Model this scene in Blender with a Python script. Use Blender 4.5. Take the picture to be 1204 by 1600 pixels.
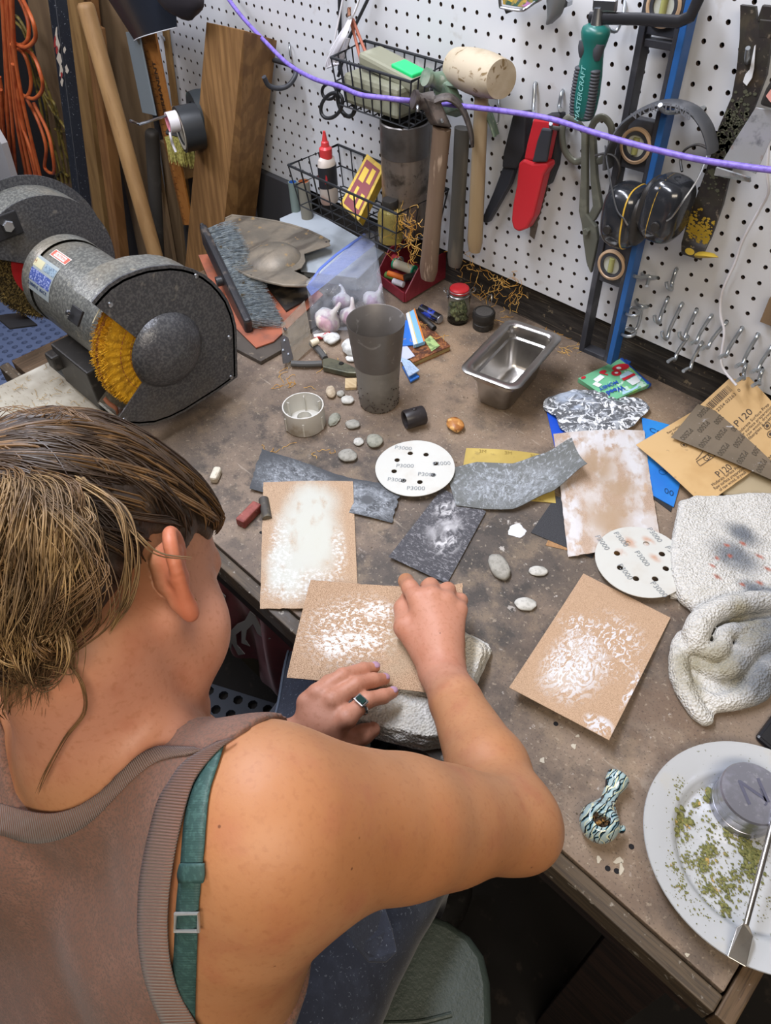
import bpy, bmesh, math, random
import numpy as np
from mathutils import Vector, Matrix, noise as mnoise
SC=bpy.context.scene; COL=SC.collection
for _o in list(bpy.data.objects): bpy.data.objects.remove(_o)
random.seed(7)
# ------------------------------------------------------------------ camera (world: bench top z=0, pegboard face y=0, metres)
FPX=1146.57
def _rod(r):
    r=np.array(r,float);t=np.linalg.norm(r);k=r/t;K=np.array([[0,-k[2],k[1]],[k[2],0,-k[0]],[-k[1],k[0],0]])
    return np.eye(3)+np.sin(t)*K+(1-np.cos(t))*K@K
CR=_rod([2.26330083,0.916533454,-0.388083753]); CC=np.array([0.4062,-1.0664,0.8344])
cd=bpy.data.cameras.new('camera'); cam=bpy.data.objects.new('camera',cd); COL.objects.link(cam)
cd.sensor_fit='HORIZONTAL'; cd.sensor_width=36; cd.lens=FPX/1204*36; cd.clip_start=.02; cd.clip_end=30
_m=Matrix([list(CR[0]),list(-CR[1]),list(-CR[2])]).transposed().to_4x4(); _m.translation=Vector(CC); cam.matrix_world=_m
SC.camera=cam
cd.dof.use_dof=False
SC.view_settings.view_transform='Standard'; SC.view_settings.look='None'; SC.view_settings.gamma=1
SC.view_settings.use_curve_mapping=False; SC.view_settings.exposure=0.3
def ray(u,v): return CR.T@np.array([(u-602)/FPX,(v-800)/FPX,1.])
def bz(u,v,z=0.): d=ray(u,v); return CC+d*(z-CC[2])/d[2]      # where a sight line meets the level z
def wy(u,v,y=0.): d=ray(u,v); return CC+d*(y-CC[1])/d[1]      # ... meets a plane parallel to the back wall
def dp(u,v,d): return CC+ray(u,v)*d
def wx(u,v,x=0.): d=ray(u,v); return CC+d*(x-CC[0])/d[0]
def pj(p): c=CR@(np.array(p,float)-CC); return 602+FPX*c[0]/c[2],800+FPX*c[1]/c[2],c[2]
# ------------------------------------------------------------------ colour and light
def lin(h,a=1.):
    if isinstance(h,(tuple,list)): return tuple(h)+((a,) if len(h)==3 else ())
    h=h.lstrip('#'); r=[int(h[i:i+2],16)/255 for i in (0,2,4)]
    return tuple((c/12.92 if c<=.04045 else ((c+.055)/1.055)**2.4) for c in r)+(a,)
W=bpy.data.worlds.new('world'); SC.world=W; W.use_nodes=True
W.node_tree.nodes['Background'].inputs[0].default_value=lin('#aeb6c8'); W.node_tree.nodes['Background'].inputs[1].default_value=.9
def area(name,loc,target,sx,sy,power,col):
    l=bpy.data.lights.new(name,'AREA'); l.shape='RECTANGLE'; l.size=sx; l.size_y=sy; l.energy=power; l.color=lin(col)[:3]
    o=bpy.data.objects.new(name,l); COL.objects.link(o); o.location=loc
    o.rotation_euler=(Vector(target)-Vector(loc)).to_track_quat('-Z','Y').to_euler(); return o
area('shop_lamp',(-.55,-.55,1.5),(-.3,-.35,0),1.2,.16,26,'#eef2ff')
area('ceiling_lamp',(.9,-1.5,1.55),(.1,-.6,0),1.3,.5,24,'#fff0dc')
area('ceiling_lamp',(-1.7,-1.2,1.5),(-1.2,-.1,0),1.0,.4,16,'#f4f4ff')
# ------------------------------------------------------------------ materials
def _n(nt,t,**kw):
    n=nt.nodes.new(t)
    for k,v in kw.items(): setattr(n,k,v)
    return n
def _tex(nt,kind,scale,detail,stretch,coord,rot=(0,0,0),dist=0,rough=.55,loc=(0,0,0)):
    tc=_n(nt,'ShaderNodeTexCoord'); mp=_n(nt,'ShaderNodeMapping')
    nt.links.new(tc.outputs[coord],mp.inputs[0]); mp.inputs['Scale'].default_value=stretch; mp.inputs['Rotation'].default_value=rot; mp.inputs['Location'].default_value=loc
    if kind=='noise':
        t=_n(nt,'ShaderNodeTexNoise'); t.inputs['Scale'].default_value=scale; t.inputs['Detail'].default_value=detail
        t.inputs['Roughness'].default_value=rough; t.inputs['Distortion'].default_value=dist; out=t.outputs[0]
    elif kind in('voronoi','cells'):
        t=_n(nt,'ShaderNodeTexVoronoi'); t.inputs['Scale'].default_value=scale; out=t.outputs['Distance']
        if kind=='cells': out=t.outputs['Color']
    elif kind=='edge':
        t=_n(nt,'ShaderNodeTexVoronoi'); t.feature='DISTANCE_TO_EDGE'; t.inputs['Scale'].default_value=scale; out=t.outputs['Distance']
    elif kind=='wave':
        t=_n(nt,'ShaderNodeTexWave'); t.inputs['Scale'].default_value=scale; t.inputs['Distortion'].default_value=dist; t.inputs['Detail'].default_value=detail
        t.inputs['Detail Scale'].default_value=1.5; out=t.outputs['Fac']
    nt.links.new(mp.outputs[0],t.inputs['Vector'])
    return out
def _ramp(nt,src,lo,hi):
    r=_n(nt,'ShaderNodeMapRange'); r.interpolation_type='SMOOTHSTEP'; nt.links.new(src,r.inputs[0])
    if lo<=hi: r.inputs[1].default_value=lo; r.inputs[2].default_value=hi
    else:
        r.inputs[1].default_value=hi; r.inputs[2].default_value=lo; r.inputs[3].default_value=1; r.inputs[4].default_value=0
    return r.outputs[0]
def _math(nt,op,a,b=None):
    m=_n(nt,'ShaderNodeMath',operation=op)
    for i,x in enumerate((a,b)):
        if x is None: continue
        if hasattr(x,'links'): nt.links.new(x,m.inputs[i])
        else: m.inputs[i].default_value=x
    return m.outputs[0]
def _blob(nt,spec,coord):
    # spec: (cx,cy,rx,ry,edge[,angle]) in the given coordinates; union over several; noisy outline
    tc=_n(nt,'ShaderNodeTexCoord'); nz=_n(nt,'ShaderNodeTexNoise'); nz.inputs['Scale'].default_value=spec.get('nscale',6); nz.inputs['Detail'].default_value=4
    nt.links.new(tc.outputs[coord],nz.inputs['Vector'])
    add=_n(nt,'ShaderNodeVectorMath',operation='MULTIPLY_ADD'); nt.links.new(nz.outputs['Color'],add.inputs[0]); w=spec.get('warp',.15)
    add.inputs[1].default_value=(w,w,0); nt.links.new(tc.outputs[coord],add.inputs[2])
    tot=None
    for b in spec['b']:
        cx,cy,rx,ry=b[:4]; e=b[4] if len(b)>4 else .5; ang=b[5] if len(b)>5 else 0
        mp=_n(nt,'ShaderNodeMapping',vector_type='TEXTURE'); mp.inputs['Location'].default_value=(cx+w/2,cy+w/2,0); mp.inputs['Rotation'].default_value=(0,0,ang)
        mp.inputs['Scale'].default_value=(rx,ry,1e6); nt.links.new(add.outputs[0],mp.inputs[0])
        ln=_n(nt,'ShaderNodeVectorMath',operation='LENGTH'); nt.links.new(mp.outputs[0],ln.inputs[0])
        m=_ramp(nt,ln.outputs['Value'],1+e*.5,max(0,1-e))
        tot=m if tot is None else _math(nt,'MAXIMUM',tot,m)
    return tot
MATS={}
def mat(name,c,rough=.6,metal=0.,layers=(),bump=(),coord='Object',alpha=None,trans=0,ior=1.45,coat=0,sss=0,sheen=0,emit=None,spec=None,aniso=0):
    if name in MATS: return MATS[name]
    m=bpy.data.materials.new(name); m.use_nodes=True; nt=m.node_tree; b=nt.nodes['Principled BSDF']; MATS[name]=m
    b.inputs['Base Color'].default_value=lin(c); b.inputs['Roughness'].default_value=rough; b.inputs['Metallic'].default_value=metal
    if alpha is not None: b.inputs['Alpha'].default_value=alpha
    b.inputs['Transmission Weight'].default_value=trans; b.inputs['IOR'].default_value=ior; b.inputs['Coat Weight'].default_value=coat
    if sss: b.inputs['Subsurface Weight'].default_value=sss; b.inputs['Subsurface Radius'].default_value=(.012,.005,.003); b.inputs['Subsurface Scale'].default_value=.6
    if sheen: b.inputs['Sheen Weight'].default_value=sheen
    if spec is not None: b.inputs['Specular IOR Level'].default_value=spec
    if emit: b.inputs['Emission Color'].default_value=lin(emit[0]); b.inputs['Emission Strength'].default_value=emit[1]
    cur=None
    for L in layers:
        k=L.get('k','noise'); co=L.get('coord',coord)
        fac=None
        if k not in('blob','attr'):
            fac=_ramp(nt,_tex(nt,k,L.get('s',10),L.get('d',4),L.get('st',(1,1,1)),co,L.get('rot',(0,0,0)),L.get('dist',0),L.get('r',.55),L.get('loc',(0,0,0))),L.get('lo',.4),L.get('hi',.6))
        if k=='attr':
            at=_n(nt,'ShaderNodeAttribute'); at.attribute_name=L['name']; fac=at.outputs['Fac']
        if 'b' in L:
            mb=_blob(nt,L,L.get('bcoord',co)); fac=mb if fac is None else _math(nt,'MULTIPLY',fac,mb)
        fac=_math(nt,'MULTIPLY',fac,L.get('a',1.))
        mx=_n(nt,'ShaderNodeMix',data_type='RGBA'); nt.links.new(fac,mx.inputs[0])
        if cur is None: mx.inputs[6].default_value=lin(c)
        else: nt.links.new(cur,mx.inputs[6])
        mx.inputs[7].default_value=lin(L['c']); cur=mx.outputs[2]
        if 'rough' in L:
            rm=_n(nt,'ShaderNodeMix',data_type='FLOAT'); nt.links.new(fac,rm.inputs[0])
            src=b.inputs['Roughness'].links[0].from_socket if b.inputs['Roughness'].links else None
            if src: nt.links.new(src,rm.inputs[2])
            else: rm.inputs[2].default_value=rough
            rm.inputs[3].default_value=L['rough']; nt.links.new(rm.outputs[0],b.inputs['Roughness'])
    if cur is not None: nt.links.new(cur,b.inputs['Base Color'])
    prev=None
    for B in bump:
        src=_tex(nt,B.get('k','noise'),B.get('s',50),B.get('d',3),B.get('st',(1,1,1)),B.get('coord',coord),B.get('rot',(0,0,0)),B.get('dist',0))
        if 'lo' in B: src=_ramp(nt,src,B['lo'],B['hi'])
        bn=_n(nt,'ShaderNodeBump'); bn.inputs['Strength'].default_value=B.get('a',.3); bn.inputs['Distance'].default_value=B.get('dist_m',.001)
        nt.links.new(src,bn.inputs['Height'])
        if prev is not None: nt.links.new(prev,bn.inputs['Normal'])
        prev=bn.outputs[0]
    if prev is not None: nt.links.new(prev,b.inputs['Normal'])
    return m
def clearfilm(name,tint,alpha,rough=.12):   # thin clear plastic film
    if name in MATS: return MATS[name]
    m=bpy.data.materials.new(name); m.use_nodes=True; nt=m.node_tree; nt.nodes.clear(); MATS[name]=m
    o=_n(nt,'ShaderNodeOutputMaterial'); t=_n(nt,'ShaderNodeBsdfTransparent'); t.inputs[0].default_value=lin(tint)
    g=_n(nt,'ShaderNodeBsdfPrincipled'); g.inputs['Base Color'].default_value=lin(tint); g.inputs['Roughness'].default_value=rough; g.inputs['Coat Weight'].default_value=.6
    fr=_n(nt,'ShaderNodeLayerWeight'); fr.inputs[0].default_value=.35
    f=_math(nt,'ADD',_math(nt,'MULTIPLY',fr.outputs['Facing'],.35),alpha); nz=_ramp(nt,_tex(nt,'noise',60,2,(1,1,1),'Object',dist=1.5),.45,.6)
    bn=_n(nt,'ShaderNodeBump'); bn.inputs['Strength'].default_value=.5; bn.inputs['Distance'].default_value=.0015; nt.links.new(nz,bn.inputs['Height']); nt.links.new(bn.outputs[0],g.inputs['Normal'])
    mx=_n(nt,'ShaderNodeMixShader'); nt.links.new(f,mx.inputs[0]); nt.links.new(t.outputs[0],mx.inputs[1]); nt.links.new(g.outputs[0],mx.inputs[2]); nt.links.new(mx.outputs[0],o.inputs[0])
    return m
# ------------------------------------------------------------------ mesh builder
def V3(p): return np.array(p,float)
def unit(a): a=V3(a); return a/(np.linalg.norm(a)+1e-12)
def frame(axis,up=(0,0,1)):
    a=unit(axis); u=V3(up)
    if abs(a@unit(u))>.98: u=V3((1,0,0))
    x=unit(np.cross(u,a)); y=np.cross(a,x); return x,y,a
def smooth_path(pts,n=8,closed=False):
    P=[V3(p) for p in pts]; out=[]; N=len(P); rng=range(N if closed else N-1)
    for i in rng:
        p0=P[(i-1)%N] if (closed or i>0) else 2*P[0]-P[1]; p1=P[i]; p2=P[(i+1)%N]; p3=P[(i+2)%N] if (closed or i<N-2) else 2*P[-1]-P[-2]
        for k in range(n):
            t=k/n; out.append(.5*((2*p1)+(-p0+p2)*t+(2*p0-5*p1+4*p2-p3)*t*t+(-p0+3*p1-3*p2+p3)*t**3))
    if not closed: out.append(P[-1])
    return out
class MB:
    def __init__(s): s.v=[]; s.f=[]; s.uv=[]; s.mi=[]
    def add(s,vs,fs,uv=None,mi=0):
        n=len(s.v); s.v+=[tuple(map(float,p)) for p in vs]; s.f+=[tuple(i+n for i in f) for f in fs]; s.mi+=[mi]*len(fs)
        s.uv+=(uv if uv is not None else [(0,0)]*len(vs)); return s
    def box(s,c,size,ax=None,mi=0):
        c=V3(c); h=V3(size)/2; A=np.eye(3) if ax is None else np.array([unit(a) for a in ax])
        vs=[c+A[0]*h[0]*x+A[1]*h[1]*y+A[2]*h[2]*z for x in(-1,1) for y in(-1,1) for z in(-1,1)]
        return s.add(vs,[(0,1,3,2),(4,6,7,5),(0,4,5,1),(2,3,7,6),(0,2,6,4),(1,5,7,3)],mi=mi)
    def tube(s,pts,r,seg=8,cap=True,closed=False,flat=1.,up=(0,0,1),mi=0):
        P=[V3(p) for p in pts]; N=len(P); rr=r if hasattr(r,'__len__') else [r]*N
        vs=[];fs=[]; pu=None
        for i in range(N):
            a=P[(i+1)%N]-P[i-1] if closed else (P[min(i+1,N-1)]-P[max(i-1,0)])
            a=unit(a)
            if pu is None: x,y,_=frame(a,up)
            else:
                x=pu-a*(pu@a); x=unit(x); y=np.cross(a,x)
            pu=x
            for k in range(seg):
                t=2*math.pi*k/seg; vs.append(P[i]+rr[i]*(math.cos(t)*x+math.sin(t)*y*flat))
        M=N if closed else N-1
        for i in range(M):
            for k in range(seg):
                a0=i*seg+k;a1=i*seg+(k+1)%seg;b0=((i+1)%N)*seg+k;b1=((i+1)%N)*seg+(k+1)%seg; fs.append((a0,a1,b1,b0))
        if cap and not closed: fs.append(tuple(range(seg))[::-1]); fs.append(tuple((N-1)*seg+k for k in range(seg)))
        return s.add(vs,fs,mi=mi)
    def lathe(s,prof,o,axis=(0,0,1),seg=32,up=(1,0,0),cap=False,arc=None,mi=0,sc=(1,1)):
        x,y,a=frame(axis,up if abs(unit(axis)@unit(V3(up)))<.98 else (0,1,0)); o=V3(o); vs=[];fs=[]; n=seg if arc is None else seg+1
        for r,h in prof:
            for k in range(n):
                t=2*math.pi*k/seg if arc is None else arc[0]+(arc[1]-arc[0])*k/seg
                vs.append(o+a*h+r*(math.cos(t)*x*sc[0]+math.sin(t)*y*sc[1]))
        for i in range(len(prof)-1):
            for k in range(seg):
                k2=(k+1)%n; fs.append((i*n+k,i*n+k2,(i+1)*n+k2,(i+1)*n+k))
        if cap: fs.append(tuple(range(n))[::-1]); fs.append(tuple((len(prof)-1)*n+k for k in range(n)))
        return s.add(vs,fs,mi=mi)
    def cyl(s,a,b,r,seg=24,r2=None,mi=0):
        a=V3(a);b=V3(b); return s.lathe([(r,0),(r if r2 is None else r2,np.linalg.norm(b-a))],a,b-a,seg,cap=True,mi=mi)
    def prism(s,poly,ext,mi=0,holes=None):
        P=[V3(p) for p in poly]; n=len(P); e=V3(ext); vs=P+[p+e for p in P]
        fs=[tuple(range(n))[::-1],tuple(range(n,2*n))]+[(i,(i+1)%n,n+(i+1)%n,n+i) for i in range(n)]
        return s.add(vs,fs,mi=mi)
    def blob(s,c,r,ax=None,seed=0,amp=.12,freq=1.3,n=3,flat=0,mi=0):
        bm=bmesh.new(); bmesh.ops.create_icosphere(bm,subdivisions=n,radius=1); r=V3(r) if hasattr(r,'__len__') else V3((r,r,r)); A=np.eye(3) if ax is None else np.array([unit(a) for a in ax])
        off=Vector((seed*3.7,seed*1.3,seed*7.1)); vs=[]
        for v in bm.verts:
            d=V3(v.co); k=1+amp*mnoise.noise(v.co*freq+off)+amp*.4*mnoise.noise(v.co*freq*3+off); q=d*k*r
            vs.append(V3(c)+A.T@q)
        s.add(vs,[tuple(v.index for v in f.verts) for f in bm.faces],mi=mi); bm.free(); return s
    def sheet(s,fn,nu,nv,th=.0,mi=0):
        vs=[];uv=[];fs=[]; sg=1
        P=np.array([[fn(i/nu,j/nv) for j in range(nv+1)] for i in range(nu+1)])
        if th:
            du=np.gradient(P,axis=0);dv=np.gradient(P,axis=1);N=np.cross(du,dv);N/=np.linalg.norm(N,axis=2,keepdims=True)+1e-12; N*=(1 if N[...,2].mean()>0 else -1)
        for s_ in ((0,1) if th else (0,)):
            for i in range(nu+1):
                for j in range(nv+1): vs.append(P[i,j]-(N[i,j]*th if s_ else 0)); uv.append((i/nu,j/nv))
        w=nv+1; K=(nu+1)*w
        for i in range(nu):
            for j in range(nv):
                q=(i*w+j,(i+1)*w+j,(i+1)*w+j+1,i*w+j+1); fs.append(q)
                if th: fs.append(tuple(K+k for k in q[::-1]))
        if th:
            ring=[i*w for i in range(nu+1)]+[nu*w+j for j in range(1,nv+1)]+[i*w+nv for i in range(nu-1,-1,-1)]+[j for j in range(nv-1,0,-1)]
            for a,b in zip(ring,ring[1:]+ring[:1]): fs.append((b,a,K+a,K+b))
        return s.add(vs,fs,uv,mi=mi)
def build(name,mb,m,parent=None,smooth=35,bevel=0,sub=0,origin=None,solid=0,raw=False):
    me=bpy.data.meshes.new(name); v=np.array(mb.v)
    if parent is not None: o0=V3(WORLD[parent.name])
    elif origin is not None: o0=V3(origin)
    else: o0=V3(((v[:,0].min()+v[:,0].max())/2,(v[:,1].min()+v[:,1].max())/2,v[:,2].min()))
    me.from_pydata((v-o0).tolist(),[],mb.f); me.update()
    ul=me.uv_layers.new(name='UVMap'); li=np.empty(len(me.loops),int); me.loops.foreach_get('vertex_index',li)
    ul.data.foreach_set('uv',np.array(mb.uv,float)[li].ravel())
    ms=m if isinstance(m,(list,tuple)) else [m]
    for q in ms: me.materials.append(q)
    if len(ms)>1: me.polygons.foreach_set('material_index',mb.mi)
    if not raw:
        bm=bmesh.new(); bm.from_mesh(me); bmesh.ops.recalc_face_normals(bm,faces=bm.faces); bm.to_mesh(me); bm.free()
    if smooth:
        me.polygons.foreach_set('use_smooth',[True]*len(me.polygons)); me.set_sharp_from_angle(angle=math.radians(smooth))
    o=bpy.data.objects.new(name,me); COL.objects.link(o)
    if parent is not None:
        o.parent=parent; WORLD[o.name]=tuple(o0)
    else: o.location=o0; WORLD[o.name]=tuple(o0)
    if bevel:
        md=o.modifiers.new('bevel','BEVEL'); md.width=bevel; md.segments=2; md.limit_method='ANGLE'; md.angle_limit=math.radians(40)
    if solid:
        md=o.modifiers.new('solid','SOLIDIFY'); md.thickness=solid; md.offset=0
    if sub:
        md=o.modifiers.new('sub','SUBSURF'); md.levels=sub; md.render_levels=sub
    return o
WORLD={}
def thing(name,label,cat,loc,group=None):
    o=bpy.data.objects.new(name,None); o.empty_display_size=.02; COL.objects.link(o); o.location=Vector(loc); WORLD[o.name]=tuple(map(float,loc))
    return tag(o,label,cat,group)
def tag(o,label=None,cat=None,group=None,kind=None):
    if label: o['label']=label
    if cat: o['category']=cat
    if group: o['group']=group
    if kind: o['kind']=kind
    return o
def lettering(txt,size,place,m,parent,name='lettering',align='CENTER',bold=0,lines=1.,shear=0,ext=0):
    """writing: text outlines turned into a mesh; place(x,y) maps the text plane onto the surface"""
    cu=bpy.data.curves.new(name,'FONT'); cu.body=txt; cu.size=size; cu.align_x=align; cu.align_y='CENTER'; cu.offset=bold; cu.space_line=lines; cu.shear=shear; cu.resolution_u=3
    t=bpy.data.objects.new(name,cu); COL.objects.link(t); bpy.context.view_layer.update()
    me=bpy.data.meshes.new_from_object(t.evaluated_get(bpy.context.evaluated_depsgraph_get())); bpy.data.objects.remove(t); bpy.data.curves.remove(cu)
    mb=MB(); mb.add([place(v.co.x,v.co.y) for v in me.vertices],[tuple(p.vertices) for p in me.polygons]); bpy.data.meshes.remove(me)
    return build(name,mb,m,parent,smooth=0,raw=True)
def planar(o,ex,ey,off=.0006):
    o=V3(o);ex=unit(ex);ey=unit(ey);n=np.cross(ex,ey)
    return lambda x,y:o+ex*x+ey*y+n*off
# ================================================================== SETTING
HS=.0254
m_peg=mat('painted_hardboard','#c3c5c8',.45,layers=[dict(s=3,d=3,lo=.45,hi=.7,c='#b8b9bb'),dict(s=25,d=5,lo=.62,hi=.72,c='#a59f98',a=.4)])
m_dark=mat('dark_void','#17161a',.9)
m_wall=mat('plaster_grey','#8f8c88',.9,layers=[dict(s=2,c='#7b7774')])
m_conc=mat('concrete_floor','#1f1c1a',.9,layers=[dict(s=4,c='#171514'),dict(s=30,lo=.6,hi=.75,c='#332d28')])
def struct(name,mb,m,**k): o=build(name,mb,m,smooth=0,**k); return tag(o,kind='structure')
struct('floor',MB().box((-.6,-1.2,-.92),(6.2,4.4,.04)),m_conc)
struct('ceiling',MB().box((-.6,-1.2,1.68),(6.2,4.4,.04)),mat('ceiling_white','#c9c8c4',.9))
struct('wall_back',MB().box((-.6,.08,.38),(6.2,.04,2.6)),m_wall)
struct('wall_left',MB().box((-3.6,-1.2,.38),(.04,4.4,2.6)),m_wall)
struct('wall_right',MB().box((2.4,-1.2,.38),(.04,4.4,2.6)),m_wall)
struct('wall_front',MB().box((-.6,-3.3,.38),(6.2,.04,2.6)),m_wall)
# pegboard with real holes on the one inch grid
peg=thing('pegboard','off-white perforated pegboard panel mounted on the wall behind the workbench','pegboard',(-.4,0,.079))
mb=MB(); I0,I1=-60,26; J0,J1=-5,32; Z0=.2224; K=10; rh=.0034
ang=[math.pi/4+2*math.pi*k/12 for k in range(12)]
for i in range(I0,I1):
    for j in range(J0,J1):
        x=i*HS;z=Z0+j*HS;h=HS/2
        if not (250>pj((x,0,z))[0]>-400) and not(-60<pj((x,0,z))[0]<2100 and -420<pj((x,0,z))[1]<1100):
            mb.add([(x-h,0,z-h),(x+h,0,z-h),(x+h,0,z+h),(x-h,0,z+h)],[(0,1,2,3)]); continue
        sq=[(h,h),(0,h)  ,(-h,h),(-h,0),(-h,-h),(0,-h),(h,-h),(h,0)]
        vs=[(x+a,0,z+b) for a,b in sq]+[(x+rh*math.cos(math.pi/4+k*math.pi/4),0,z+rh*math.sin(math.pi/4+k*math.pi/4)) for k in range(8)]
        vs+=[(a,.006,c) for a,_,c in vs[8:]]
        mb.add(vs,[(k,(k+1)%8,8+(k+1)%8,8+k) for k in range(8)]); mb.add(vs[8:],[(k,(k+1)%8,8+(k+1)%8,8+k) for k in range(8)],mi=1)
x0=(I0-.5)*HS;x1=(I1-.5)*HS;z0=Z0+(J0-.5)*HS;z1=Z0+(J1-.5)*HS
for a,b in (((x0,z0),(x1,z0)),((x1,z0),(x1,z1)),((x0,z1),(x0,z0))): mb.add([(a[0],0,a[1]),(b[0],0,b[1]),(b[0],.006,b[1]),(a[0],.006,a[1])],[(0,1,2,3)])
build('perforated_face',mb,[m_peg,mat('raw_hardboard_edge','#3a2e26',.9)],peg,smooth=0,raw=True)
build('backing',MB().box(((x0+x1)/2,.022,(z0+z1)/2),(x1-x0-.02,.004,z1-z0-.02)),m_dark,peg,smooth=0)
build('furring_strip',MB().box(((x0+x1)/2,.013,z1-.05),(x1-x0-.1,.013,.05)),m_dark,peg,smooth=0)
m_oldwood=mat('black_stained_plank','#34302c',.75,layers=[dict(s=14,st=(1,8,10),d=6,c='#211e1c'),dict(s=22,st=(.6,9,14),d=5,lo=.6,hi=.68,c='#5c5348',a=.7),dict(s=60,d=4,lo=.64,hi=.7,c='#8a7d66',a=.5)],bump=[dict(s=20,st=(1,8,12),a=.5,dist_m=.002)])
struct('trim_1',MB().box((-.4,.035,.03),(2.1,.026,.13)),m_oldwood,bevel=.002)
# ================================================================== WORKBENCH
X0,X1,Y0=-.947,.547,-.784
def _wb(l): return [(x+.2,y+.4)+tuple(r) for x,y,*r in l]
m_top=mat('hardboard_top','#857464',.62,layers=[
  dict(s=5,d=9,r=.65,lo=.38,hi=.62,c='#6a5c50'),
  dict(s=2.2,d=5,lo=.35,hi=.6,c='#9a8166',a=.8,b=_wb([(-.22,-.2,.34,.17,.8),(.0,-.14,.4,.1,.8)]),warp=.1,nscale=6),
  dict(s=11,d=9,r=.7,lo=.50,hi=.64,c='#4a423c',a=.6),
  dict(s=3,d=7,r=.65,lo=.40,hi=.56,c='#423e3b',a=.85,b=_wb([(-.02,-.50,.42,.17,.9,0),(-.25,-.62,.34,.16,.8),(.15,-.6,.2,.12,.8)]),warp=.12,nscale=5),
  dict(s=24,d=8,r=.7,lo=.50,hi=.60,c='#34312f',a=.7,b=_wb([(.06,-.53,.3,.18,.9),(-.25,-.6,.28,.16,.8),(-.4,-.55,.12,.2,.8)]),warp=.1,nscale=7),
  dict(s=17,d=8,r=.7,lo=.5,hi=.66,c='#96836b',a=.35),
  dict(s=10,d=8,r=.65,lo=.46,hi=.6,c='#6e5a4a',a=.6,b=_wb([(.4,-.5,.25,.3,.8),(-.5,-.35,.2,.12,.8)]),warp=.1),
  dict(s=150,d=4,lo=.60,hi=.68,c='#a89b88',a=.45),
  dict(s=380,d=2,lo=.58,hi=.68,c='#2f2a27',a=.5),
  dict(s=55,d=6,r=.7,lo=.63,hi=.68,c='#c6c1ba',a=.65,b=_wb([(.28,-.62,.2,.17,.7),(-.22,-.62,.12,.1,.7),(.05,-.48,.25,.12,.7)]),warp=.05),
  dict(s=26,d=6,r=.7,lo=.6,hi=.68,c='#96897a',a=.6,b=_wb([(.3,-.62,.2,.15,.6)]),warp=.05),
  dict(s=7,st=(1,9,1),rot=(0,0,.7),d=5,lo=.66,hi=.69,c='#b9ad9c',a=.3)],
  bump=[dict(s=55,d=6,a=.35,dist_m=.001),dict(s=400,d=2,a=.15,dist_m=.0005)])
m_trim=mat('worn_edge_board','#564939',.6,layers=[dict(s=8,st=(1,14,14),d=6,lo=.35,hi=.65,c='#40362b'),dict(s=18,st=(1,22,14),d=5,lo=.5,hi=.62,c='#3a322a',a=.7),
  dict(s=14,d=6,lo=.5,hi=.65,c='#58595a',a=.7,b=_wb([(-.1,-.77,.4,.03,.5)]),warp=.05),dict(s=90,d=4,lo=.62,hi=.7,c='#b6b1a6',a=.5),dict(s=9,lo=.6,hi=.75,c='#7a6246',a=.5)],bump=[dict(s=20,st=(1,14,14),a=.4,dist_m=.001)])
m_trimY=mat('worn_end_board','#634e3a',.6,layers=[dict(s=8,st=(14,1,14),d=6,lo=.35,hi=.65,c='#54432f'),dict(s=18,st=(22,1,14),d=5,lo=.5,hi=.62,c='#3a2c20',a=.7),dict(s=90,d=4,lo=.64,hi=.7,c='#b6b1a6',a=.4)])
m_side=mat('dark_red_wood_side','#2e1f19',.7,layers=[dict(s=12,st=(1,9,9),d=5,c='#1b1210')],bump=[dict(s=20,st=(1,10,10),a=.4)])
wb=thing('workbench','large worn wooden workbench with stained brown hardboard top','workbench',(-.2,-.4,-.9))
g=.0012
build('worktop',MB().box(((X0+.09+X1-.018)/2,(Y0+.021)/2+.012,-.0125),(X1-X0-.108-2*g,-Y0+.003-2*g,.025)),m_top,wb,smooth=0,bevel=.0015)
build('front_edge_board',MB().box(((X0+X1-.018)/2+.0,Y0+.0095,-.018),(X1-X0-.018,.019,.036)),m_trim,wb,smooth=0,bevel=.002)
build('end_edge_board',MB().box((X1-.009+g,Y0/2+.01,-.018),(.018,-Y0+.02,.036)),m_trimY,wb,smooth=0,bevel=.002)
build('end_plank',MB().box((X0+.044,Y0/2+.023,-.0126),(.087,-Y0-.005,.025)),m_trimY,wb,smooth=0,bevel=.0015)
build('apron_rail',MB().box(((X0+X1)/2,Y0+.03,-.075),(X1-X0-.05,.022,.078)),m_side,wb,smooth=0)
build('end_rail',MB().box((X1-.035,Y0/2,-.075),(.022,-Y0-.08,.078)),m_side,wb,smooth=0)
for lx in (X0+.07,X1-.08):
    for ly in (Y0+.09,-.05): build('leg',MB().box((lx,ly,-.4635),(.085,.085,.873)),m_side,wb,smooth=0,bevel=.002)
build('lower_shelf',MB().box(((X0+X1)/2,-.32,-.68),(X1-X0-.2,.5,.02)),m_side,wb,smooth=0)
build('stretcher',MB().box((.3,Y0+.21,-.55),(.5,.04,.06)),mat('stretcher_wood','#3d2417',.65,layers=[dict(s=10,st=(1,10,10),d=5,c='#23140e')]),wb,smooth=0,bevel=.002)
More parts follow.
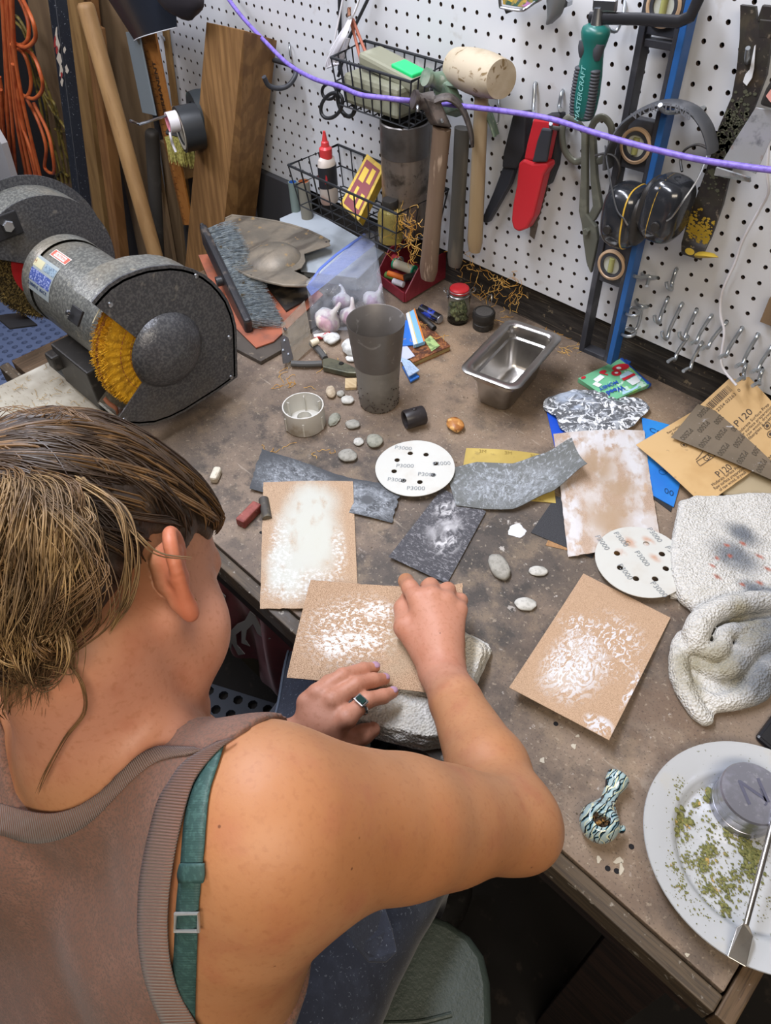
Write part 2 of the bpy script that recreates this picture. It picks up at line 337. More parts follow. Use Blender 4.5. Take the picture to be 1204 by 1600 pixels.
# ================================================================== helpers for loose things
def ztop(P,v):
    lo,hi=-1.,.82
    for _ in range(50):
        m=(lo+hi)/2
        if pj((P[0],P[1],m))[1]>v: lo=m
        else: hi=m
    return lo
def quadfn(cs,dz=None):
    """cs: four corners (u,v pixel, height) -> surface function on (s,t)"""
    P=[bz(c[0],c[1],c[2]) for c in cs]
    def fn(s,t):
        p=P[0]*(1-s)*(1-t)+P[1]*s*(1-t)+P[2]*s*t+P[3]*(1-s)*t
        if dz is not None: p=p+V3((0,0,dz(s,t)))
        return p
    return fn
def jag(fn,amp,seed=0,sides='LRTB',fr=9):
    """slightly torn edges"""
    def g(s,t):
        if s==0 and 'L' in sides: s=s+amp*mnoise.noise(Vector((t*fr*3,seed,0)))
        if s==1 and 'R' in sides: s=s+amp*mnoise.noise(Vector((t*fr*3,seed+5,0)))
        if t==0 and 'T' in sides: t=t+amp*mnoise.noise(Vector((s*fr*3,seed+9,0)))
        if t==1 and 'B' in sides: t=t+amp*mnoise.noise(Vector((s*fr*3,seed+13,0)))
        return fn(s,t)
    return g
def on(fn,u0,v0,ang=0,off=.0007,flip=False):
    """text placing on a sheet around (u0,v0); ang = direction of reading in the sheet"""
    e=1e-3; p0=fn(u0,v0); au=np.linalg.norm(fn(u0+e,v0)-p0)/e; av=np.linalg.norm(fn(u0,v0+e)-p0)/e
    c,s=math.cos(ang),math.sin(ang)
    n=unit(np.cross(fn(u0+e,v0)-p0,fn(u0,v0+e)-p0)); sg=1 if n[2]>0 else -1; n=n*sg
    def pl(x,y):
        y=y*sg; x_=x; a=x*c-(y*sg)*s; b=(x*s+(y*sg)*c)*sg
        q=fn(u0+a/au,v0+b/av); return q+n*off
    return pl
def topo(name,label,cat,mb,m,group=None,**k):
    o=build(name,mb,m,**k); return tag(o,label,cat,group)
m_ink=mat('grey_print','#7e8488',.8); m_ink2=mat('dark_print','#4a4038',.8)
# ------------------------------------------------------------------ sandpaper sheets
def paper_mat(nm,base,dark,layers,grit=900,rough=.75,ba=.5):
    return mat(nm,base,rough,layers=[dict(s=grit,d=2,lo=.42,hi=.62,c=dark)]+layers,bump=[dict(s=grit,d=2,a=ba,dist_m=.0006)],coord='Object')
TAN='#b89d81'; TAND='#9a7f66'
# powder-covered tan sheet, left centre
fn=jag(quadfn([(412,757,.004),(551,752,.004),(560,957,.003),(406,951,.002)],lambda s,t:.004*math.sin(math.pi*s)+.005*(1-s)**3*(1-t)),.012,3,'LB')
m=paper_mat('tan_abrasive_powdered',TAN,TAND,[
  dict(coord='UV',k='noise',s=7,d=8,lo=.22,hi=.50,c='#bfc0b7',b=[(.5,.45,.36,.40,.5),(.3,.7,.26,.26,.5),(.55,.2,.3,.2,.6)],warp=.12,nscale=7),
  dict(coord='UV',k='noise',s=24,d=7,r=.7,st=(1,1.8,1),lo=.46,hi=.6,c='#d2d3d0',a=.9,b=[(.2,.62,.12,.3,.5),(.82,.58,.08,.2,.5),(.35,.86,.34,.10,.5),(.5,.77,.36,.06,.6)],warp=.1,nscale=9),
  dict(coord='UV',k='noise',s=5,d=5,lo=.35,hi=.5,c='#bfc0b6',b=[(.52,.48,.2,.24,.6)],warp=.1)],ba=.4)
topo('sandpaper_sheet','tan sandpaper sheet thick with white powder, left of the hands at the bench edge','sandpaper',MB().sheet(fn,30,40,.0007),m,smooth=60)
# held sheet
fh=jag(quadfn([(484,899,.040),(721,919,.054),(730,1090,.052),(446,1052,.046)],lambda s,t:-.006*math.sin(math.pi*s)*(1-t)+.022*max(0,s-.82)**1.2*4*(1-t)-.010*(1-s)**2+.004*math.sin(math.pi*t)),.01,8,'TR')
m=paper_mat('tan_abrasive_held','#b3967a','#866b51',[
  dict(coord='UV',k='noise',s=34,d=5,dist=.5,r=.7,lo=.51,hi=.57,c='#d8d9d7',a=.95,b=[(.33,.5,.29,.36,.6,.3)],warp=.1,nscale=6),
  dict(coord='UV',k='noise',s=30,d=6,dist=.8,lo=.46,hi=.52,c='#e0e1e0',b=[(.47,.27,.09,.10,.7),(.24,.66,.10,.12,.6),(.40,.60,.12,.06,.6)],warp=.1,nscale=8),
  dict(coord='UV',k='noise',s=5,d=4,lo=.3,hi=.6,c='#9a8e78',a=.7,b=[(.66,.6,.14,.34,.9,.3)],warp=.1)],ba=.45)
topo('sandpaper_sheet','tan sandpaper sheet with chalky white patch, held down by both hands over a towel','sandpaper',MB().sheet(fh,40,34,.0008),m,smooth=60)
# sheet with wet white smears
f3=quadfn([(911,896,.003),(1047,965,.003),(949,1161,.014),(794,1079,.016)],lambda s,t:.008*t*t-.003*math.sin(math.pi*t)*math.sin(math.pi*s))
m=paper_mat('tan_abrasive_smeared','#b89b80','#9f8368',[
  dict(coord='UV',k='noise',s=4,d=6,dist=1.5,lo=.40,hi=.6,c='#c3b7ac',a=.7,b=[(.42,.66,.27,.25,.5)],warp=.12,nscale=5),
  dict(coord='UV',k='noise',s=6,d=5,dist=5,r=.6,lo=.47,hi=.55,c='#cfd1d6',a=.85,b=[(.42,.66,.30,.27,.5)],warp=.12,nscale=6,rough=.35),
  dict(coord='UV',k='noise',s=14,d=5,dist=3,lo=.53,hi=.57,c='#dcdee3',a=.9,b=[(.36,.66,.24,.22,.6)],warp=.12,nscale=6,rough=.35),
  dict(coord='UV',k='noise',s=16,d=5,dist=2,lo=.53,hi=.58,c='#d3d5da',a=.85,b=[(.6,.40,.34,.24,.6),(.25,.4,.2,.1,.5)],warp=.1,rough=.35),
  dict(coord='UV',k='noise',s=9,d=5,dist=3,lo=.46,hi=.56,c='#d0d2d8',a=.9,b=[(.86,.94,.14,.06,.4),(.97,.62,.04,.16,.4)],warp=.06,rough=.35)],ba=.3)
topo('sandpaper_sheet','tan sandpaper sheet with wet white swirls, curling up at its lower edge','sandpaper',MB().sheet(f3,30,40,.0008),m,smooth=60)
# blue sleeve under the pale sheet
mblue=mat('blue_coated_paper','#2f86d0',.42,layers=[dict(s=6,lo=.45,hi=.7,c='#2a6fc4')])
fb=quadfn([(1002,652,.006),(1085,674,.006),(1052,792,.003),(1016,772,.003)])
t_=thing('sandpaper_sleeve','bright blue printed paper sleeve peeking out beside the pale worn sandpaper','paper sleeve',bz(1040,720))
build('printed_face',MB().sheet(fb,6,10,.0012),mblue,t_)
mdb=mat('blue_print','#15406e',.6)
lettering('CERAM',.016,on(fb,.45,.18,-.25),mdb,t_); lettering('00',.016,on(fb,.72,.87,.05),mdb,t_)
for k in range(3):
    a=MB(); c_=fb(.45+.12*k,.66-.05*k)+V3((0,0,.0008)); a.lathe([(.006,0),(.0052,0.0)],c_,(0,0,1),20); build('round_symbol',a,mdb,t_,raw=True,smooth=0)
fb2=quadfn([(853,640,.004),(902,650,.004),(905,720,.003),(868,705,.003)])
topo('sandpaper_sleeve','deep blue paper corner showing left of the pale worn sandpaper','paper sleeve',MB().sheet(fb2,5,6,.0012),mat('royal_blue_paper','#1f4fc0',.4),smooth=60)
# dark pieces below the pale sheet
topo('sandpaper_sheet','black sandpaper corner poking out below the pale worn sheet, left side','sandpaper',MB().sheet(quadfn([(868,775,.002),(960,800,.002),(925,872,.0015),(829,832,.0015)]),6,6,.0009),paper_mat('black_abrasive','#3b3c40','#2a2b2e',[]),smooth=60)
topo('sandpaper_sheet','brown paper edge under the black corner, left of the white disc','sandpaper',MB().sheet(quadfn([(860,835,.0008),(1000,830,.0008),(985,882,.0008),(852,852,.0008)]),6,6,.0006),paper_mat('brown_backing','#a27d56','#8a6846',[]),smooth=60)
topo('sandpaper_sheet','black strip sticking out behind the big round disc, right of the blue sleeve','sandpaper',MB().sheet(quadfn([(1022,745,.0012),(1053,782,.0012),(1048,800,.0012),(1015,775,.0012)]),4,4,.0008),paper_mat('black_abrasive2','#2c2c2f','#1e1f22',[]),smooth=60)
# pale worn sheet
f4=jag(quadfn([(864,678,.009),(1006,673,.009),(1032,858,.006),(888,868,.007)],lambda s,t:.006*math.sin(math.pi*s)*(.4+.6*t)+.003*math.sin(5*t+3*s)),.008,21,'LRB')
m=paper_mat('pale_worn_abrasive','#b59e8b','#9c8673',[
  dict(coord='UV',k='noise',s=4,d=8,lo=.42,hi=.6,c='#c3bebb',a=.9),
  dict(coord='UV',k='noise',s=7,d=7,lo=.42,hi=.54,c='#cccdd1',b=[(.5,.1,.5,.14,.5),(.08,.75,.14,.3,.5),(.85,.2,.16,.3,.5),(.75,.8,.2,.12,.5)],warp=.1,a=.85),
  dict(coord='UV',k='noise',s=6,d=5,lo=.3,hi=.5,c='#a48c72',a=.9,b=[(.45,.32,.2,.16,.8),(.5,.75,.3,.18,.8),(.62,.5,.2,.1,.8)],warp=.12),
  dict(coord='UV',k='noise',s=10,d=5,lo=.45,hi=.6,c='#b39679',a=.7,b=[(.9,.5,.07,.05,.4),(.1,.93,.1,.05,.4),(.8,.95,.12,.04,.4)],warp=.05)],ba=.3)
topo('sandpaper_sheet','pale worn pinkish sandpaper sheet in front of the pouch','sandpaper',MB().sheet(f4,30,40,.0008),m,smooth=60)
# dark strip, torn, powdered
pts5=[(410,708,.010),(628,765,.003),(612,818,.002),(390,765,.004)]
f5=jag(quadfn(pts5,lambda s,t:.010*math.exp(-s*7)*(1-t)+.003*math.sin(7*s+2*t)+.004*s*(1-t)*math.sin(9*s)),.02,31,'LRT',6)
SMEAR=lambda b:[dict(coord='UV',k='noise',s=4,st=(3,1,1),d=6,dist=1.5,lo=.3,hi=.75,c='#91979e',a=.8,b=b,warp=.15,nscale=4),
  dict(coord='UV',k='noise',s=9,st=(2.5,1,1),d=6,dist=2.4,lo=.46,hi=.72,c='#b9c0c8',a=.6,b=b,warp=.15,nscale=5)]
m=paper_mat('dark_wet_abrasive','#4a4d51','#3b3d41',SMEAR([(.3,.55,.3,.5,.5),(.75,.6,.28,.5,.4)])+[dict(coord='UV',k='blob',c='#54575b',b=[(.8,.55,.05,.16,.4)],warp=.03)],grit=1500)
topo('sandpaper_sheet','torn dark grey sandpaper strip with white smears, behind the powdered tan sheet','sandpaper',MB().sheet(f5,40,14,.0007),m,smooth=60)
# dark sheet in the centre
f6=quadfn([(690,763,.004),(759,799,.004),(698,912,.003),(607,872,.004)],lambda s,t:.006*(1-s)*t*t*.6)
m=paper_mat('dark_dusty_abrasive','#4b4b50','#3a3a3f',[dict(coord='UV',k='noise',s=4,d=7,dist=.8,lo=.38,hi=.62,c='#a9a9ad',b=[(.45,.36,.32,.3,.7)],warp=.12),
  dict(coord='UV',k='noise',s=9,d=7,dist=1,lo=.45,hi=.65,c='#c9c9cc',b=[(.62,.52,.24,.22,.6),(.3,.2,.25,.14,.6)],warp=.12),
  dict(coord='UV',k='noise',s=14,st=(1,3,1),d=5,dist=1,lo=.5,hi=.68,c='#a2a2a7',a=.5),dict(coord='UV',k='blob',c='#6b6b6f',b=[(.45,.48,.09,.07,.8)],warp=.05,a=.8)],grit=1500)
topo('sandpaper_sheet','small dark sandpaper sheet dusted white, between the round disc and the right hand','sandpaper',MB().sheet(f6,20,26,.0008),m,smooth=60)
# yellow sheet
fy=quadfn([(728,700,.002),(860,712,.003),(868,786,.002),(716,772,.002)],lambda s,t:.004*math.sin(math.pi*s)*(1-t))
t_=thing('sandpaper_sheet','yellow paper sheet with worn gold backing under the curled grey strip','sandpaper',bz(790,740))
build('backing',MB().sheet(fy,14,8,.0007),mat('yellow_backing','#a8924c',.5,layers=[dict(s=9,lo=.4,hi=.65,c='#c0a95c'),dict(s=40,d=4,lo=.6,hi=.7,c='#8d7a46')]),t_,smooth=60)
for k in range(3): lettering('3M',.010,on(fy,.2+.3*k,.07,0),mat('gold_print','#8a7638',.6),t_)
# curled grey strip
def f7(s,t):
    a=[(697,733),(745,722),(800,724),(850,708),(893,684)]; b=[(712,790),(760,797),(800,795),(860,768),(917,724)]
    za=[.012,.006,.012,.022,.050]; zb=[.006,.004,.008,.016,.040]
    x=s*4; i=min(3,int(x)); r=x-i; r2=r*r*(3-2*r)*.4+r*.6
    pa=bz(a[i][0]*(1-r)+a[i+1][0]*r,a[i][1]*(1-r2)+a[i+1][1]*r2,za[i]*(1-r2)+za[i+1]*r2); pb=bz(b[i][0]*(1-r)+b[i+1][0]*r,b[i][1]*(1-r2)+b[i+1][1]*r2,zb[i]*(1-r2)+zb[i+1]*r2)
    q=pa*(1-t)+pb*t+V3((0,0,-.007*math.sin(math.pi*t))); q[2]=max(q[2],.0065); return q
m=paper_mat('grey_curled_abrasive','#6a6d6c','#595c5b',SMEAR([(.45,.55,.42,.42,.6)])+[dict(coord='UV',k='noise',s=9,st=(3,1,1),d=5,dist=1,lo=.5,hi=.7,c='#b9c1ca',a=.5)],grit=1600)
topo('sandpaper_sheet','curled grey sandpaper strip with its right end standing up, over the yellow sheet','sandpaper',MB().sheet(f7,40,14,.0008),m,smooth=60)
# crumpled round wet abrasive (right back)
def f8(s,t):
    r=(t**.8); a=2*math.pi*s; c=bz(928,645,.006); e=unit((CR[0][0],CR[0][1],0)); g_=V3((-e[1],e[0],0))
    k=1+.10*math.sin(3*a+1)+.06*math.sin(5*a); p=c+e*(.085*r*k*math.cos(a))+g_*(.058*r*k*math.sin(a))
    p[2]+=.010+.005*mnoise.noise(Vector((p[0]*45,p[1]*45,3)))+.003*mnoise.noise(Vector((p[0]*110,p[1]*110,7)))-.006*r*r; return p
m=mat('wet_plastic_abrasive','#5d6064',.28,layers=[dict(s=30,d=5,dist=2,lo=.5,hi=.58,c='#9ba0a6'),dict(s=55,d=4,dist=3,lo=.54,hi=.58,c='#dfe3e8'),dict(s=40,d=5,lo=.4,hi=.55,c='#a9b4c4',b=[(-.035,-.005,.04,.03,.6)],warp=.01,nscale=40)],bump=[dict(s=60,dist=1.5,a=.2,dist_m=.001)])
topo('sandpaper_disc','crumpled wet grey sanding disc lying behind the pale worn sheet','sanding disc',MB().sheet(f8,60,14,.0007),m,smooth=60)
# round white discs with eight holes
def disc(px,label,z,tx,rot=0,tilt=None,stain=()):
    c=bz(*px,z); t_=thing('sanding_disc',label,'sanding disc',c,None)
    R=.0635; n=64; mb=MB(); ex=unit((CR[0][0],CR[0][1],0)); ey=V3((-ex[1],ex[0],0))
    hol=[(.034*math.cos(2*math.pi*k/8+rot),.034*math.sin(2*math.pi*k/8+rot)) for k in range(8)]
    bm=bmesh.new(); P=lambda x,y,h=0:V3(c)+ex*x+ey*y+V3((0,0,h+(tilt(x,y) if tilt else 0)))
    vo=[bm.verts.new((R*math.cos(2*math.pi*k/n),R*math.sin(2*math.pi*k/n),0)) for k in range(n)]; ed=[bm.edges.new((vo[k],vo[(k+1)%n])) for k in range(n)]
    for hx,hy in hol:
        vv=[bm.verts.new((hx+.0045*math.cos(2*math.pi*k/14),hy+.0045*math.sin(2*math.pi*k/14),0)) for k in range(14)]; ed+=[bm.edges.new((vv[k],vv[(k+1)%14])) for k in range(14)]
    bmesh.ops.triangle_fill(bm,edges=ed,use_beauty=True); bm.verts.index_update()
    vs=[v.co.copy() for v in bm.verts]; fs=[tuple(v.index for v in f.verts) for f in bm.faces]; N=len(vs); eds=[(e.verts[0].index,e.verts[1].index) for e in bm.edges if len(e.link_faces)==1]; bm.free()
    mb.add([P(v.x,v.y,.0011) for v in vs]+[P(v.x,v.y) for v in vs],fs+[tuple(i+N for i in f[::-1]) for f in fs]+[(a,b,b+N,a+N) for a,b in eds])
    mm=mat('disc_paper_'+('rust' if stain else 'clean'),'#c2c3be',.7,layers=[dict(s=22,d=5,lo=.5,hi=.75,c='#bdbab2')]+list(stain))
    build('abrasive_face',mb,mm,t_,smooth=30)
    for (x,y,a) in tx: 
        q=[P(x,y,.0015),P(x+math.cos(a),y+math.sin(a),.0015)]
        lettering('P3000',.0115,(lambda X,Y,x=x,y=y,a=a:P(x+X*math.cos(a)-Y*math.sin(a),y+X*math.sin(a)+Y*math.cos(a),.0016)),m_ink,t_)
    return t_
disc((648,731),'round white sanding disc with eight holes, beside the pebbles and dark smeared strip',.011,[(-.018,.046,-.2),(-.016,.004,-.1),(.043,.006,.05),(.018,-.018,-.15),(-.030,-.027,-.15),(.0,-.047,-.1)],.2,tilt=lambda x,y:.0012*math.sin(x*40))
RUST=[dict(k='noise',s=60,d=4,lo=.3,hi=.6,c='#b58261',a=.75,b=[(-.030,.018,.012,.008,.8),(.012,.018,.01,.006,.9),(-.028,-.006,.008,.006,.8),(-.012,.04,.01,.006,.8)],warp=.004,nscale=60)]
disc((1001,877),'round white sanding disc with rust-tinged holes, between pale sheet and white towel',.013,[(-.020,.040,-1.2),(.030,.047,-1.2),(-.048,.034,-1.2),(.002,.004,-1.2),(-.027,-.019,-1.2),(.047,.012,-1.2),(.046,-.026,-1.1),(.012,-.05,-1.1)],.35,stain=RUST)
# P120 sheets
m120=mat('kraft_backing','#c9a877',.7,layers=[dict(s=12,d=4,lo=.45,hi=.7,c='#bd9a68'),dict(s=70,d=4,lo=.66,hi=.72,c='#8d7350',a=.5)])
fA=jag(quadfn([(993,695,.016),(1100,789,.019),(1216,706,.019),(1112,625,.017)],lambda s,t:.002*math.sin(4*s)),.006,41,'R',8)
fB=quadfn([(1092,634,.022),(1214,742,.020),(1262,690,.080),(1157,575,.100)])
for nm,f_,lb in (('A',fA,'kraft-backed P120 sandpaper sheet with torn end, lying by the towel'),('B',fB,'kraft-backed P120 sandpaper sheet leaning on the dark back plank')):
    t_=thing('sandpaper_sheet',lb,'sandpaper',f_(.5,.5)*V3((1,1,0)))
    build('kraft_backing',MB().sheet(f_,14,14,.0007),m120,t_,smooth=60)
    if nm=='A':
        A_=math.pi/2
        L=[('P120',.017,.82,.42),('Moderate Surface Prep\nRaw surface preparation\nof raw wood, drywall',.0075,.92,.40),('Raw surface preparation\nof raw wood, drywall,\nfiberglass & metal',.0065,.12,.50),('MADE IN\nUSA',.009,.42,.50),('GATOR',.013,.60,.48)]
        for tx,sz,u,v in L: lettering(tx,sz,on(fA,u,v,A_),m_ink2,t_,lines=.9)
        for (u,v) in ((.26,.42),(.22,.60),(.32,.34),(.36,.52)):
            c_=fA(u,v)+V3((0,0,.001)); build('round_symbol',MB().lathe([(.0052,0),(.0044,0)],c_,(0,0,1),20).lathe([(.0024,0),(.0001,0)],c_,(0,0,1),8),m_ink2,t_,raw=True,smooth=0)
        q=lambda u,v:fA(u,v)+V3((0,0,.001)); mb=MB()
        for a,b in (((.63,.28),(.63,.68)),((.63,.68),(.565,.70)),((.565,.70),(.565,.29)),((.565,.29),(.63,.28)),((.55,.66),(.51,.58)),((.51,.58),(.50,.44)),((.50,.44),(.53,.36)),((.53,.36),(.545,.30)),((.51,.58),(.545,.52))):
            d=unit(q(*b)-q(*a)); s_=np.cross(d,V3((0,0,1)))*.0005; mb.add([q(*a)-s_,q(*b)-s_,q(*b)+s_,q(*a)+s_],[(0,1,2,3)])
        build('emblem',mb,m_ink2,t_,raw=True,smooth=0)
    else:
        A_=math.pi/2
        L=[('P120',.017,.40,.40),('Moderate Surface Prep\nRaw surface preparation\nof raw wood, drywall,\nfiberglass & metal',.0072,.53,.50),('MADE IN USA',.008,.85,.5)]
        for tx,sz,u,v in L: lettering(tx,sz,on(fB,u,v,math.pi/2,flip=False),m_ink2,t_,lines=.9)
        for (u,v) in ((.62,.62),(.70,.55)):
            c_=fB(u,v); n_=unit(np.cross(fB(.6,.5)-fB(.5,.5),fB(.5,.6)-fB(.5,.5))); n_=n_ if n_[2]>0 else -n_
            build('round_symbol',MB().lathe([(.0056,.001),(.0046,.001)],c_,n_,20).lathe([(.0028,.001),(.0001,.001)],c_,n_,8),m_ink2,t_,raw=True,smooth=0)
        mb=MB(); x=.12
        rr=random.Random(3); v=.10
        while v<.62:
            w=rr.choice((.006,.012,.018)); p=[fB(.04,v),fB(.12,v),fB(.12,v+w),fB(.04,v+w)]; n_=unit(np.cross(p[1]-p[0],p[3]-p[0])); n_=n_ if n_[2]>0 else -n_
            mb.add([a+n_*.0008 for a in p],[(0,1,2,3)]); v+=w+rr.choice((.008,.014))
        build('barcode',mb,m_ink2,t_,raw=True,smooth=0)
        lettering('12354 03263  0',.0085,on(fB,.165,.42,math.pi/2),m_ink2,t_)
# P2500 strip
f9=quadfn([(1048,683,.026),(1090,631,.030),(1330,742,.024),(1330,812,.016)],lambda s,t:.006*math.sin(3*t))
t_=thing('sandpaper_strip','olive-brown sandpaper strip printed P2500 lying across the kraft sheets','sandpaper',f9(.5,.3)*V3((1,1,0)))
build('printed_backing',MB().sheet(f9,8,30,.0008),mat('olive_backing','#74695a',.6,layers=[dict(s=9,d=4,lo=.4,hi=.65,c='#675d4f'),dict(s=16,d=6,dist=2,lo=.62,hi=.68,c='#c9cbd0',a=.8),dict(s=200,lo=.7,hi=.75,c='#d8d8d8')]),t_,smooth=60)
for i in range(5):
    for j,u in enumerate((.2,.52,.86)):
        v=.06+i*.11+.055*(j%2)
        lettering('P2500',.0125,on(f9,u,v,math.radians(175)),mat('olive_print','#4c453b',.7),t_,shear=.1)
# ------------------------------------------------------------------ pebbles, rocks and crumbs
def stonemat(nm,c,d): return mat(nm,c,.8,layers=[dict(s=90,d=5,lo=.42,hi=.62,c=d),dict(s=300,d=2,lo=.62,hi=.7,c='#57544e',a=.5)],bump=[dict(s=200,a=.3,dist_m=.0006)])
ms=[stonemat('stone_tan','#b3a58f','#9a8a74'),stonemat('stone_grey','#9a9890','#85837b'),stonemat('stone_pale','#bdbcb6','#a5a49d'),stonemat('stone_green','#949488','#7d7e72'),stonemat('stone_white','#cfcfcb','#b5b5b0')]
EX=unit((CR[0][0],CR[0][1],0)); EY=V3((-EX[1],EX[0],0))
def pebble(px,a,b,h,mi,lab,ang=0,seed=0,grp=None,nm='pebble',amp=.16,cat='stone'):
    k=pj(bz(*px))[2]/FPX; z=h*k*.42; c=bz(px[0],px[1],z*.6)
    c[2]=z; x=EX*math.cos(ang)+EY*math.sin(ang); y=-EX*math.sin(ang)+EY*math.cos(ang)
    topo(nm,lab,cat,MB().blob(c,(a*k,b*k*1.25,z*1.02),(x,y,(0,0,1)),seed,amp,1.2,3),ms[mi] if isinstance(mi,int) else mi,group=grp,smooth=60)
for i,(p,a,b,h,mi,lab,an) in enumerate([
 ((517,614),8,11,12,0,'tan upright pebble, topmost one above the white plastic cap',.1),((532,616),6,6,8,1,'tiny grey pebble right of the tan upright one',0),
 ((543,626),10,8,10,2,'pale lumpy pebble just left of the tall metal cup',0),((522,656),8,13,8,3,'angular greenish stone chip touching the white cap',-.3),
 ((551,664),12,8,10,1,'grey oval pebble right of the angular chip',0),((560,691),8,7,7,2,'small round pale pebble left of the speckled one',0),
 ((585,690),13,12,13,3,'speckled grey-green round pebble, rightmost of the cluster',.2),((543,713),15,11,12,1,'largest grey pebble, lowest of the cluster by the cap',-.3),
 ((780,888),15,21,16,1,'tall grey pebble with a flat facet, between dark sheet and pale sheet',.3),((841,893),15,8,8,2,'small light grey bean-shaped pebble right of the tall one',0),
 ((820,945),17,10,10,2,'flat oval buff pebble, lowest one on the bench',-.15),((560,545),27,17,24,4,'large off-white rock behind the tall metal cup',-.1),
 ((519,531),13,10,15,4,'chalky white broken rock left of the large off-white one',.3),((551,561),11,7,8,4,'small white rock chip just above the plier jaws',0),((567,566),11,8,10,4,'white rock chip beside the cup base',0),
 ((503,553),7,6,8,0,'brown pebble between plier handles and white rock',0),((277,540),0,0,0,0,'',0)]):
    if a: pebble(p,a,b,h,mi,lab,an,i,amp=.28 if i in(3,12,11) else .15)
pebble((711,665),13,14,17,mat('amber_rock','#b98248',.4,layers=[dict(k='cells',s=120,lo=.3,hi=.8,c='#8a4f20'),dict(s=90,d=4,lo=.5,hi=.6,c='#d6a866'),dict(s=60,lo=.6,hi=.66,c='#6a4428')]),'rough amber-coloured pebble between the steel pan and the round disc',.4,99)
pebble((808,829),13,11,2,mat('chalk_powder','#d3d6da',.95,bump=[dict(s=400,a=.8)]),'small smear of white chalk powder right of the small dark sheet',0,60,nm='chalk_smear',amp=.5,cat='powder')
# block bits
def boxpx(nm,lab,cat,c,size,ang,m,z=0,bev=.002,grp=None,tilt=0,sm=0):
    p=bz(*c,z+size[2]/2); x=EX*math.cos(ang)+EY*math.sin(ang); y=-EX*math.sin(ang)+EY*math.cos(ang)
    mb=MB().box(p,size,(x,y,(0,0,1))); return topo(nm,lab,cat,mb,m,group=grp,smooth=sm,bevel=bev)
boxpx('eraser_block','small cream-white chalk block lying alone left on the bench','chalk',(337,742),(.013,.028,.014),-.15,mat('cream_block','#cfc9b8',.6,layers=[dict(s=80,lo=.5,hi=.6,c='#b7ac98')]),bev=.004)
boxpx('polishing_bar','dull red polishing compound bar left of the powdered tan sheet','polishing compound',(389,804),(.016,.044,.016),-.55,mat('red_compound','#8d4a41',.55,layers=[dict(s=60,d=4,lo=.45,hi=.65,c='#74352f'),dict(s=120,lo=.66,hi=.72,c='#caa79d')],bump=[dict(s=60,a=.4)]),bev=.0025)
c=bz(415,799,.0075)
topo('polishing_stick','round charcoal-grey stick between red bar and tan sheet','polishing compound',MB().lathe([(.001,-.001),(.0075,0),(.008,.042),(.001,.043)],c-EY*.016+EX*.004,EY*.97-EX*.24,20),mat('charcoal_stick','#46423d',.6,layers=[dict(s=50,d=4,lo=.5,hi=.65,c='#6b6352')]),smooth=40)
boxpx('wood_tile','small square light wood tile left of the tall metal cup','wood block',(548,600),(.021,.028,.006),.02,mat('light_wood_tile','#b7a27e',.6,layers=[dict(s=30,st=(1,6,1),lo=.4,hi=.7,c='#a48d68')]),bev=.0006)
# crumbs and fibres that nobody could count
rnd=random.Random(11); mb=MB()
for k in range(520):
    if rnd.random()<.5: u,v=rnd.uniform(440,900),rnd.uniform(520,700)
    else: u,v=rnd.uniform(300,1200),rnd.uniform(520,1400)
    p=bz(u,v); 
    if p[1]<-.77 or p[1]>-.01 or p[0]>.53: continue
    r=rnd.uniform(.0004,.0014); mb.blob(p+V3((0,0,r*.5)),(r,r*rnd.uniform(.5,1),r*.6),seed=k,n=1,amp=.3)
for (u,v),n_ in (((640,495),0),((700,725),6),((770,520),12),((886,598),8)):
    for k in range(n_): 
        p=bz(u+rnd.gauss(0,9),v+rnd.gauss(0,5)); mb.blob(p+V3((0,0,.001)),rnd.uniform(.001,.002),seed=k,n=1,amp=.4)
topo('crumbs','scattered dark and light grit crumbs over the worktop','debris',mb,mat('grit','#6f6252',.9,layers=[dict(s=8,lo=.5,hi=.55,c='#b9b0a0')]),smooth=0); bpy.data.objects['crumbs']['kind']='stuff'
def fibres(lab,cents,n,L,m,r=.00045,z0=.001,nm='straw_fibres',wall=None,kind='stuff'):
    mb=MB()
    for k in range(n):
        cx=cents[k%len(cents)]; p=V3(cx)+V3((rnd.gauss(0,.012),rnd.gauss(0,.008) if wall is None else 0,rnd.gauss(0,.012) if wall is not None else 0)); a=rnd.uniform(0,6.28); pts=[]
        for q in range(6):
            pts.append(p.copy()); a+=rnd.gauss(0,.7); st=rnd.uniform(.5,1)*L/5
            p=p+(V3((math.cos(a),math.sin(a),0)) if wall is None else V3((math.cos(a),0,math.sin(a))))*st
            if wall is None: p[2]=max(z0,p[2]+rnd.gauss(0,.0015))
            else: p[1]=min(-.001,wall+rnd.gauss(0,.003))
        mb.tube(smooth_path(pts,2),r,4)
    return tag(build(nm,mb,m,smooth=60),lab,'fibres',kind=kind)
m_fib=mat('orange_fibre','#b98630',.7,layers=[dict(s=20,lo=.4,hi=.6,c='#d3a85a')])
fibres('orange straw fibres scattered on the bench around the pliers and cap',[bz(440,594),bz(448,598),bz(515,570),bz(425,700),bz(455,597),bz(340,550),bz(508,708),bz(655,505,.02),bz(690,530,.02),bz(640,525,.025)],34,.035,m_fib)
fibres('yellow straw fibres scattered behind the steel pan near the back plank',[bz(840,525),bz(900,540),bz(860,520),bz(880,550),bz(790,500)],40,.03,m_fib)
fibres('loose orange raffia threads hanging along the pegboard lower edge',[wy(745,420,-.004),wy(775,435,-.004),wy(800,445,-.004),wy(720,405,-.004),wy(812,470,-.002),wy(765,450,.0)],46,.05,m_fib,wall=-.008)
fibres('pale dry straw bits on the light board in front of the grinder',[V3((-.84+.03*(k%7),-.74-.02*(k%6),.014)) for k in range(42)],40,.03,mat('dry_straw','#a38a5c',.8),z0=.0145)
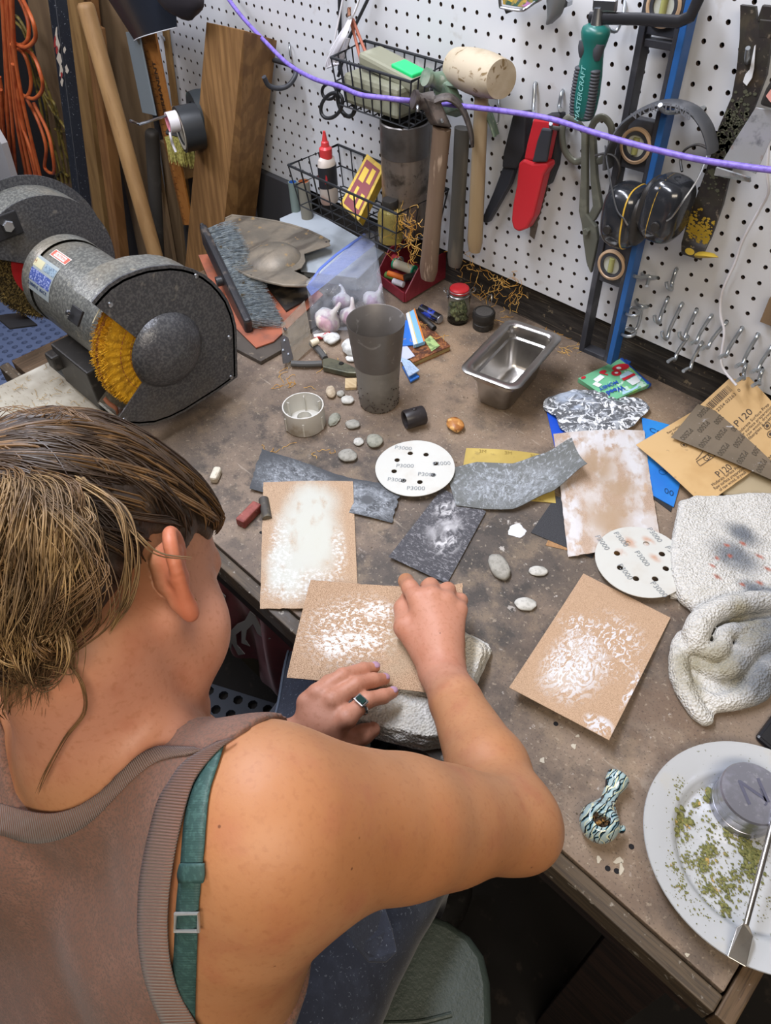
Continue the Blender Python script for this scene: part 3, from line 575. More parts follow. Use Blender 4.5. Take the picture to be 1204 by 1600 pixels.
# ------------------------------------------------------------------ metal cup
P=bz(592,628); ht=ztop(P,500)
t_=thing('metal_cup','tall tapered dull grey metal cup standing in the middle of the bench','cup',P)
m_cup=mat('grey_worn_metal','#6f6b68',.45,metal=.45,layers=[dict(s=8,d=5,lo=.4,hi=.7,c='#5f5b58'),dict(s=24,d=6,dist=1.5,lo=.58,hi=.68,c='#9c9a98',a=.7)],bump=[dict(s=300,st=(1,1,8),a=.1)])
m_cupl=mat('frosted_grey_base','#8a8782',.5,metal=.3,layers=[dict(s=14,d=5,lo=.4,hi=.65,c='#74716c'),dict(s=22,d=6,lo=.5,hi=.62,c='#3c332b',b=[(0,0,.2,.2,.2)],warp=0,a=.0)])
build('upper_cup',MB().lathe([(.0392,ht*.52),(.0402,ht*.55),(.0475,ht-.002),(.0478,ht),(.0465,ht-.001),(.039,ht*.55),(.0355,ht*.4),(.0335,.006),(0,.005)],P,seg=56),m_cup,t_,smooth=50)
build('lower_cup',MB().lathe([(.0,0),(.0325,0),(.0345,.004),(.0365,ht*.30),(.0392,ht*.522)],P,seg=56),m_cupl,t_,smooth=50)
rc=random.Random(8); mb=MB()
for k in range(130):
    a=rc.uniform(0,6.28); z=abs(rc.gauss(0,.022)); r=np.interp(z,[0,.004,ht*.3],[.0328,.0347,.0367]); d=V3((math.cos(a),math.sin(a),0)); mb.blob(P+d*r+V3((0,0,z+.001)),(.0016,.0016,.0009),seed=k,n=1,amp=.5)
build('dried_dirt',mb,mat('dark_grime','#3a3029',.9),t_,smooth=0)
# white plastic cap, open upwards
P=bz(477,663); h=.042; t_=thing('white_cap','white round plastic cap lying open side up beside the pebbles','plastic cap',P)
mw=mat('white_plastic','#c9c8c2',.4,layers=[dict(s=20,d=5,lo=.55,hi=.7,c='#a89f8f')])
mb=MB().lathe([(0,0),(.0335,0),(.0355,.003),(.0352,h),(.0332,h),(.0325,.006),(0,.006)],P,seg=48)
build('cap_wall',mb,mw,t_); 
mb=MB().lathe([(.014,.006),(.014,.018),(.0125,.018),(.0125,.006)],P,seg=32)
build('inner_ring',mb,mw,t_)
for k in range(6):
    a=k*math.pi/3+.3; d=V3((math.cos(a),math.sin(a),0)); build('inner_rib',MB().box(P+d*.0305+V3((0,0,.022)),(.005,.0012,.03),(d,np.cross((0,0,1),d),(0,0,1))),mw,t_,smooth=0)
    build('outer_rib',MB().box(P+d*.0358+V3((0,0,.016)),(.0014,.003,.026),(d,np.cross((0,0,1),d),(0,0,1))),mw,t_,smooth=0)
# black curled tube piece
P=bz(647,652,.018); ax=unit(EX*.9+EY*.35)
mb=MB(); pr=[(.0155,0),(.0165,.002),(.0165,.034),(.0155,.036),(.0125,.034),(.0125,.002),(.0155,0)]
mb.lathe(pr,P-ax*.018,ax,28); mb.blob(P+V3((0,0,.0165))+EY*.002,(.004,.004,.002),n=2,amp=0)
topo('rubber_ring','short black plastic pipe collar lying on its side right of the cup','pipe collar',mb,mat('black_plastic','#2c2829',.38,layers=[dict(s=40,lo=.55,hi=.7,c='#4a4544')]),smooth=40)
# ------------------------------------------------------------------ steel gastronorm pan
m_ss=mat('stainless_steel','#b5b2ae',.22,metal=1,layers=[dict(s=10,d=5,lo=.5,hi=.7,c='#98948e')],bump=[dict(s=6,st=(1,1,20),a=.03,dist_m=.001)])
m_ss.node_tree.nodes['Principled BSDF'].inputs['Roughness'].default_value=.30
zr=.082; A,B,C_,D=[bz(*p,zr) for p in ((722,577),(796,497),(877,527),(803,608))]; ctr=(A+B+C_+D)/4
lx=unit((B-A)+(C_-D)); ly=unit((D-A)+(C_-B)); ly=unit(ly-lx*(ly@lx)); Lx,Ly=.180,.108
def rrect(hx,hy,r,z,n=8):
    out=[]
    for sx,sy,a0 in ((1,1,0),(-1,1,90),(-1,-1,180),(1,-1,270)):
        for k in range(n+1):
            a=math.radians(a0+90*k/n); out.append(ctr*V3((1,1,0))+lx*(sx*(hx-r)+r*math.cos(a))+ly*(sy*(hy-r)+r*math.sin(a))+V3((0,0,z)))
    return out
prof=[(Lx/2,Ly/2,.018,zr-.004),(Lx/2+.0008,Ly/2+.0008,.018,zr-.001),(Lx/2-.001,Ly/2-.001,.018,zr),(Lx/2-.011,Ly/2-.011,.014,zr),(Lx/2-.0145,Ly/2-.0145,.014,zr-.004),(Lx/2-.015,Ly/2-.015,.014,zr-.022),(Lx/2-.019,Ly/2-.019,.014,zr-.024),(Lx/2-.026,Ly/2-.024,.016,.010),(Lx/2-.034,Ly/2-.032,.014,.0012),(Lx/2-.06,Ly/2-.045,.004,.001)]
mb=MB(); rings=[rrect(*p) for p in prof]; n=len(rings[0]); vs=[p for r in rings for p in r]; fs=[(i*n+k,i*n+(k+1)%n,(i+1)*n+(k+1)%n,(i+1)*n+k) for i in range(len(rings)-1) for k in range(n)]; fs.append(tuple((len(rings)-1)*n+k for k in range(n)))
mb.add(vs,fs); o=build('steel_pan',mb,m_ss,smooth=50,solid=.0009); tag(o,'small deep stainless steel food pan with rolled rim near the back plank','pan')
# ------------------------------------------------------------------ jars
m_glass=mat('clear_glass','#f4fbf8',.03,trans=1,ior=1.3); m_wire=mat('bright_wire','#a9acb0',.3,metal=1)
m_bud=mat('green_buds','#5f6349',.8,layers=[dict(s=150,d=4,lo=.4,hi=.6,c='#8b8a64'),dict(s=90,lo=.6,hi=.7,c='#3f4433')],bump=[dict(s=300,a=.8,dist_m=.002)])
P=bz(715,500); t_=thing('clip_jar','small glass clip-top jar of green buds with red lid','jar',P); hj=.068
build('glass_body',MB().lathe([(0,0),(.0205,0),(.022,.003),(.022,hj-.016),(.019,hj-.010),(.019,hj-.004),(.0175,hj-.004),(.0175,hj-.010),(.0205,hj-.017),(.0205,.005),(0,.004)],P,seg=36),m_glass,t_)
build('red_lid',MB().lathe([(.0,hj+.006),(.014,hj+.0065),(.0185,hj+.004),(.0195,hj+.001),(.0195,hj-.003),(0,hj-.003)],P,seg=36),mat('red_lid','#b3262b',.35),t_)
mb=MB()
for s_ in (1,-1):
    c_=P+EX*s_*.0225+V3((0,0,hj-.004)); mb.tube(smooth_path([c_+EY*.006,c_+EX*s_*.006+EY*.005+V3((0,0,.006)),c_+EX*s_*.007-EY*.005+V3((0,0,.004)),c_-EY*.006,c_-EY*.002+V3((0,0,-.012)),c_+EY*.004+V3((0,0,-.012)),c_+EY*.006],5),.0008,6)
mb.lathe([(.0205,hj-.009),(.0215,hj-.008),(.0205,hj-.007)],P,seg=32); mb.lathe([(.0200,hj+.000),(.0208,hj+.001),(.0200,hj+.002)],P,seg=32)
build('wire_clip',mb,m_wire,t_)
mb=MB()
for k in range(60):
    a=rnd.uniform(0,6.28); r=.016*math.sqrt(rnd.random()); mb.blob(P+V3((r*math.cos(a),r*math.sin(a),rnd.uniform(.007,.040))),rnd.uniform(.0035,.006),seed=k,n=2,amp=.35,freq=2.5)
o=build('bud_fill',mb,m_bud,t_); o['kind']='stuff'
P=bz(754,511); t_=thing('screw_jar','squat black screw-top jar with ribbed side beside the clip jar','jar',P); mbk=mat('satin_black','#262422',.45,layers=[dict(s=50,lo=.55,hi=.7,c='#3f3b37')])
build('jar_body',MB().lathe([(0,0),(.019,0),(.0205,.002),(.0205,.013),(.0195,.014),(.0205,.015),(.0205,.022),(0,.022)],P,seg=40),mbk,t_)
build('jar_lid',MB().lathe([(.0195,.022),(.0222,.023),(.0222,.033),(.0205,.036),(.0175,.0362),(.017,.0352),(0,.0352)],P,seg=40),mbk,t_)
build('lid_insert',MB().lathe([(.0165,.0357),(0,.0359)],P,seg=32),mat('speckled_black','#4a4744',.6,bump=[dict(s=900,a=1)]),t_)
mb=MB(); mb.tube(smooth_path([P+V3((-.004,.018,.034)),P+V3((-.012,.024,.05)),P+V3((-.006,.026,.058)),P+V3((-.001,.022,.05)),P+V3((.001,.018,.036))],5),.0008,5); build('wire_loop',mb,m_wire,t_)
# ------------------------------------------------------------------ things right of the cup
m_carve=mat('carved_brown_cover','#6b3f27',.6,layers=[dict(k='cells',s=160,lo=.4,hi=.6,c='#8d5a34'),dict(s=60,d=5,lo=.5,hi=.6,c='#4b2c1c')],bump=[dict(k='voronoi',s=200,a=.7,dist_m=.001)])
qb=[bz(*p,.012) for p in ((612,548),(640,490),(704,538),(650,562))]
cbk=[bz(603,523,.012),bz(660,500,.012),bz(704,540,.012),bz(645,566,.012)]
t_=thing('carved_book','brown embossed notebook with cream pages lying behind the cup','book',bz(660,545))
build('cover',MB().prism([p-V3((0,0,.003)) for p in cbk],(0,0,.003)),m_carve,t_,smooth=0,bevel=.002)
cc_=sum(cbk)/4; build('page_block',MB().prism([cc_+(p-cc_)*.97-V3((0,0,.0115)) for p in cbk],(0,0,.0085)),mat('cream_pages','#a8956a',.8,layers=[dict(s=200,st=(.1,.1,8),lo=.4,hi=.6,c='#857449')]),t_,smooth=0)
build('lower_cover',MB().prism([p-V3((0,0,.0125)) for p in cbk],(0,0,.0012)),m_carve,t_,smooth=0)
fn_=quadfn([(663,531,.0135),(672,524,.0135),(687,540,.0135),(674,549,.0135)])
topo('green_ticket','small pale green banknote-style ticket on the brown notebook','ticket',MB().sheet(fn_,3,3,.0005),mat('ticket_green','#9fb878',.6,layers=[dict(s=90,lo=.5,hi=.6,c='#6d8454')]),smooth=0)
def pack(lab,c4,z,th,m,cat='packet',nm='paper_packet',strip=None):
    P4=[bz(*p,z) for p in c4]; t_=thing(nm,lab,cat,sum(P4)/4-V3((0,0,th))); build('packet_body',MB().prism([p-V3((0,0,th)) for p in P4],(0,0,th)),m,t_,smooth=0,bevel=.0008)
    if strip:
        for (a,b,mm) in strip:
            q=[P4[0]*(1-a)+P4[1]*a,P4[0]*(1-b)+P4[1]*b,P4[3]*(1-b)+P4[2]*b,P4[3]*(1-a)+P4[2]*a]; build('printed_band',MB().prism(q,(0,0,.0004)),mm,t_,smooth=0)
    return t_,P4
msky=mat('sky_blue_card','#7fb4de',.5); mwh=mat('white_card','#d5d8dc',.6); mor=mat('orange_card','#d07c34',.5); mbl=mat('strong_blue_card','#2f6cc0',.5)
pack('slim light blue packet with white and orange bands lying on the notebook',[(634,490),(648,482),(664,533),(646,539)],.022,.008,msky,strip=[(.0,.28,mwh),(.28,.36,mat('yellow_card','#d9c27a',.5)),(.84,.98,mor)])
pack('bright blue folded packet under the slim light blue one',[(625,500),(640,500),(650,538),(625,540)],.016,.003,mbl)
pack('lilac-white card slip sticking out on the notebook left side',[(622,535),(634,538),(648,556),(625,566)],.0135,.0008,mat('lilac_card','#b9bdd6',.6))
t_,P4=pack('pale blue booklet with small print below the notebook, right of the cup',[(624,557),(640,563),(655,578),(638,588)],.014,.003,mat('pale_blue_print','#a9bfdb',.55,layers=[dict(s=200,st=(1,5,1),lo=.55,hi=.6,c='#5a6c90',a=.7)]),strip=None)
pack('dark blue booklet lying under the pale blue booklet',[(628,572),(640,572),(655,588),(641,596)],.006,.004,mbl)
def tubepx(nm,lab,cat,a,b,r,m,za=None,end=None,mend=None,seg=24):
    A=bz(*a,za if za is not None else r);B=bz(*b,za if za is not None else r); d=unit(B-A); L=np.linalg.norm(B-A); t_=thing(nm,lab,cat,(A+B)/2-V3((0,0,r)))
    build('tube_body',MB().lathe([(r*.9,0),(r,.001),(r,L-.001),(r*.9,L)],A,d,seg,cap=True),m,t_); 
    if mend: build('end_cap',MB().lathe([(0,L+.0012),(r*.85,L+.0012),(r*.9,L)],A,d,seg),mend,t_)
    return t_
tubepx('striped_can','short blue and black cylinder with silver end by the red bin','battery',(657,482),(687,499),.0095,mat('blue_black_wrap','#2a3fa0',.35,layers=[dict(s=60,st=(.3,.3,1),lo=.48,hi=.5,c='#17171b'),dict(s=30,lo=.6,hi=.62,c='#c9cdd6')]),.011,mend=mat('silver_end','#a7a9b3',.35,metal=.6))
tubepx('black_marker','thin black rubber tube lying in front of the blue cylinder','tube',(649,487),(678,513),.0058,mbk,.0165,mend=mat('dark_hole','#101010',.9))
# ------------------------------------------------------------------ pliers
m_ply=mat('old_olive_steel','#5e5d4c',.45,metal=.4,layers=[dict(s=40,lo=.5,hi=.7,c='#47483c')]); m_grip=mat('grey_rubber_grip','#4a4a49',.6)
t_=thing('pliers','old grey-handled long nose pliers pointing at the metal cup','pliers',bz(525,568))
H=.009
build('handle',MB().tube(smooth_path([bz(455,568,H),bz(478,569,H),bz(503,568,H)],5),[.006]*11,10),m_grip,t_)
build('handle',MB().tube(smooth_path([bz(486,536,H+.004),bz(497,546,H+.002),bz(508,560,H)],5),[.006]*11,10),m_grip,t_)
q=[bz(*p,H+.004) for p in ((503,561),(513,558),(528,562),(545,569),(560,577),(560,583),(542,582),(520,577),(504,573))]
build('jaw',MB().prism([p-V3((0,0,.011)) for p in q],(0,0,.011)),m_ply,t_,smooth=0,bevel=.002)
build('pivot_bolt',MB().lathe([(0,.002),(.004,.0018),(.005,0)],bz(533,568,H+.004),(0,0,1),20),mat('dark_bolt','#20201c',.5,metal=.5),t_)
# ------------------------------------------------------------------ clear plastic guard with bolts
t_=thing('plastic_guard','clear plastic eye shield plate with bolted bracket propped up near the garlic','shield',bz(462,560))
q=[bz(450,576,.001),bz(488,541,.008),bz(475,470,.072),bz(439,507,.058)]; nn=unit(np.cross(q[1]-q[0],q[3]-q[0]))
build('shield_plate',MB().prism(q,nn*.002),clearfilm('scratched_acrylic','#ddd6ca',.16,.3),t_,smooth=0)
q2=[q[0]+(q[3]-q[0])*a+(q[1]-q[0])*b+nn*.0045 for a,b in ((.12,.0),(.12,.18),(.62,.12),(.75,-.02),(.7,-.16),(.2,-.2))]
build('bracket',MB().prism(q2,nn*.0015),m_wire,t_,smooth=0)
for a,b in ((.28,.06),(.62,.0),(.45,-.1),(.85,.05)): build('bolt',MB().lathe([(.0,.004),(.003,.0035),(.0035,0)],q[0]+(q[3]-q[0])*a+(q[1]-q[0])*b+nn*.005,nn,6),m_wire,t_,smooth=0)
build('spacer',MB().cyl(bz(486,537,.022),bz(497,532,.024),.0065),mat('ivory_nylon','#cfc6ae',.5),t_)
# small red-white lip balm behind
tubepx('lip_balm','small white tube with red label behind the off-white rocks','tube',(490,527),(516,523),.006,mat('red_white_label','#c9c9c9',.4,layers=[dict(s=40,lo=.5,hi=.52,c='#b02e33')]),.008)
# ------------------------------------------------------------------ plate with herb, tin, tool, pipe, phone
P=V3((.487,-.628,0)); PC=V3((.4885,-.628,0)); PR=.1165
mpl=mat('white_china','#b3b7bb',.16,coat=.3,layers=[dict(s=200,d=2,lo=.68,hi=.72,c='#6c6f4a',a=.6),dict(s=25,d=4,lo=.6,hi=.75,c='#b9b6aa',a=.35)])
mb=MB().lathe([(a*PR/.131,b) for a,b in [(0,.006),(.084,.006),(.089,.0075),(.093,.0165),(.099,.0200),(.127,.0250),(.1305,.0262),(.131,.0248),(.129,.0220),(.100,.0155),(.090,.006),(.078,.001),(.074,0),(.07,.002),(0,.002)]],PC,seg=96)
tag(build('dinner_plate',mb,mpl,smooth=50),'large round white plate with green crumbs at the bench corner','plate')
m_herb=mat('dried_herb','#7d7c4a',.85,layers=[dict(s=300,d=3,lo=.4,hi=.6,c='#5f6338'),dict(s=150,lo=.6,hi=.68,c='#b0955a')])
mb=MB(); rnd=random.Random(5)
clus=[((1062,1280),9,40,5.5),((1064,1295),10,50,4),((1105,1330),10,90,3.2),((1100,1350),9,70,3.2),((1112,1385),10,70,3),((1150,1300),14,110,3.6),((1165,1320),9,60,4),((1180,1340),10,80,4.5),((1175,1360),12,60,3.5),((1140,1389),16,90,2.8),((1115,1296),14,40,2.6),((1050,1360),8,50,2),((1060,1390),9,45,2),((1077,1345),8,40,2.4),((1103,1238),5,12,6),((1086,1256),4,6,4.5),((1131,1424),6,14,4),((1150,1370),14,40,3),((1100,1415),25,60,1.6),((1058,1235),7,25,1.8)]
for (cx,cy),sp,n_,sz in clus:
    for k in range(n_):
        u=rnd.gauss(cx,sp*.8);v=rnd.gauss(cy,sp*.9); p=bz(u,v,.007); d=np.linalg.norm((p-PC)[:2])
        if d>.112: continue
        zz=.0065 if d<.077 else .0065+(d-.077)*.22+.011*min(1,(d-.077)/.012)
        r=abs(rnd.gauss(1,.35))*sz*.00046; mb.blob((p[0],p[1],zz+r*.5),(r,r*.8,r*.6),seed=k+cx,n=1,amp=.5,freq=2)
for k in range(700):
    u=rnd.uniform(1035,1204);v=rnd.uniform(1230,1440); p=bz(u,v,.007); d=np.linalg.norm((p-PC)[:2])
    if d>.112: continue
    zz=.0065 if d<.077 else .0065+(d-.077)*.22+.011*min(1,(d-.077)/.012)
    r=rnd.uniform(.0003,.0009); mb.blob((p[0],p[1],zz+r*.4),(r,r*.8,r*.6),seed=k,n=1,amp=.5)
tag(build('ground_herb',mb,m_herb,smooth=0),'crumbled dry green herb strewn over the white plate','herb',kind='stuff')
# tin
m_al=mat('satin_aluminium','#a9abb8',.30,metal=.9,layers=[dict(s=60,d=5,lo=.45,hi=.7,c='#c2c4d4'),dict(s=200,lo=.62,hi=.7,c='#d8dae2',a=.6)])
P=bz(1157,1262,.006); P[2]=.0068; hz=ztop(P,1226)
hz=.042; t_=thing('herb_grinder','round aluminium herb grinder tin engraved with N on the plate','grinder tin',P)
Rg=.0335
build('tin_body',MB().lathe([(0,0),(Rg-.001,0),(Rg,.001),(Rg,.012),(Rg-.0008,.0125),(Rg,.013),(Rg,.026),(0,.026)],P,seg=56),m_al,t_)
build('tin_lid',MB().lathe([(0,.0262),(Rg,.0262),(Rg+.0006,.028),(Rg+.0006,hz-.002),(Rg-.001,hz),(0,hz)],P,seg=56),m_al,t_)
top=P+V3((0,0,hz)); ee=planar(top,EX*.99+EY*.1,EY*.99-EX*.1,.0003)
lettering('N',.038,ee,mat('engraved','#82849a',.35,metal=.8),t_)
lettering('J',.020,lambda x,y:ee(x+.008,y-.004),mat('engraved','#82849a',.35,metal=.8),t_)
# dab tool
A=bz(1206,1290,.050);B=bz(1165,1445,.034)
t_=thing('spatula_tool','steel spatula tool with flat blade resting on the plate edge','spatula',(A+B)/2-V3((0,0,.01)))
A2=A+(A-B)*.25
build('rod',MB().tube([A2,A,B],[.0034,.0034,.0026],12),m_ss,t_)
C1=bz(1163,1456,.0325); C2=bz(1150,1503,.0295); d=unit(C2-C1); w=unit(np.cross(d,(0,0,1)))
q=[B-w*.003,C1-w*.0075,C2-w*.0085,C2+w*.0085,C1+w*.0075,B+w*.003]
build('blade',MB().prism([p-V3((0,0,.0008)) for p in q],(0,0,.0016)),m_ss,t_,smooth=0,bevel=.0005)
# glass pipe
m_pipe=mat('marbled_glass','#9fb4b6',.1,coat=.5,layers=[dict(k='wave',s=45,dist=6,d=1,lo=.6,hi=.85,c='#5f93a8'),dict(k='wave',s=45,dist=6,d=1,lo=.86,hi=.93,c='#0f1a20'),dict(k='wave',s=38,dist=7,d=1,lo=.92,hi=.97,c='#cfd3b4',loc=(3,1,0)),dict(k='wave',s=52,dist=5,d=1,lo=.9,hi=.95,c='#142028',loc=(1,5,0))])
t_=thing('glass_pipe','blue and black marbled glass pipe with dark bowl beside the plate','pipe',bz(945,1290))
c0=bz(936,1285,.019); c1=bz(954,1240,.013); c2=bz(962,1222,.014)
pts=smooth_path([c0,(c0+c1)/2,c1,c2,c2+(c2-c1)*.9],6)
rad=np.interp(np.linspace(0,1,len(pts)),[0,.18,.35,.55,.75,.9,1],[.018,.016,.0085,.0085,.0125,.013,.004])
mb=MB().tube(pts,list(rad),24)
up=unit((CC-c0)*V3((1,1,1))); up=unit(V3((0,0,1))+.25*up)
prof=[]
for k in range(14): 
    a=math.pi*(k/13)*.80; prof.append((.0215*math.sin(a),-.0215*math.cos(a)))
prof[0]=(0.0001,-.0215); prof+=[(.0095,.0165),(.0088,.006),(.0001,.003)]
mb.lathe(prof,c0,up,40); mb.blob(c0+EX*.0235-EY*.006+V3((0,0,-.004)),(.004,.005,.004),n=2,amp=0)
build('pipe_body',mb,m_pipe,t_,smooth=60)
mb=MB()
for k in range(60): a=rnd.uniform(0,6.28);r=.008*math.sqrt(rnd.random()); x_,y_,_=frame(up); mb.blob(c0+up*rnd.uniform(.007,.0135)+x_*r*math.cos(a)+y_*r*math.sin(a),rnd.uniform(.001,.0024),seed=k,n=1,amp=.5)
o=build('ash_fill',mb,mat('burnt_herb','#3a2a1c',.9,layers=[dict(s=200,lo=.5,hi=.6,c='#97703c')]),t_,smooth=0); o['kind']='stuff'
# phone corner
ph=[bz(*p,.0085) for p in ((1180,1150),(1225,1090),(1330,1175),(1290,1245))]
t_=thing('mobile_phone','black glossy phone whose rounded corner enters at the right edge','phone',bz(1240,1160))
cen=sum(ph)/4
build('phone_case',MB().prism([p-V3((0,0,.0085)) for p in ph],(0,0,.0085)),mat('black_case','#15151a',.3),t_,smooth=0,bevel=.006)
build('phone_screen',MB().prism([cen+(p-cen)*.9 for p in ph],(0,0,.0006)),mat('black_screen','#0b0c12',.06,coat=.5),t_,smooth=0,bevel=.003)
# ------------------------------------------------------------------ zip pouch
t_=thing('coin_pouch','flat green illustrated coin pouch with blue zip reading Weed Money','pouch',bz(960,595))
fp=quadfn([(903,591,.010),(970,560,.014),(1014,600,.014),(955,627,.010)],lambda s,t:.006*math.sin(math.pi*s)*math.sin(math.pi*t))
mg=mat('pouch_green','#6fb58c',.4,layers=[dict(s=40,lo=.6,hi=.64,c='#bfe0cf'),dict(s=25,d=3,lo=.62,hi=.66,c='#8ecb70')])
build('front_panel',MB().sheet(fp,16,16,.009),mg,t_,smooth=60)
mblu=mat('zip_blue','#1f4a9c',.5); mred=mat('pouch_red','#c22a3a',.45); mwt=mat('pouch_white','#dfe6ea',.5); mlb=mat('pouch_light_blue','#a9cfe4',.5)
mb=MB().tube(smooth_path([fp(1,0)+V3((0,0,-.004)),fp(1,.3)+V3((0,0,-.005)),fp(1,.7)+V3((0,0,-.005)),fp(1,1)+V3((0,0,-.004))],5),.0055,10); build('zip_edge',mb,mblu,t_)
build('zip_pull',MB().box(fp(1,.08)+EX*.008+V3((0,0,-.004)),(.012,.008,.004)),mblu,t_,bevel=.001,smooth=0)
on2=on(fp,.80,.72,math.radians(180),off=.0012)
def patch(pts,m,off,nm='printed_patch'):
    mb=MB(); mb.add([fp(*p)+V3((0,0,off)) for p in pts],[tuple(range(len(pts)))]); build(nm,mb,m,t_,smooth=0,raw=True)
ell=lambda cx,cy,rx,ry,n=18,a=0:[(cx+rx*math.cos(2*math.pi*k/n)*math.cos(a)-ry*math.sin(2*math.pi*k/n)*math.sin(a),cy+rx*math.cos(2*math.pi*k/n)*math.sin(a)+ry*math.sin(2*math.pi*k/n)*math.cos(a)) for k in range(n)]
patch([(.45,.75),(.6,.5),(.85,.45),(.98,.75),(.7,.98),(.3,.98)],mlb,.0010)
patch(ell(.80,.27,.19,.12,a=.1),mred,.0014); patch(ell(.59,.40,.10,.10,a=.3),mred,.0014); patch(ell(.74,.28,.05,.05),mwt,.0018); patch(ell(.59,.40,.04,.035),mwt,.0018)
patch(ell(.43,.18,.07,.06),mred,.0014); patch([(.40,.20),(.44,.34),(.41,.35),(.37,.22)],mred,.0014); patch(ell(.07,.06,.05,.04),mred,.0014)
patch([(.55,.62),(.90,.58),(.90,.65),(.55,.69)],mred,.0022); patch([(.60,.71),(.90,.67),(.86,.86),(.64,.88)],mwt,.0018)
patch([(.15,.25),(.34,.22),(.34,.36),(.15,.39)],mwt,.0014); patch([(.05,.36),(.14,.34),(.17,.50),(.08,.52)],mwt,.0014)
lettering('MONEY',.0105,on(fp,.24,.61,math.radians(172),off=.0022),mblu,t_,bold=.0004); lettering('Weed',.0135,on(fp,.26,.80,math.radians(172),off=.0022),mblu,t_,bold=.0006)

# paint drips and old screw holes on the worktop
wbo=bpy.data.objects['workbench']; mpd=mat('dried_paint_drip','#b9b2a2',.6)
for k,(u,v,a,b_) in enumerate(((966,1345,10,7),(970,1358,5,12),(935,1343,5,7),(1073,1492,5,4),(896,1166,5,6),(847,1188,5,7),(902,1150,4,3),(545,700,0,0))):
    if a:
        P_=[bz(u+a*math.cos(q*.7)*(.75+.25*math.sin(q*2.1+k)),v+b_*math.sin(q*.7)*(.75+.25*math.cos(q*1.7+k)),.0002) for q in range(9)]; build('paint_drip',MB().prism(P_,(0,0,.0004)),mpd,wbo,smooth=0)
for u,v in ((949,1357),(963,1361),(986,1323),(868,1131),(408,832)): build('screw_hole',MB().lathe([(.0001,.0004),(.0026,.0004),(.0030,.0002)],bz(u,v,0),(0,0,1),14),m_dark,wbo,smooth=0)
# ================================================================== BENCH BUFFER (grinder)
m_ham=mat('hammered_grey_enamel','#5b5c59',.38,metal=.25,layers=[dict(s=220,d=3,lo=.4,hi=.65,c='#7b7c76'),dict(s=7,d=5,lo=.45,hi=.7,c='#8b806c',a=.55),dict(s=60,d=5,lo=.64,hi=.7,c='#a39b88',a=.5)],bump=[dict(s=260,d=2,a=.5,dist_m=.001)])
m_hamd=mat('hammered_dark_enamel','#45464a',.36,metal=.3,layers=[dict(s=260,d=3,lo=.4,hi=.65,c='#5f6062'),dict(s=6,d=4,lo=.5,hi=.75,c='#6b655b',a=.6),dict(s=30,d=5,lo=.66,hi=.72,c='#948f86',a=.5)],bump=[dict(s=280,d=2,a=.6,dist_m=.001)])
GX=-.525; GY=-.636; GZ=.162; GR=.134
gc=lambda x,r=0,a=0:V3((x,GY+r*math.cos(a),GZ+r*math.sin(a)))   # a measured from +y (back) to up
bf=thing('bench_buffer','big grey hammered-enamel bench grinder with yellow buffing wheel and wire wheel','bench grinder',(-.72,-.62,.0))
def sector(x,R,a0,a1,n=40): return [gc(x,R,a0+(a1-a0)*k/n) for k in range(n+1)]
# right guard: plate with notch, flat back edge, drum band, dome
A0,A1=math.radians(-118),math.radians(141)   # notch is between A1 and A0+360 (front side)
OUT=[(143,473),(153,461),(168,446),(190,432),(213,423),(230,418),(246,416),(266,414),(286,416),(303,421),(319,429),(333,440),(345,453),(356,469),(364,489),(369,509),(370,529),(371,589),(342,610),(312,629),(290,643),(266,655),(240,664),(216,666),(196,665),(181,660)]
outl=[wx(u,v,GX) for u,v in OUT]; c0=gc(GX)
inn=[wx(u,v,GX) for u,v in ((223,599),(215,588),(210,573),(209,557),(211,541),(214,529))]
pl_=outl+inn; mb=MB(); n=len(pl_)
mb.add(pl_+[p-V3((.003,0,0)) for p in pl_]+[c0,c0-V3((.003,0,0))],[(k,(k+1)%n,2*n) for k in range(n)]+[(n+(k+1)%n,n+k,2*n+1) for k in range(n)]+[(k,(k+1)%n,n+(k+1)%n,n+k) for k in range(n)])
gp=build('guard_cover',mb,m_hamd,bf,smooth=30)
build('hub_dome',MB().lathe([(.062,0),(.060,.004),(.052,.013),(.038,.020),(.02,.0245),(.0001,.026)],gc(GX+.0005),(1,0,0),48),m_hamd,bf,smooth=60)
for su,sv in ((306,431),(172,476),(358,527),(361,589),(194,656)):
    build('screw',MB().lathe([(.0001,.0025),(.0035,.002),(.0042,0)],wx(su,sv,GX),(1,0,0),12),m_wire,bf,smooth=60)
def band(x0,x1,R,a0,a1,m,nm,th=.003):
    mb=MB(); n=48; vs=[]
    for k in range(n+1):
        a=a0+(a1-a0)*k/n
        vs+=[gc(x0,R,a),gc(x1,R,a),gc(x1,R-th,a),gc(x0,R-th,a)]
    fs=[]
    for k in range(n):
        b=4*k
        for q in range(4): fs.append((b+q,b+(q+1)%4,b+4+(q+1)%4,b+4+q))
    fs+=[(0,1,2,3),(4*n+3,4*n+2,4*n+1,4*n)]; mb.add(vs,fs); return build(nm,mb,m,bf,smooth=40)
ins=[c0+(p-c0)*.965 for p in outl]; n=len(ins); mb=MB(); X_=V3((.058,0,0)); i2=[c0+(p-c0)*.94 for p in outl]
mb.add(ins+[p-X_ for p in ins]+[p-X_ for p in i2]+i2,[(q*n+k,q*n+k+1,((q+1)%4)*n+k+1,((q+1)%4)*n+k) for q in range(4) for k in range(n-1)]+[(0,n,2*n,3*n),(n-1,2*n-1,3*n-1,4*n-1)])
build('guard_band',mb,m_ham,bf,smooth=40)
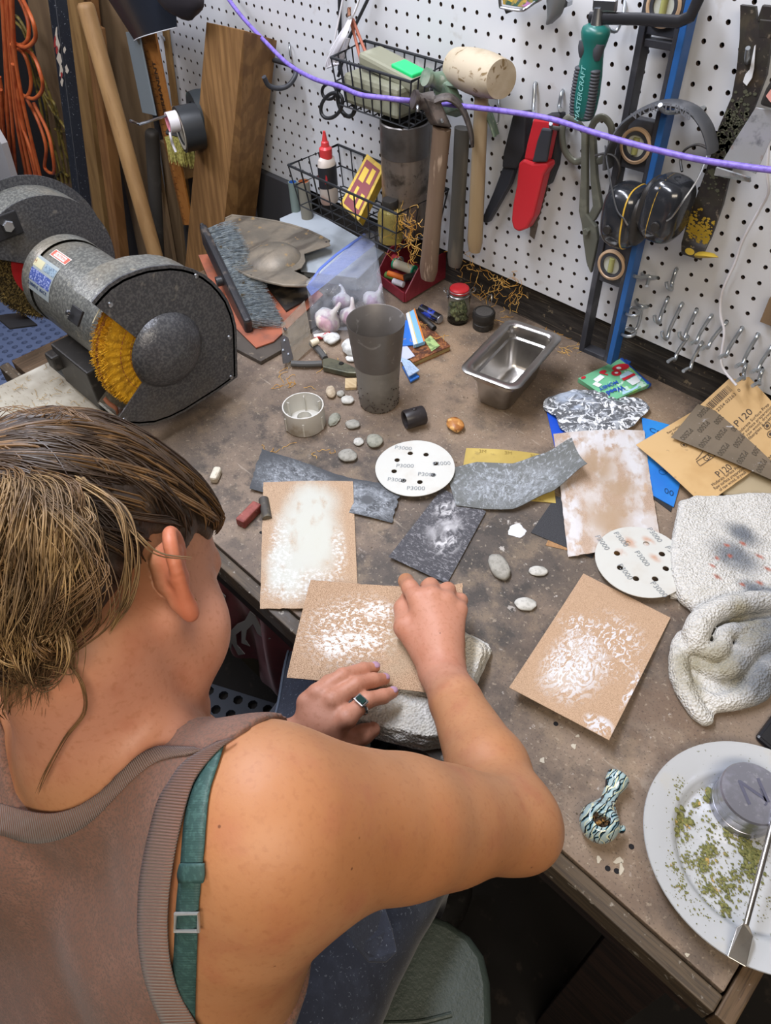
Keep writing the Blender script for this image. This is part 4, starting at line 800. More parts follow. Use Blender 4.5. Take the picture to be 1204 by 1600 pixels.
mb=MB(); q_=[p-X_ for p in ins]; c1=c0-X_; mb.add(q_+[p-V3((.003,0,0)) for p in q_]+[c1,c1-V3((.003,0,0))],[(k,k+1,2*n) for k in range(n-1)]+[(n+k+1,n+k,2*n+1) for k in range(n-1)]+[(k,k+1,n+k+1,n+k) for k in range(n-1)])
build('guard_back',mb,m_ham,bf)
# yellow buff: a stack of cloth plies
m_buff=mat('yellow_buff_cloth','#c89412',.85,layers=[dict(s=60,d=4,lo=.4,hi=.65,c='#a5780f'),dict(s=160,d=3,lo=.55,hi=.68,c='#dcab2c')],bump=[dict(s=300,a=.8,dist_m=.002)])
m_buffb=mat('brown_buff_cloth','#9a6430',.9,layers=[dict(s=120,d=4,lo=.4,hi=.6,c='#7c4f26')],bump=[dict(s=300,a=.8,dist_m=.002)])
RB=.107
def ply(x,R,w,m,nm,amp,seed):
    mb=MB(); vs=[];fs=[]; n=220
    rs=random.Random(seed)
    for q,(rr,xx) in enumerate(((.02,x),(.05,x+w*.3),(.08,x+w*.45),(R,x+w*.5),(R-.003,x-w*.5),(.02,x-w*.5))):
        for k in range(n):
            a=2*math.pi*k/n; j=amp*rs.uniform(-1,.6) if rr>=R-.004 else 0
            xx2=xx+(.0005*math.sin(a*40+seed) if rr>.04 else 0); vs.append(gc(xx2,rr+j,a))
    for q in range(5):
        for k in range(n): fs.append((q*n+k,q*n+(k+1)%n,(q+1)*n+(k+1)%n,(q+1)*n+k))
    mb.add(vs,fs); return build(nm,mb,m,bf,smooth=60)
for k in range(5): ply(GX-.020-.004*k,RB-.001+.001*(k%2),.0042,m_buffb if k in(1,2,4) else m_buff,'buffing_ply',.0022,k)
yw=ply(GX-.012,RB-.004,.010,m_buff,'buffing_wheel',.003,9)
mb=MB()
for R_ in (.046,.060,.076):
    for k in range(60):
        a=2*math.pi*k/60; a2=a+.07; mb.tube([gc(GX-.0068,R_,a),gc(GX-.0062,R_,(a+a2)/2),gc(GX-.0068,R_,a2)],.0005,4)
tag(build('stitching',mb,mat('red_stitching','#8c4a2e',.8),yw),kind=None)
mb=MB()
for k in range(700):
    a=rnd.uniform(2.2,4.4); x=GX-.006-rnd.uniform(0,.036); L=rnd.uniform(.004,.010); mb.tube([gc(x,RB-.010,a),gc(x+rnd.uniform(-.002,.003),RB-.004+L*.7,a+rnd.uniform(-.05,.05))],[.0007,.0003],3,cap=False)
o=build('frayed_threads',mb,m_buff,yw,smooth=0)
# motor body
build('motor_housing',MB().lathe([(.052,0),(.058,.003),(.068,.02),(.0745,.036),(.076,.06),(.076,.215),(.073,.235),(.062,.247),(.045,.252),(.03,.252)],gc(GX-.062-.262),(1,0,0),64),m_ham,bf,smooth=40)
build('end_bell',MB().lathe([(.030,0),(.045,.002),(.060,.010),(.070,.018),(.0765,.020),(.0775,.024),(.0775,.045),(.0765,.048)],gc(GX-.062-.262-.018),(1,0,0),64),m_ham,bf,smooth=40)
build('end_bell',MB().lathe([(.0770,0),(.0775,.004),(.0775,.03),(.070,.044),(.04,.06),(.03,.062)],gc(GX-.062-.060),(1,0,0),64),m_ham,bf,smooth=40)
build('shaft',MB().lathe([(.008,0),(.008,.46)],gc(GX-.44),(1,0,0),20,cap=True),m_ss,bf)
# left guard
LX=GX-.372
def gcl(x,r=0,a=0): return gc(x,r,a)
L0,L1=math.radians(-70),math.radians(148)
mb=MB(); n=50; pts=[gc(LX,.126,L0+(L1-L0)*k/n) for k in range(n+1)]+[gc(LX,.035,L1+(L0+2*math.pi-L1)*k/12) for k in range(13)]
N=len(pts); mb.add(pts+[p-V3((.003,0,0)) for p in pts]+[gc(LX),gc(LX-.003)],[(k,(k+1)%N,2*N) for k in range(N)]+[(N+(k+1)%N,N+k,2*N+1) for k in range(N)]+[(k,(k+1)%N,N+(k+1)%N,N+k) for k in range(N)])
build('inner_guard_plate',mb,m_hamd,bf,smooth=30)
band(LX-.062,LX-.001,.126,L0,L1,m_ham,'guard_band',.003)
def ringplate(x,r0,r1,m,nm):
    mb=MB(); n=50; vs=[]
    for k in range(n+1):
        a=L0+(L1-L0)*k/n; vs+=[gc(x,r0,a),gc(x,r1,a),gc(x-.003,r1,a),gc(x-.003,r0,a)]
    fs=[(4*k+q,4*k+(q+1)%4,4*k+4+(q+1)%4,4*k+4+q) for k in range(n) for q in range(4)]+[(0,1,2,3),(4*n+3,4*n+2,4*n+1,4*n)]
    mb.add(vs,fs); build(nm,mb,m,bf,smooth=30)
ringplate(LX-.062,.0,.142,m_hamd,'outer_guard_plate')
build('warning_strip',MB().box(gc(LX-.032,.127,math.radians(126)),(.022,.05,.0008),((1,0,0),(0,-math.sin(math.radians(126)),math.cos(math.radians(126))),(0,math.cos(math.radians(126)),math.sin(math.radians(126))))),mat('cream_label','#b9b39a',.5),bf,smooth=0)
# wire wheel + red flange
m_wirew=mat('brass_wire_wheel','#6a5a34',.5,metal=.6,layers=[dict(s=260,d=3,lo=.4,hi=.6,c='#2c2414'),dict(s=200,lo=.6,hi=.7,c='#a58f55')],bump=[dict(s=260,a=1,dist_m=.003)])
wwl=build('wire_wheel',MB().lathe([(.05,.0),(.098,-.002),(.100,.004),(.100,.026),(.098,.032),(.05,.030)],gc(LX-.046),(1,0,0),80),m_wirew,bf)
mb=MB()
for k in range(900):
    a=rnd.uniform(2.4,4.6); x=LX-.046+rnd.uniform(-.002,.032); mb.tube([gc(x,.093,a),gc(x+rnd.uniform(-.002,.002),rnd.uniform(.100,.106),a+rnd.uniform(-.04,.04))],[.0006,.0004],3,cap=False)
build('wire_bristles',mb,m_wirew,wwl,smooth=0)
build('red_flange',MB().lathe([(.0,.036),(.05,.035),(.064,.031),(.066,.028),(.05,.028)],gc(LX-.046),(1,0,0),48),mat('red_flange_paint','#96171c',.4),bf)
# spark bracket and bolt on the left guard
pb=wx(12,348,LX+.003)
build('spark_bracket',MB().box(pb+V3((.001,-.016,-.004)),(.004,.070,.040)),m_dark if 0 else mat('black_bracket','#2c2c2e',.45,metal=.3),bf,smooth=0,bevel=.002)
build('hex_bolt',MB().lathe([(.0001,.009),(.009,.009),(.0105,.007),(.0105,0)],pb+V3((.003,-.004,-.002)),(1,0,0),6),m_wire,bf,smooth=0)
# right spark arrestor clip and slotted tab
a=math.radians(139); pb=gc(GX-.062,.112,a)
build('clip_plate',MB().box(pb+V3((-.012,-.006,.0)),(.030,.004,.024),((1,0,0),(0,math.cos(a),math.sin(a)),(0,-math.sin(a),math.cos(a)))),mat('black_bracket','#2c2c2e',.45,metal=.3),bf,smooth=0,bevel=.001)
build('clip_screw',MB().lathe([(.0001,.004),(.004,.003),(.0045,0)],pb+V3((-.02,-.012,.004)),(0,math.cos(a),math.sin(a)),12),m_wire,bf)
build('white_line',MB().tube([gc(GX-.012,GR-.0055,math.radians(t)) for t in range(108,138,4)],.0009,6),mat('cream_label','#b9b39a',.5),bf)
# base pedestal, switch box
mk=mat('dark_cast_base','#33332f',.55,layers=[dict(s=20,lo=.45,hi=.7,c='#4a463c')],bump=[dict(s=200,a=.3)])
bcx=GX-.062-.14
build('pedestal',MB().prism([V3((bcx-.085,GY-.048,.014)),V3((bcx+.085,GY-.048,.014)),V3((bcx+.085,GY+.055,.014)),V3((bcx-.085,GY+.055,.014))],(0,0,.095)),mk,bf,smooth=0,bevel=.008)
build('foot_plate',MB().box((bcx,GY,.007),(.21,.17,.013)),mk,bf,smooth=0,bevel=.003)
sw=build('switch_box',MB().box((bcx+.01,GY-.068,.060),(.125,.045,.082)),mbk,bf,smooth=0,bevel=.003)
build('switch_knob',MB().box((bcx-.045,GY-.095,.072),(.028,.020,.030)),mbk,sw,smooth=0,bevel=.004)
build('guard_strap',MB().tube(smooth_path([wx(207,655,GX-.03),wx(190,655,GX-.03),wx(182,645,GX-.035),wx(172,648,GX-.045),wx(163,662,GX-.05),wx(160,672,GX-.05)],5),.010,10,flat=.15,up=(1,0,0)),mat('brown_strap','#4a3a33',.45,metal=.3),bf)
build('copper_strip',MB().tube(smooth_path([wx(163,622,GX-.02),wx(170,630,GX-.016),wx(181,638,GX-.012),wx(184,646,GX-.012)],5),.004,8,flat=.3),mat('copper_strip','#a0684e',.4,metal=.5),bf)
build('wheel_rest',MB().box(gc(LX-.02,.118,math.radians(-140)),(.06,.05,.003),((1,0,0),(0,.9,-.3),(0,.3,.9))),mat('black_bracket','#2c2c2e',.45,metal=.3),bf,smooth=0)
# rating label on the motor, bent round the housing
def onmotor(x0,a0,w=.0,h=.0,off=.0768,rot=0):
    c,s=math.cos(rot),math.sin(rot)
    return lambda X,Y:gc(x0+X*c-Y*s,off,a0-(X*s+Y*c)/.0765)
def patchm(x0,a0,w,h,m,off,nm,rot=0,n=8):
    pl=onmotor(x0,a0,off=off,rot=rot); mb=MB(); mb.sheet(lambda s,t:pl((s-.5)*w,(t-.5)*h),n,n); return build(nm,mb,m,bf,smooth=60)
LAX,LAA=GX-.062-.205,math.radians(140)
patchm(LAX,LAA,.082,.060,mat('silver_label','#9fa9ab',.35,metal=.3),.0768,'rating_label')
R_=lambda dx,dy,w,h,m,o=.0771:patchm(LAX+dx,LAA-dy/.0765,w,h,m,o,'label_field')
mlblue=mat('label_blue','#3f4f8c',.4,layers=[dict(s=300,d=2,lo=.5,hi=.6,c='#8a94bd')])
R_(.0,-.003,.076,.020,mlblue) ; R_(-.018,.018,.036,.014,mat('cream_label2','#b8b493',.5)); R_(.022,.018,.034,.013,mat('label_greyblue','#8295a4',.4,layers=[dict(s=300,lo=.5,hi=.55,c='#5c6f80')]))
lettering('CUMMINS  MACK',.0085,(lambda X,Y:onmotor(LAX,LAA,off=.0772)(X,-(Y-.0185)) if 0 else gc(LAX+X,.0773,LAA+( .0195-Y)/.0765)),mat('label_dark','#2b3a5a',.5),bf,bold=.0001)
lettering('CM',.010,lambda X,Y:gc(LAX-.030+X,.0773,LAA+(-.018-Y)/.0765),mat('label_brown','#8e5c36',.5),bf)
RX=LAX+.018; RA=LAA-.047/.0765
patchm(RX,RA,.052,.015,mat('label_white','#c9c4bd',.5),.0769,'warning_label'); patchm(RX,RA,.049,.012,mat('label_red','#b65b4c',.5),.0771,'warning_label')
patchm(RX,RA,.034,.009,mat('label_white','#c9c4bd',.5),.0773,'warning_label'); lettering('CAUTION',.007,lambda X,Y:gc(RX+X,.0776,RA-Y/.0765),mat('label_red','#b65b4c',.5),bf)
# light board under the grinder's front
topo('scrap_board','pale dusty board under the front of the bench grinder','board',MB().box((-.735,-.825,.006),(.27,.25,.0118)),mat('pale_dusty_board','#a7a294',.7,layers=[dict(s=9,d=5,lo=.4,hi=.65,c='#8b8475'),dict(s=60,st=(1,5,1),d=4,lo=.6,hi=.68,c='#6b5d44'),dict(s=5,lo=.5,hi=.7,c='#c4c1b6')]),smooth=0,bevel=.001)
# ================================================================== THINGS LEANING AT THE LEFT
def wood(nm,c,d,st=(1,1,.08),s=9,rough=.6,extra=()): return mat(nm,c,rough,layers=[dict(s=s*3,st=st,d=6,lo=.35,hi=.65,c=d),dict(s=s*9,st=st,d=4,lo=.55,hi=.68,c=d,a=.7)]+list(extra),bump=[dict(s=s*9,st=st,a=.15)])
m_oak=wood('oak_post','#906c42','#71522f',s=16,extra=[dict(k='wave',s=16,st=(1,1,.12),dist=5,d=3,lo=.6,hi=.8,c='#68492a',a=.5),dict(k='blob',c='#4d3018',b=[(.01,-.046,.003,.5,.3)],warp=0,a=0)])
m_ash=wood('pale_round_rod','#9b7a50','#866640'); m_fir=wood('fir_board','#8f7045','#735632'); m_red=wood('reddish_board','#7f5a34','#664526',extra=[dict(k='wave',s=14,st=(1,1,.1),dist=6,d=3,lo=.6,hi=.8,c='#5f3d1f',a=.5)])
m_ply=wood('plywood_panel','#786349','#65523d',s=5); m_dpole=mat('dark_pole_paint','#3a3733',.55,layers=[dict(s=20,lo=.5,hi=.7,c='#4c4944')])
def lean(nm,lab,cat,tp,yt,lp,yl,w,th,m,rnd_=False,top=None,grp=None,floor=-.9,wdir=(1,0,0)):
    A=wy(*tp,yt); B=wy(*lp,yl); d=unit(B-A); F=B+d*((floor+.004-B[2])/d[2]) 
    wx_=unit(V3(wdir)-d*(V3(wdir)@d)); n_=np.cross(d,wx_)
    if rnd_:
        print(lab[:30],'F',F.round(2),'at bench',(A+d*((0-A[2])/d[2])).round(2))
        mb=MB().lathe([(.0001,0),(w*.35,.001),(w*.47,.006),(w*.5,.014),(w*.5,np.linalg.norm(F-A))],A,F-A,28); 
        return topo(nm,lab,cat,mb,m,group=grp,smooth=50)
    print(lab[:30],'F',F.round(2),'at bench',(A+d*((0-A[2])/d[2])).round(2))
    c=(A+F)/2; mb=MB().box(c,(w,th,np.linalg.norm(F-A)),(wx_,n_,d)); return topo(nm,lab,cat,mb,m,group=grp,smooth=0,bevel=.0015)
lean('plywood_panel','grey-brown plywood panel leaning on the wall behind the orange cord','panel',(75,-40),-.035,(125,330),-.12,.26,.012,m_ply)
lean('black_board','black panel edge hanging behind the orange cords at far left','panel',(12,-30),-.02,(60,300),-.05,.34,.012,mat('black_paint_board','#1d1d21',.5))
lean('painted_pole','dark blue-black square pole with chipped red and white paint','pole',(86,-30),-.16,(127,300),-.30,.034,.03,mat('chipped_black_paint','#161a22',.4,layers=[dict(s=14,d=6,st=(1,1,.6),lo=.5,hi=.54,c='#c5beb2',bcoord='Object',b=[(0,0,1,1,.1)],warp=0,a=0),dict(s=300,lo=.66,hi=.7,c='#8b8f98')]))
# chipped paint patches as their own thin flakes
for (u,v,w_,h_,c_) in ((90,70,.010,.10,'#a8322f'),(92,95,.012,.06,'#c9bfae'),(94,118,.010,.03,'#a8322f'),(97,80,.010,.03,'#c9bfae'),(99,108,.012,.025,'#c9bfae')):
    pass
pp=bpy.data.objects['painted_pole']
mb=MB()
for (u,v,a,b_) in ((88,52,3,14),(90,70,4,16),(93,92,5,14),(95,112,4,12),(97,128,3,8),(101,78,3,6),(104,108,4,8)):
    t0=(v+30)/330.; yy=-.16+(-.30+.16)*t0-.0165-.006
    pts=[wy(u+a*math.cos(k*.9+v)*(.7+.3*math.sin(k*2.3)),v+b_*math.sin(k*.9+v)*(.8+.2*math.cos(k*3)),yy) for k in range(7)]; mb.add(pts,[tuple(range(7))])
build('chipped_paint',mb,mat('chip_white','#bdb3a4',.6),pp,smooth=0,raw=True)
mb=MB()
for (u,v,a,b_) in ((86,66,2.5,12),(89,78,2.5,8),(96,118,2.5,6)):
    t0=(v+30)/330.; yy=-.16+(-.30+.16)*t0-.0175-.006
    mb.add([wy(u+a*math.cos(k*.9+v)*(.7+.3*math.sin(k*2.3)),v+b_*math.sin(k*.9+v)*(.8+.2*math.cos(k*3)),yy) for k in range(7)],[tuple(range(7))])
build('red_paint_patch',mb,mat('chip_red','#96302d',.6),pp,smooth=0,raw=True)
lean('long_board','straight golden fir board leaning right beside the dark painted pole','board',(112,-30),-.10,(158,330),-.17,.058,.02,m_fir)
lean('long_board','reddish wood board with oval grain leaning behind the round rod','board',(136,-30),-.055,(178,330),-.13,.055,.02,m_red)
lean('long_board','narrow reddish stair-rail board leaning between the grained board and round rod','board',(148,40),-.10,(188,390),-.19,.045,.03,m_red)
lean('plywood_panel','wide brown plywood panel leaning behind the dark round pole','panel',(165,-30),-.02,(232,330),-.075,.21,.012,m_ply)
lean('plywood_panel','grey narrow panel standing low beside the oak post','panel',(262,225),-.035,(279,390),-.06,.06,.012,m_ply)
lean('round_rod','thick pale wooden closet rod with rounded top leaning diagonally','rod',(132,3),-.15,(240,390),-.20,.040,.0,m_ash,rnd_=True)
A=lean('dark_round_pole','dark grey round pole with flat top standing low behind the rod','pole',(237,203),-.085,(247,400),-.125,.036,.0,m_dpole,rnd_=True)
def flatbar(nm,lab,cat,c4,m,th=.004,y=None):
    P4=[wy(u,v,yy) for u,v,yy in c4]; n_=unit(np.cross(P4[1]-P4[0],P4[3]-P4[0])); n_=n_ if n_[1]<0 else -n_
    t_=thing(nm,lab,cat,sum(P4)/4); build(nm+'_body' if 0 else 'body',MB().prism([p for p in P4],-n_*th),m,t_,smooth=0,bevel=.0008); return t_,P4,n_
flatbar('steel_strip','flat blue-grey steel strip hanging below the black vinyl sheet','metal strip',[(196,50,-.10),(216,50,-.10),(243,181,-.125),(222,176,-.125)],mat('dull_blue_steel','#7f8b92',.45,metal=.5))
t_,P4,n_=flatbar('folding_rule','worn orange-brown wooden rule with black scale reading PERMANENT','ruler',[(212,30,-.085),(237,30,-.085),(300,352,-.115),(286,352,-.115)],mat('orange_rule_wood','#8f5d2a',.5,layers=[dict(s=60,lo=.5,hi=.65,c='#7f4c1c')]),.006)
rf=lambda s,t:(P4[0]*(1-s)+P4[1]*s)*(1-t)+(P4[3]*(1-s)+P4[2]*s)*t+n_*.0009
mbk2=mat('rule_ink','#2a1b10',.7); mb=MB()
for k in range(150):
    t0=k/150; L_=.34 if k%5==0 else .18; mb.add([rf(.03,t0),rf(.03+L_,t0),rf(.03+L_,t0+.002),rf(.03,t0+.002)],[(0,1,2,3)])
build('scale_marks',mb,mbk2,t_,smooth=0,raw=True)
du=unit(rf(0,1)-rf(0,0)); dv=unit(rf(1,0)-rf(0,0))
lettering('PERMANENT',.020,lambda x,y:rf(.66,.34)+n_*.0004-du*x-dv*y if 0 else rf(.62,.30)+n_*.0004-du*x+(-dv)*y,mbk2,t_,bold=.0003)
lean('thin_batten','thin pale batten strip hanging by a brass hook on the pegboard','batten',(258,40),-.006,(272,150),-.010,.022,.008,m_fir,floor=-.1)
boxp=wy(272,185,-.05); topo('wood_offcut','small pale wood block with sawn top behind the tape rolls','wood block',MB().box(boxp-V3((0,0,.06)),(.055,.03,.16),((.97,-.2,0),(.2,.97,0),(0,0,1))),m_ash,smooth=0,bevel=.002)
# oak post: four long arrises traced down to the floor, end cut at a slant
def down(top,yt,lo_,yl):
    A=wy(*top,yt);B=wy(*lo_,yl); d=unit(B-A); return A,A+d*((-.896-A[2])/d[2])
a0,a1=down((322,34),-.105,(289,415),-.150); b0,b1=down((381,47),-.105,(355,300),-.135); c0q,c1q=down((433,63),-.012,(404,300),-.042)
d0=a0+c0q-b0-V3((0,0,.085)); d1=a1+c1q-b1
mb=MB(); mb.add([a0,b0,c0q,d0,a1,b1,c1q,d1],[(0,1,2,3),(7,6,5,4),(0,4,5,1),(1,5,6,2),(2,6,7,3),(3,7,4,0)])
topo('oak_post','thick squared oak post leaning in the back left corner','wood post',mb,m_oak,smooth=0,bevel=.0015)
# black vinyl sheet at the top
Vn=[(158,-10),(180,30),(192,68),(214,60),(245,50),(276,42),(268,10),(262,-30),(160,-30)]
fv=lambda s,t:(lambda a,b:a*(1-t)+b*t)(wy(150+120*s,-30,-.10),wy(192+84*s,68-26*s**.8,-.14+.02*s))+V3((0,-.02*math.sin(math.pi*s)*(1-t)+.03*(1-s)**3*t,0))
topo('vinyl_sheet','black glossy vinyl sheet with white edge hanging at the top left','vinyl sheet',MB().sheet(fv,20,12,.0015),mat('black_vinyl','#20242c',.25),smooth=60)
mb=MB().tube([fv(k/20,1)+V3((0,-.001,-.0006)) for k in range(21)],.0011,5); o=build('white_edge',mb,mat('white_edge_line','#d8dade',.5),bpy.data.objects['vinyl_sheet'],smooth=60)
topo('dark_pouch','dark rounded rubber pad hanging at the top edge above the vinyl sheet','pad',MB().blob(wy(275,-12,-.14),(.085,.02,.045),seed=3,amp=.15,freq=1),mat('dark_pad_rubber','#29262a',.5),smooth=60)
# cords
def cord(nm,lab,paths,r,m,cat='cord',y=None):
    mb=MB()
    for pth in paths:
        mb.tube(smooth_path([wy(*p) for p in pth],6),r,8)
    return topo(nm,lab,cat,mb,m,smooth=60)
y=-.16
S=[[(2,-25,y),(8,90,y-.01),(12,180,y-.02),(18,285,y-.03)],[(9,-25,y-.02),(15,80,y-.02),(26,190,y-.03),(44,290,y-.03)],[(16,-25,y-.03),(22,90,y-.03),(34,180,y-.04),(58,288,y-.04)],
   [(6,-25,y),(9,60,y),(24,160,y-.01),(38,230,y-.02),(40,290,y-.02)],[(-5,120,y),(4,180,y),(18,290,y)],[(-6,140,y-.01),(2,200,y-.01),(8,300,y)],[(25,-20,y),(40,8,y-.01),(52,35,y-.02),(55,60,y-.02),(40,74,y-.03),(20,66,y-.03)],
   [(20,-20,y),(36,10,y),(44,35,y-.01),(44,60,y-.02),(35,70,y-.02),(18,70,y-.03)],[(16,70,y),(38,85,y-.01),(48,120,y-.01),(46,145,y-.02),(36,152,y-.03),(24,140,y-.03)],
   [(22,70,y),(50,85,y-.01),(64,118,y-.02),(66,140,y-.02),(54,154,y-.03),(38,150,y-.03),(28,140,y-.02)],[(42,155,y),(60,190,y-.01),(72,230,y-.02),(70,262,y-.02),(84,270,y-.03),(82,240,y-.03),(74,205,y-.02),(52,160,y-.02)],
   [(20,100,y-.04),(30,180,y-.04),(50,240,y-.05),(60,285,y-.05)],[(-4,268,y-.02),(8,282,y-.02),(20,290,y)]]
cord('extension_cord','bundle of bright orange extension cord looped and hanging at far left',S+[[(u+5+3*math.sin(v*.05),v,y_-.008) for u,v,y_ in q] for q in S[:6]],.0052,mat('orange_cord_jacket','#bd6236',.45,layers=[dict(s=30,lo=.4,hi=.7,c='#a84a25')]))
y=-.12
S=[[(18,22,y),(30,30,y),(45,60,y),(52,100,y),(60,130,y),(80,170,y),(102,200,y-.01),(98,206,y),(86,202,y)],[(18,30,y),(34,45,y),(48,80,y),(58,120,y),(70,160,y),(76,200,y),(90,250,y),(98,285,y)],
   [(50,80,y),(62,110,y),(78,150,y),(88,190,y),(94,230,y),(104,285,y)],[(40,80,y+.01),(60,150,y+.01),(68,190,y),(80,240,y),(92,285,y)],[(86,280,y),(95,268,y),(106,275,y)],[(60,120,y),(72,150,y),(86,165,y),(96,215,y),(108,260,y),(112,285,y)]]
cord('yellow_cord','bundle of dirty yellow and black cord hanging behind the orange one','',.0042,m) if 0 else cord('yellow_cord','bundle of dirty olive-yellow cord hanging behind the orange one',S,.0042,mat('olive_yellow_cord','#7c6d33',.5,layers=[dict(s=25,lo=.45,hi=.6,c='#3e3822')]))
topo('painted_board','small white panel edge at far left behind the buffer','panel',MB().prism([wy(-30,170,-.25),wy(2,225,-.25),wy(22,290,-.25),wy(-30,300,-.25)],(0,.02,0)),mat('white_panel_paint','#b9b9bb',.5),smooth=0)
# tape rolls and brush on a long hook
h0=wy(262,181,-.20); 
t_=thing('long_peg_hook','long bent steel hook holding the tape rolls','hook',wy(262,181,-.12))
build('hook_rod',MB().tube(smooth_path([wy(203,188,-.30),wy(207,190,-.295),wy(217,194,-.28),wy(222,193,-.275),wy(260,181,-.20),wy(300,168,-.02)],3),.0027,8),m_wire,t_)
ax=unit(V3((.30,.95,.0)))
c_=wy(262,192,-.20)
t_=thing('tape_roll','small white and pink adhesive tape roll at the front of the long hook','tape roll',c_)
build('tape',MB().lathe([(.021,0),(.021,.022),(.018,.022),(.018,0),(.021,0)],c_,ax,32),mat('white_tape','#d2d0d4',.4),t_); build('pink_core',MB().lathe([(.018,-.0005),(.0165,-.0005),(.0165,.02),(.018,.02)],c_,ax,32),mat('pink_core','#d9899a',.5),t_)
build('tape_tail',MB().tube(smooth_path([c_+V3((.0,0,-.02)),c_+V3((.004,-.003,-.03)),c_+V3((.0,0,-.045)),c_+V3((.006,0,-.06))],4),.003,6),mat('white_tape','#d2d0d4',.4),t_)
c_=wy(281,203,-.17)
t_=thing('tape_roll','big black tape roll with white core behind the pink one','tape roll',c_)
build('tape',MB().lathe([(.047,.0),(.047,.045),(.030,.045),(.030,0),(.047,0)],c_,ax,40),mat('black_tape','#26292c',.4),t_); build('white_core',MB().lathe([(.040,-.001),(.0325,-.001),(.0325,.003),(.040,.003),(.040,-.001)],c_,ax,40),mat('ivory_core','#b5b0a2',.6),t_); build('core_disc',MB().lathe([(.031,.004),(.001,.004)],c_,ax,32),mat('grey_core','#a19b8d',.6),t_)
c_=wy(303,182,-.115)
topo('tape_roll','black fabric-backed tape roll nearest the pegboard behind the others','tape roll',MB().lathe([(.050,.0),(.052,.02),(.049,.05),(.030,.05),(.030,0),(.050,0)],c_,ax,36),mat('black_tape2','#22282b',.6,layers=[dict(s=30,lo=.55,hi=.7,c='#2f4a45')]),smooth=50)
t_=thing('bench_brush','yellow-bristled brush hanging below the black tape roll','brush',wy(285,225,-.10))
build('brush_back',MB().tube([wy(262,205,-.115),wy(318,222,-.07)],.012,10,flat=.6),mbk,t_)
mb=MB()
for k in range(900):
    s_=rnd.random(); a=wy(262+60*s_,212+14*s_,-.125+.05*s_)+V3((0,rnd.uniform(-.01,.01),0)); mb.tube([a,a+V3((rnd.uniform(-.004,.004),rnd.uniform(-.006,.006),-rnd.uniform(.05,.062)))],[.0009,.0006],3,cap=False)
build('bristles',mb,mat('pale_yellow_bristle','#cfc878',.7,layers=[dict(s=200,lo=.4,hi=.6,c='#9d9450')]),t_,smooth=0)
# floor mats with round holes
def holemat(lab,cx,cy,nx,ny,p,r,m,rot):
    mb=MB(); c,s=math.cos(rot),math.sin(rot); z=-.886; K=8
    for i in range(nx):
        for j in range(ny):
            x=(i-nx/2)*p;y=(j-ny/2)*p;h=p/2; sq=[(h,h),(0,h),(-h,h),(-h,0),(-h,-h),(0,-h),(h,-h),(h,0)]
            pts=[(x+a,y+b) for a,b in sq]+[(x+r*math.cos(math.pi/4*(k+1)),y+r*math.sin(math.pi/4*(k+1))) for k in range(8)]
            vs=[(cx+a*c-b*s,cy+a*s+b*c,z) for a,b in pts]; vs+=[(q[0],q[1],-.899) for q in vs[8:]]
            mb.add(vs,[(k,(k+1)%8,8+(k+1)%8,8+k) for k in range(8)]+[(8+k,8+(k+1)%8,16+(k+1)%8,16+k) for k in range(8)])
    hx,hy=nx*p/2,ny*p/2; cs=[(-hx-p/2,-hy-p/2),(hx-p/2,-hy-p/2),(hx-p/2,hy-p/2),(-hx-p/2,hy-p/2)]
    Q=[(cx+a*c-b*s,cy+a*s+b*c) for a,b in cs]
    for a,b in zip(Q,Q[1:]+Q[:1]): mb.add([(a[0],a[1],z),(b[0],b[1],z),(b[0],b[1],-.8995),(a[0],a[1],-.8995)],[(0,1,2,3)])
    topo('rubber_floor_mat',lab,'floor mat',mb,m,smooth=0,raw=True)
holemat('rubber floor mat tinted as if lit blue, with round holes left of the bench',-2.25,-.42,30,26,.042,.013,mat('blue_lit_mat_rubber','#7c8db5',.5),.0)  # bluish light on this mat is put into its rubber colour
holemat('black rubber floor mat with round holes under the bench front',-.30,-1.02,22,20,.042,.013,mat('black_mat_rubber','#39404c',.4),.45)
# ================================================================== THINGS ON THE PEGBOARD
m_bw=mat('black_wire','#2b2d30',.4,metal=.3)
def basket(lab,rim,h,nb=None):
    """rim: four corner points (front-left, back-left, back-right, front-right)"""
    FL,BL,BR,FR=[V3(p) for p in rim]; dn=V3((0,0,-1)); t_=thing('wire_basket',lab,'wire basket',(FL+BR)/2-V3((0,0,h)))
    inset=.012; c=(FL+BL+BR+FR)/4
    low=lambda p,f=1.:p+(c-p)*V3((1,1,0))*.10*f+dn*h*f
    for f,r in ((0,.0026),(.5,.0017)):
        q=[low(p,f) for p in (FL,BL,BR,FR)]; build('ring_wire',MB().tube(q,r,8,closed=True),m_bw,t_)
    mb=MB(); 
    for (a,b,c_,d_),n_ in (((FL,FR,BL,BR),8),((FL,BL,FR,BR),5)):
        for k in range(0,n_+1):
            s_=k/n_; p=a*(1-s_)+b*s_; q=c_*(1-s_)+d_*s_; mb.tube([p,low(p),low(q),q],.0015,6)
    build('wire_grid',mb,m_bw,t_); return t_,low
def ymatch(u,v,z):
    lo,hi=-.6,.05
    for _ in range(40):
        m=(lo+hi)/2
        if wy(u,v,m)[2]>z: lo=m
        else: hi=m
    return lo
BLu=wy(570,63,-.008); BRu=wy(698,100,-.008); zu=(BLu[2]+BRu[2])/2; BLu[2]=BRu[2]=zu
yF=ymatch(517,91,zu); yF2=ymatch(642,127,zu); yf=(yF+yF2)/2; print('basket depth',yF,yF2,zu)
FLu=wy(517,91,yf); FRu=wy(642,127,yf); FLu[2]=FRu[2]=zu
tb,_=basket('upper black wire basket on the pegboard holding a grey-green case',[FLu,BLu,BRu,FRu],.075)
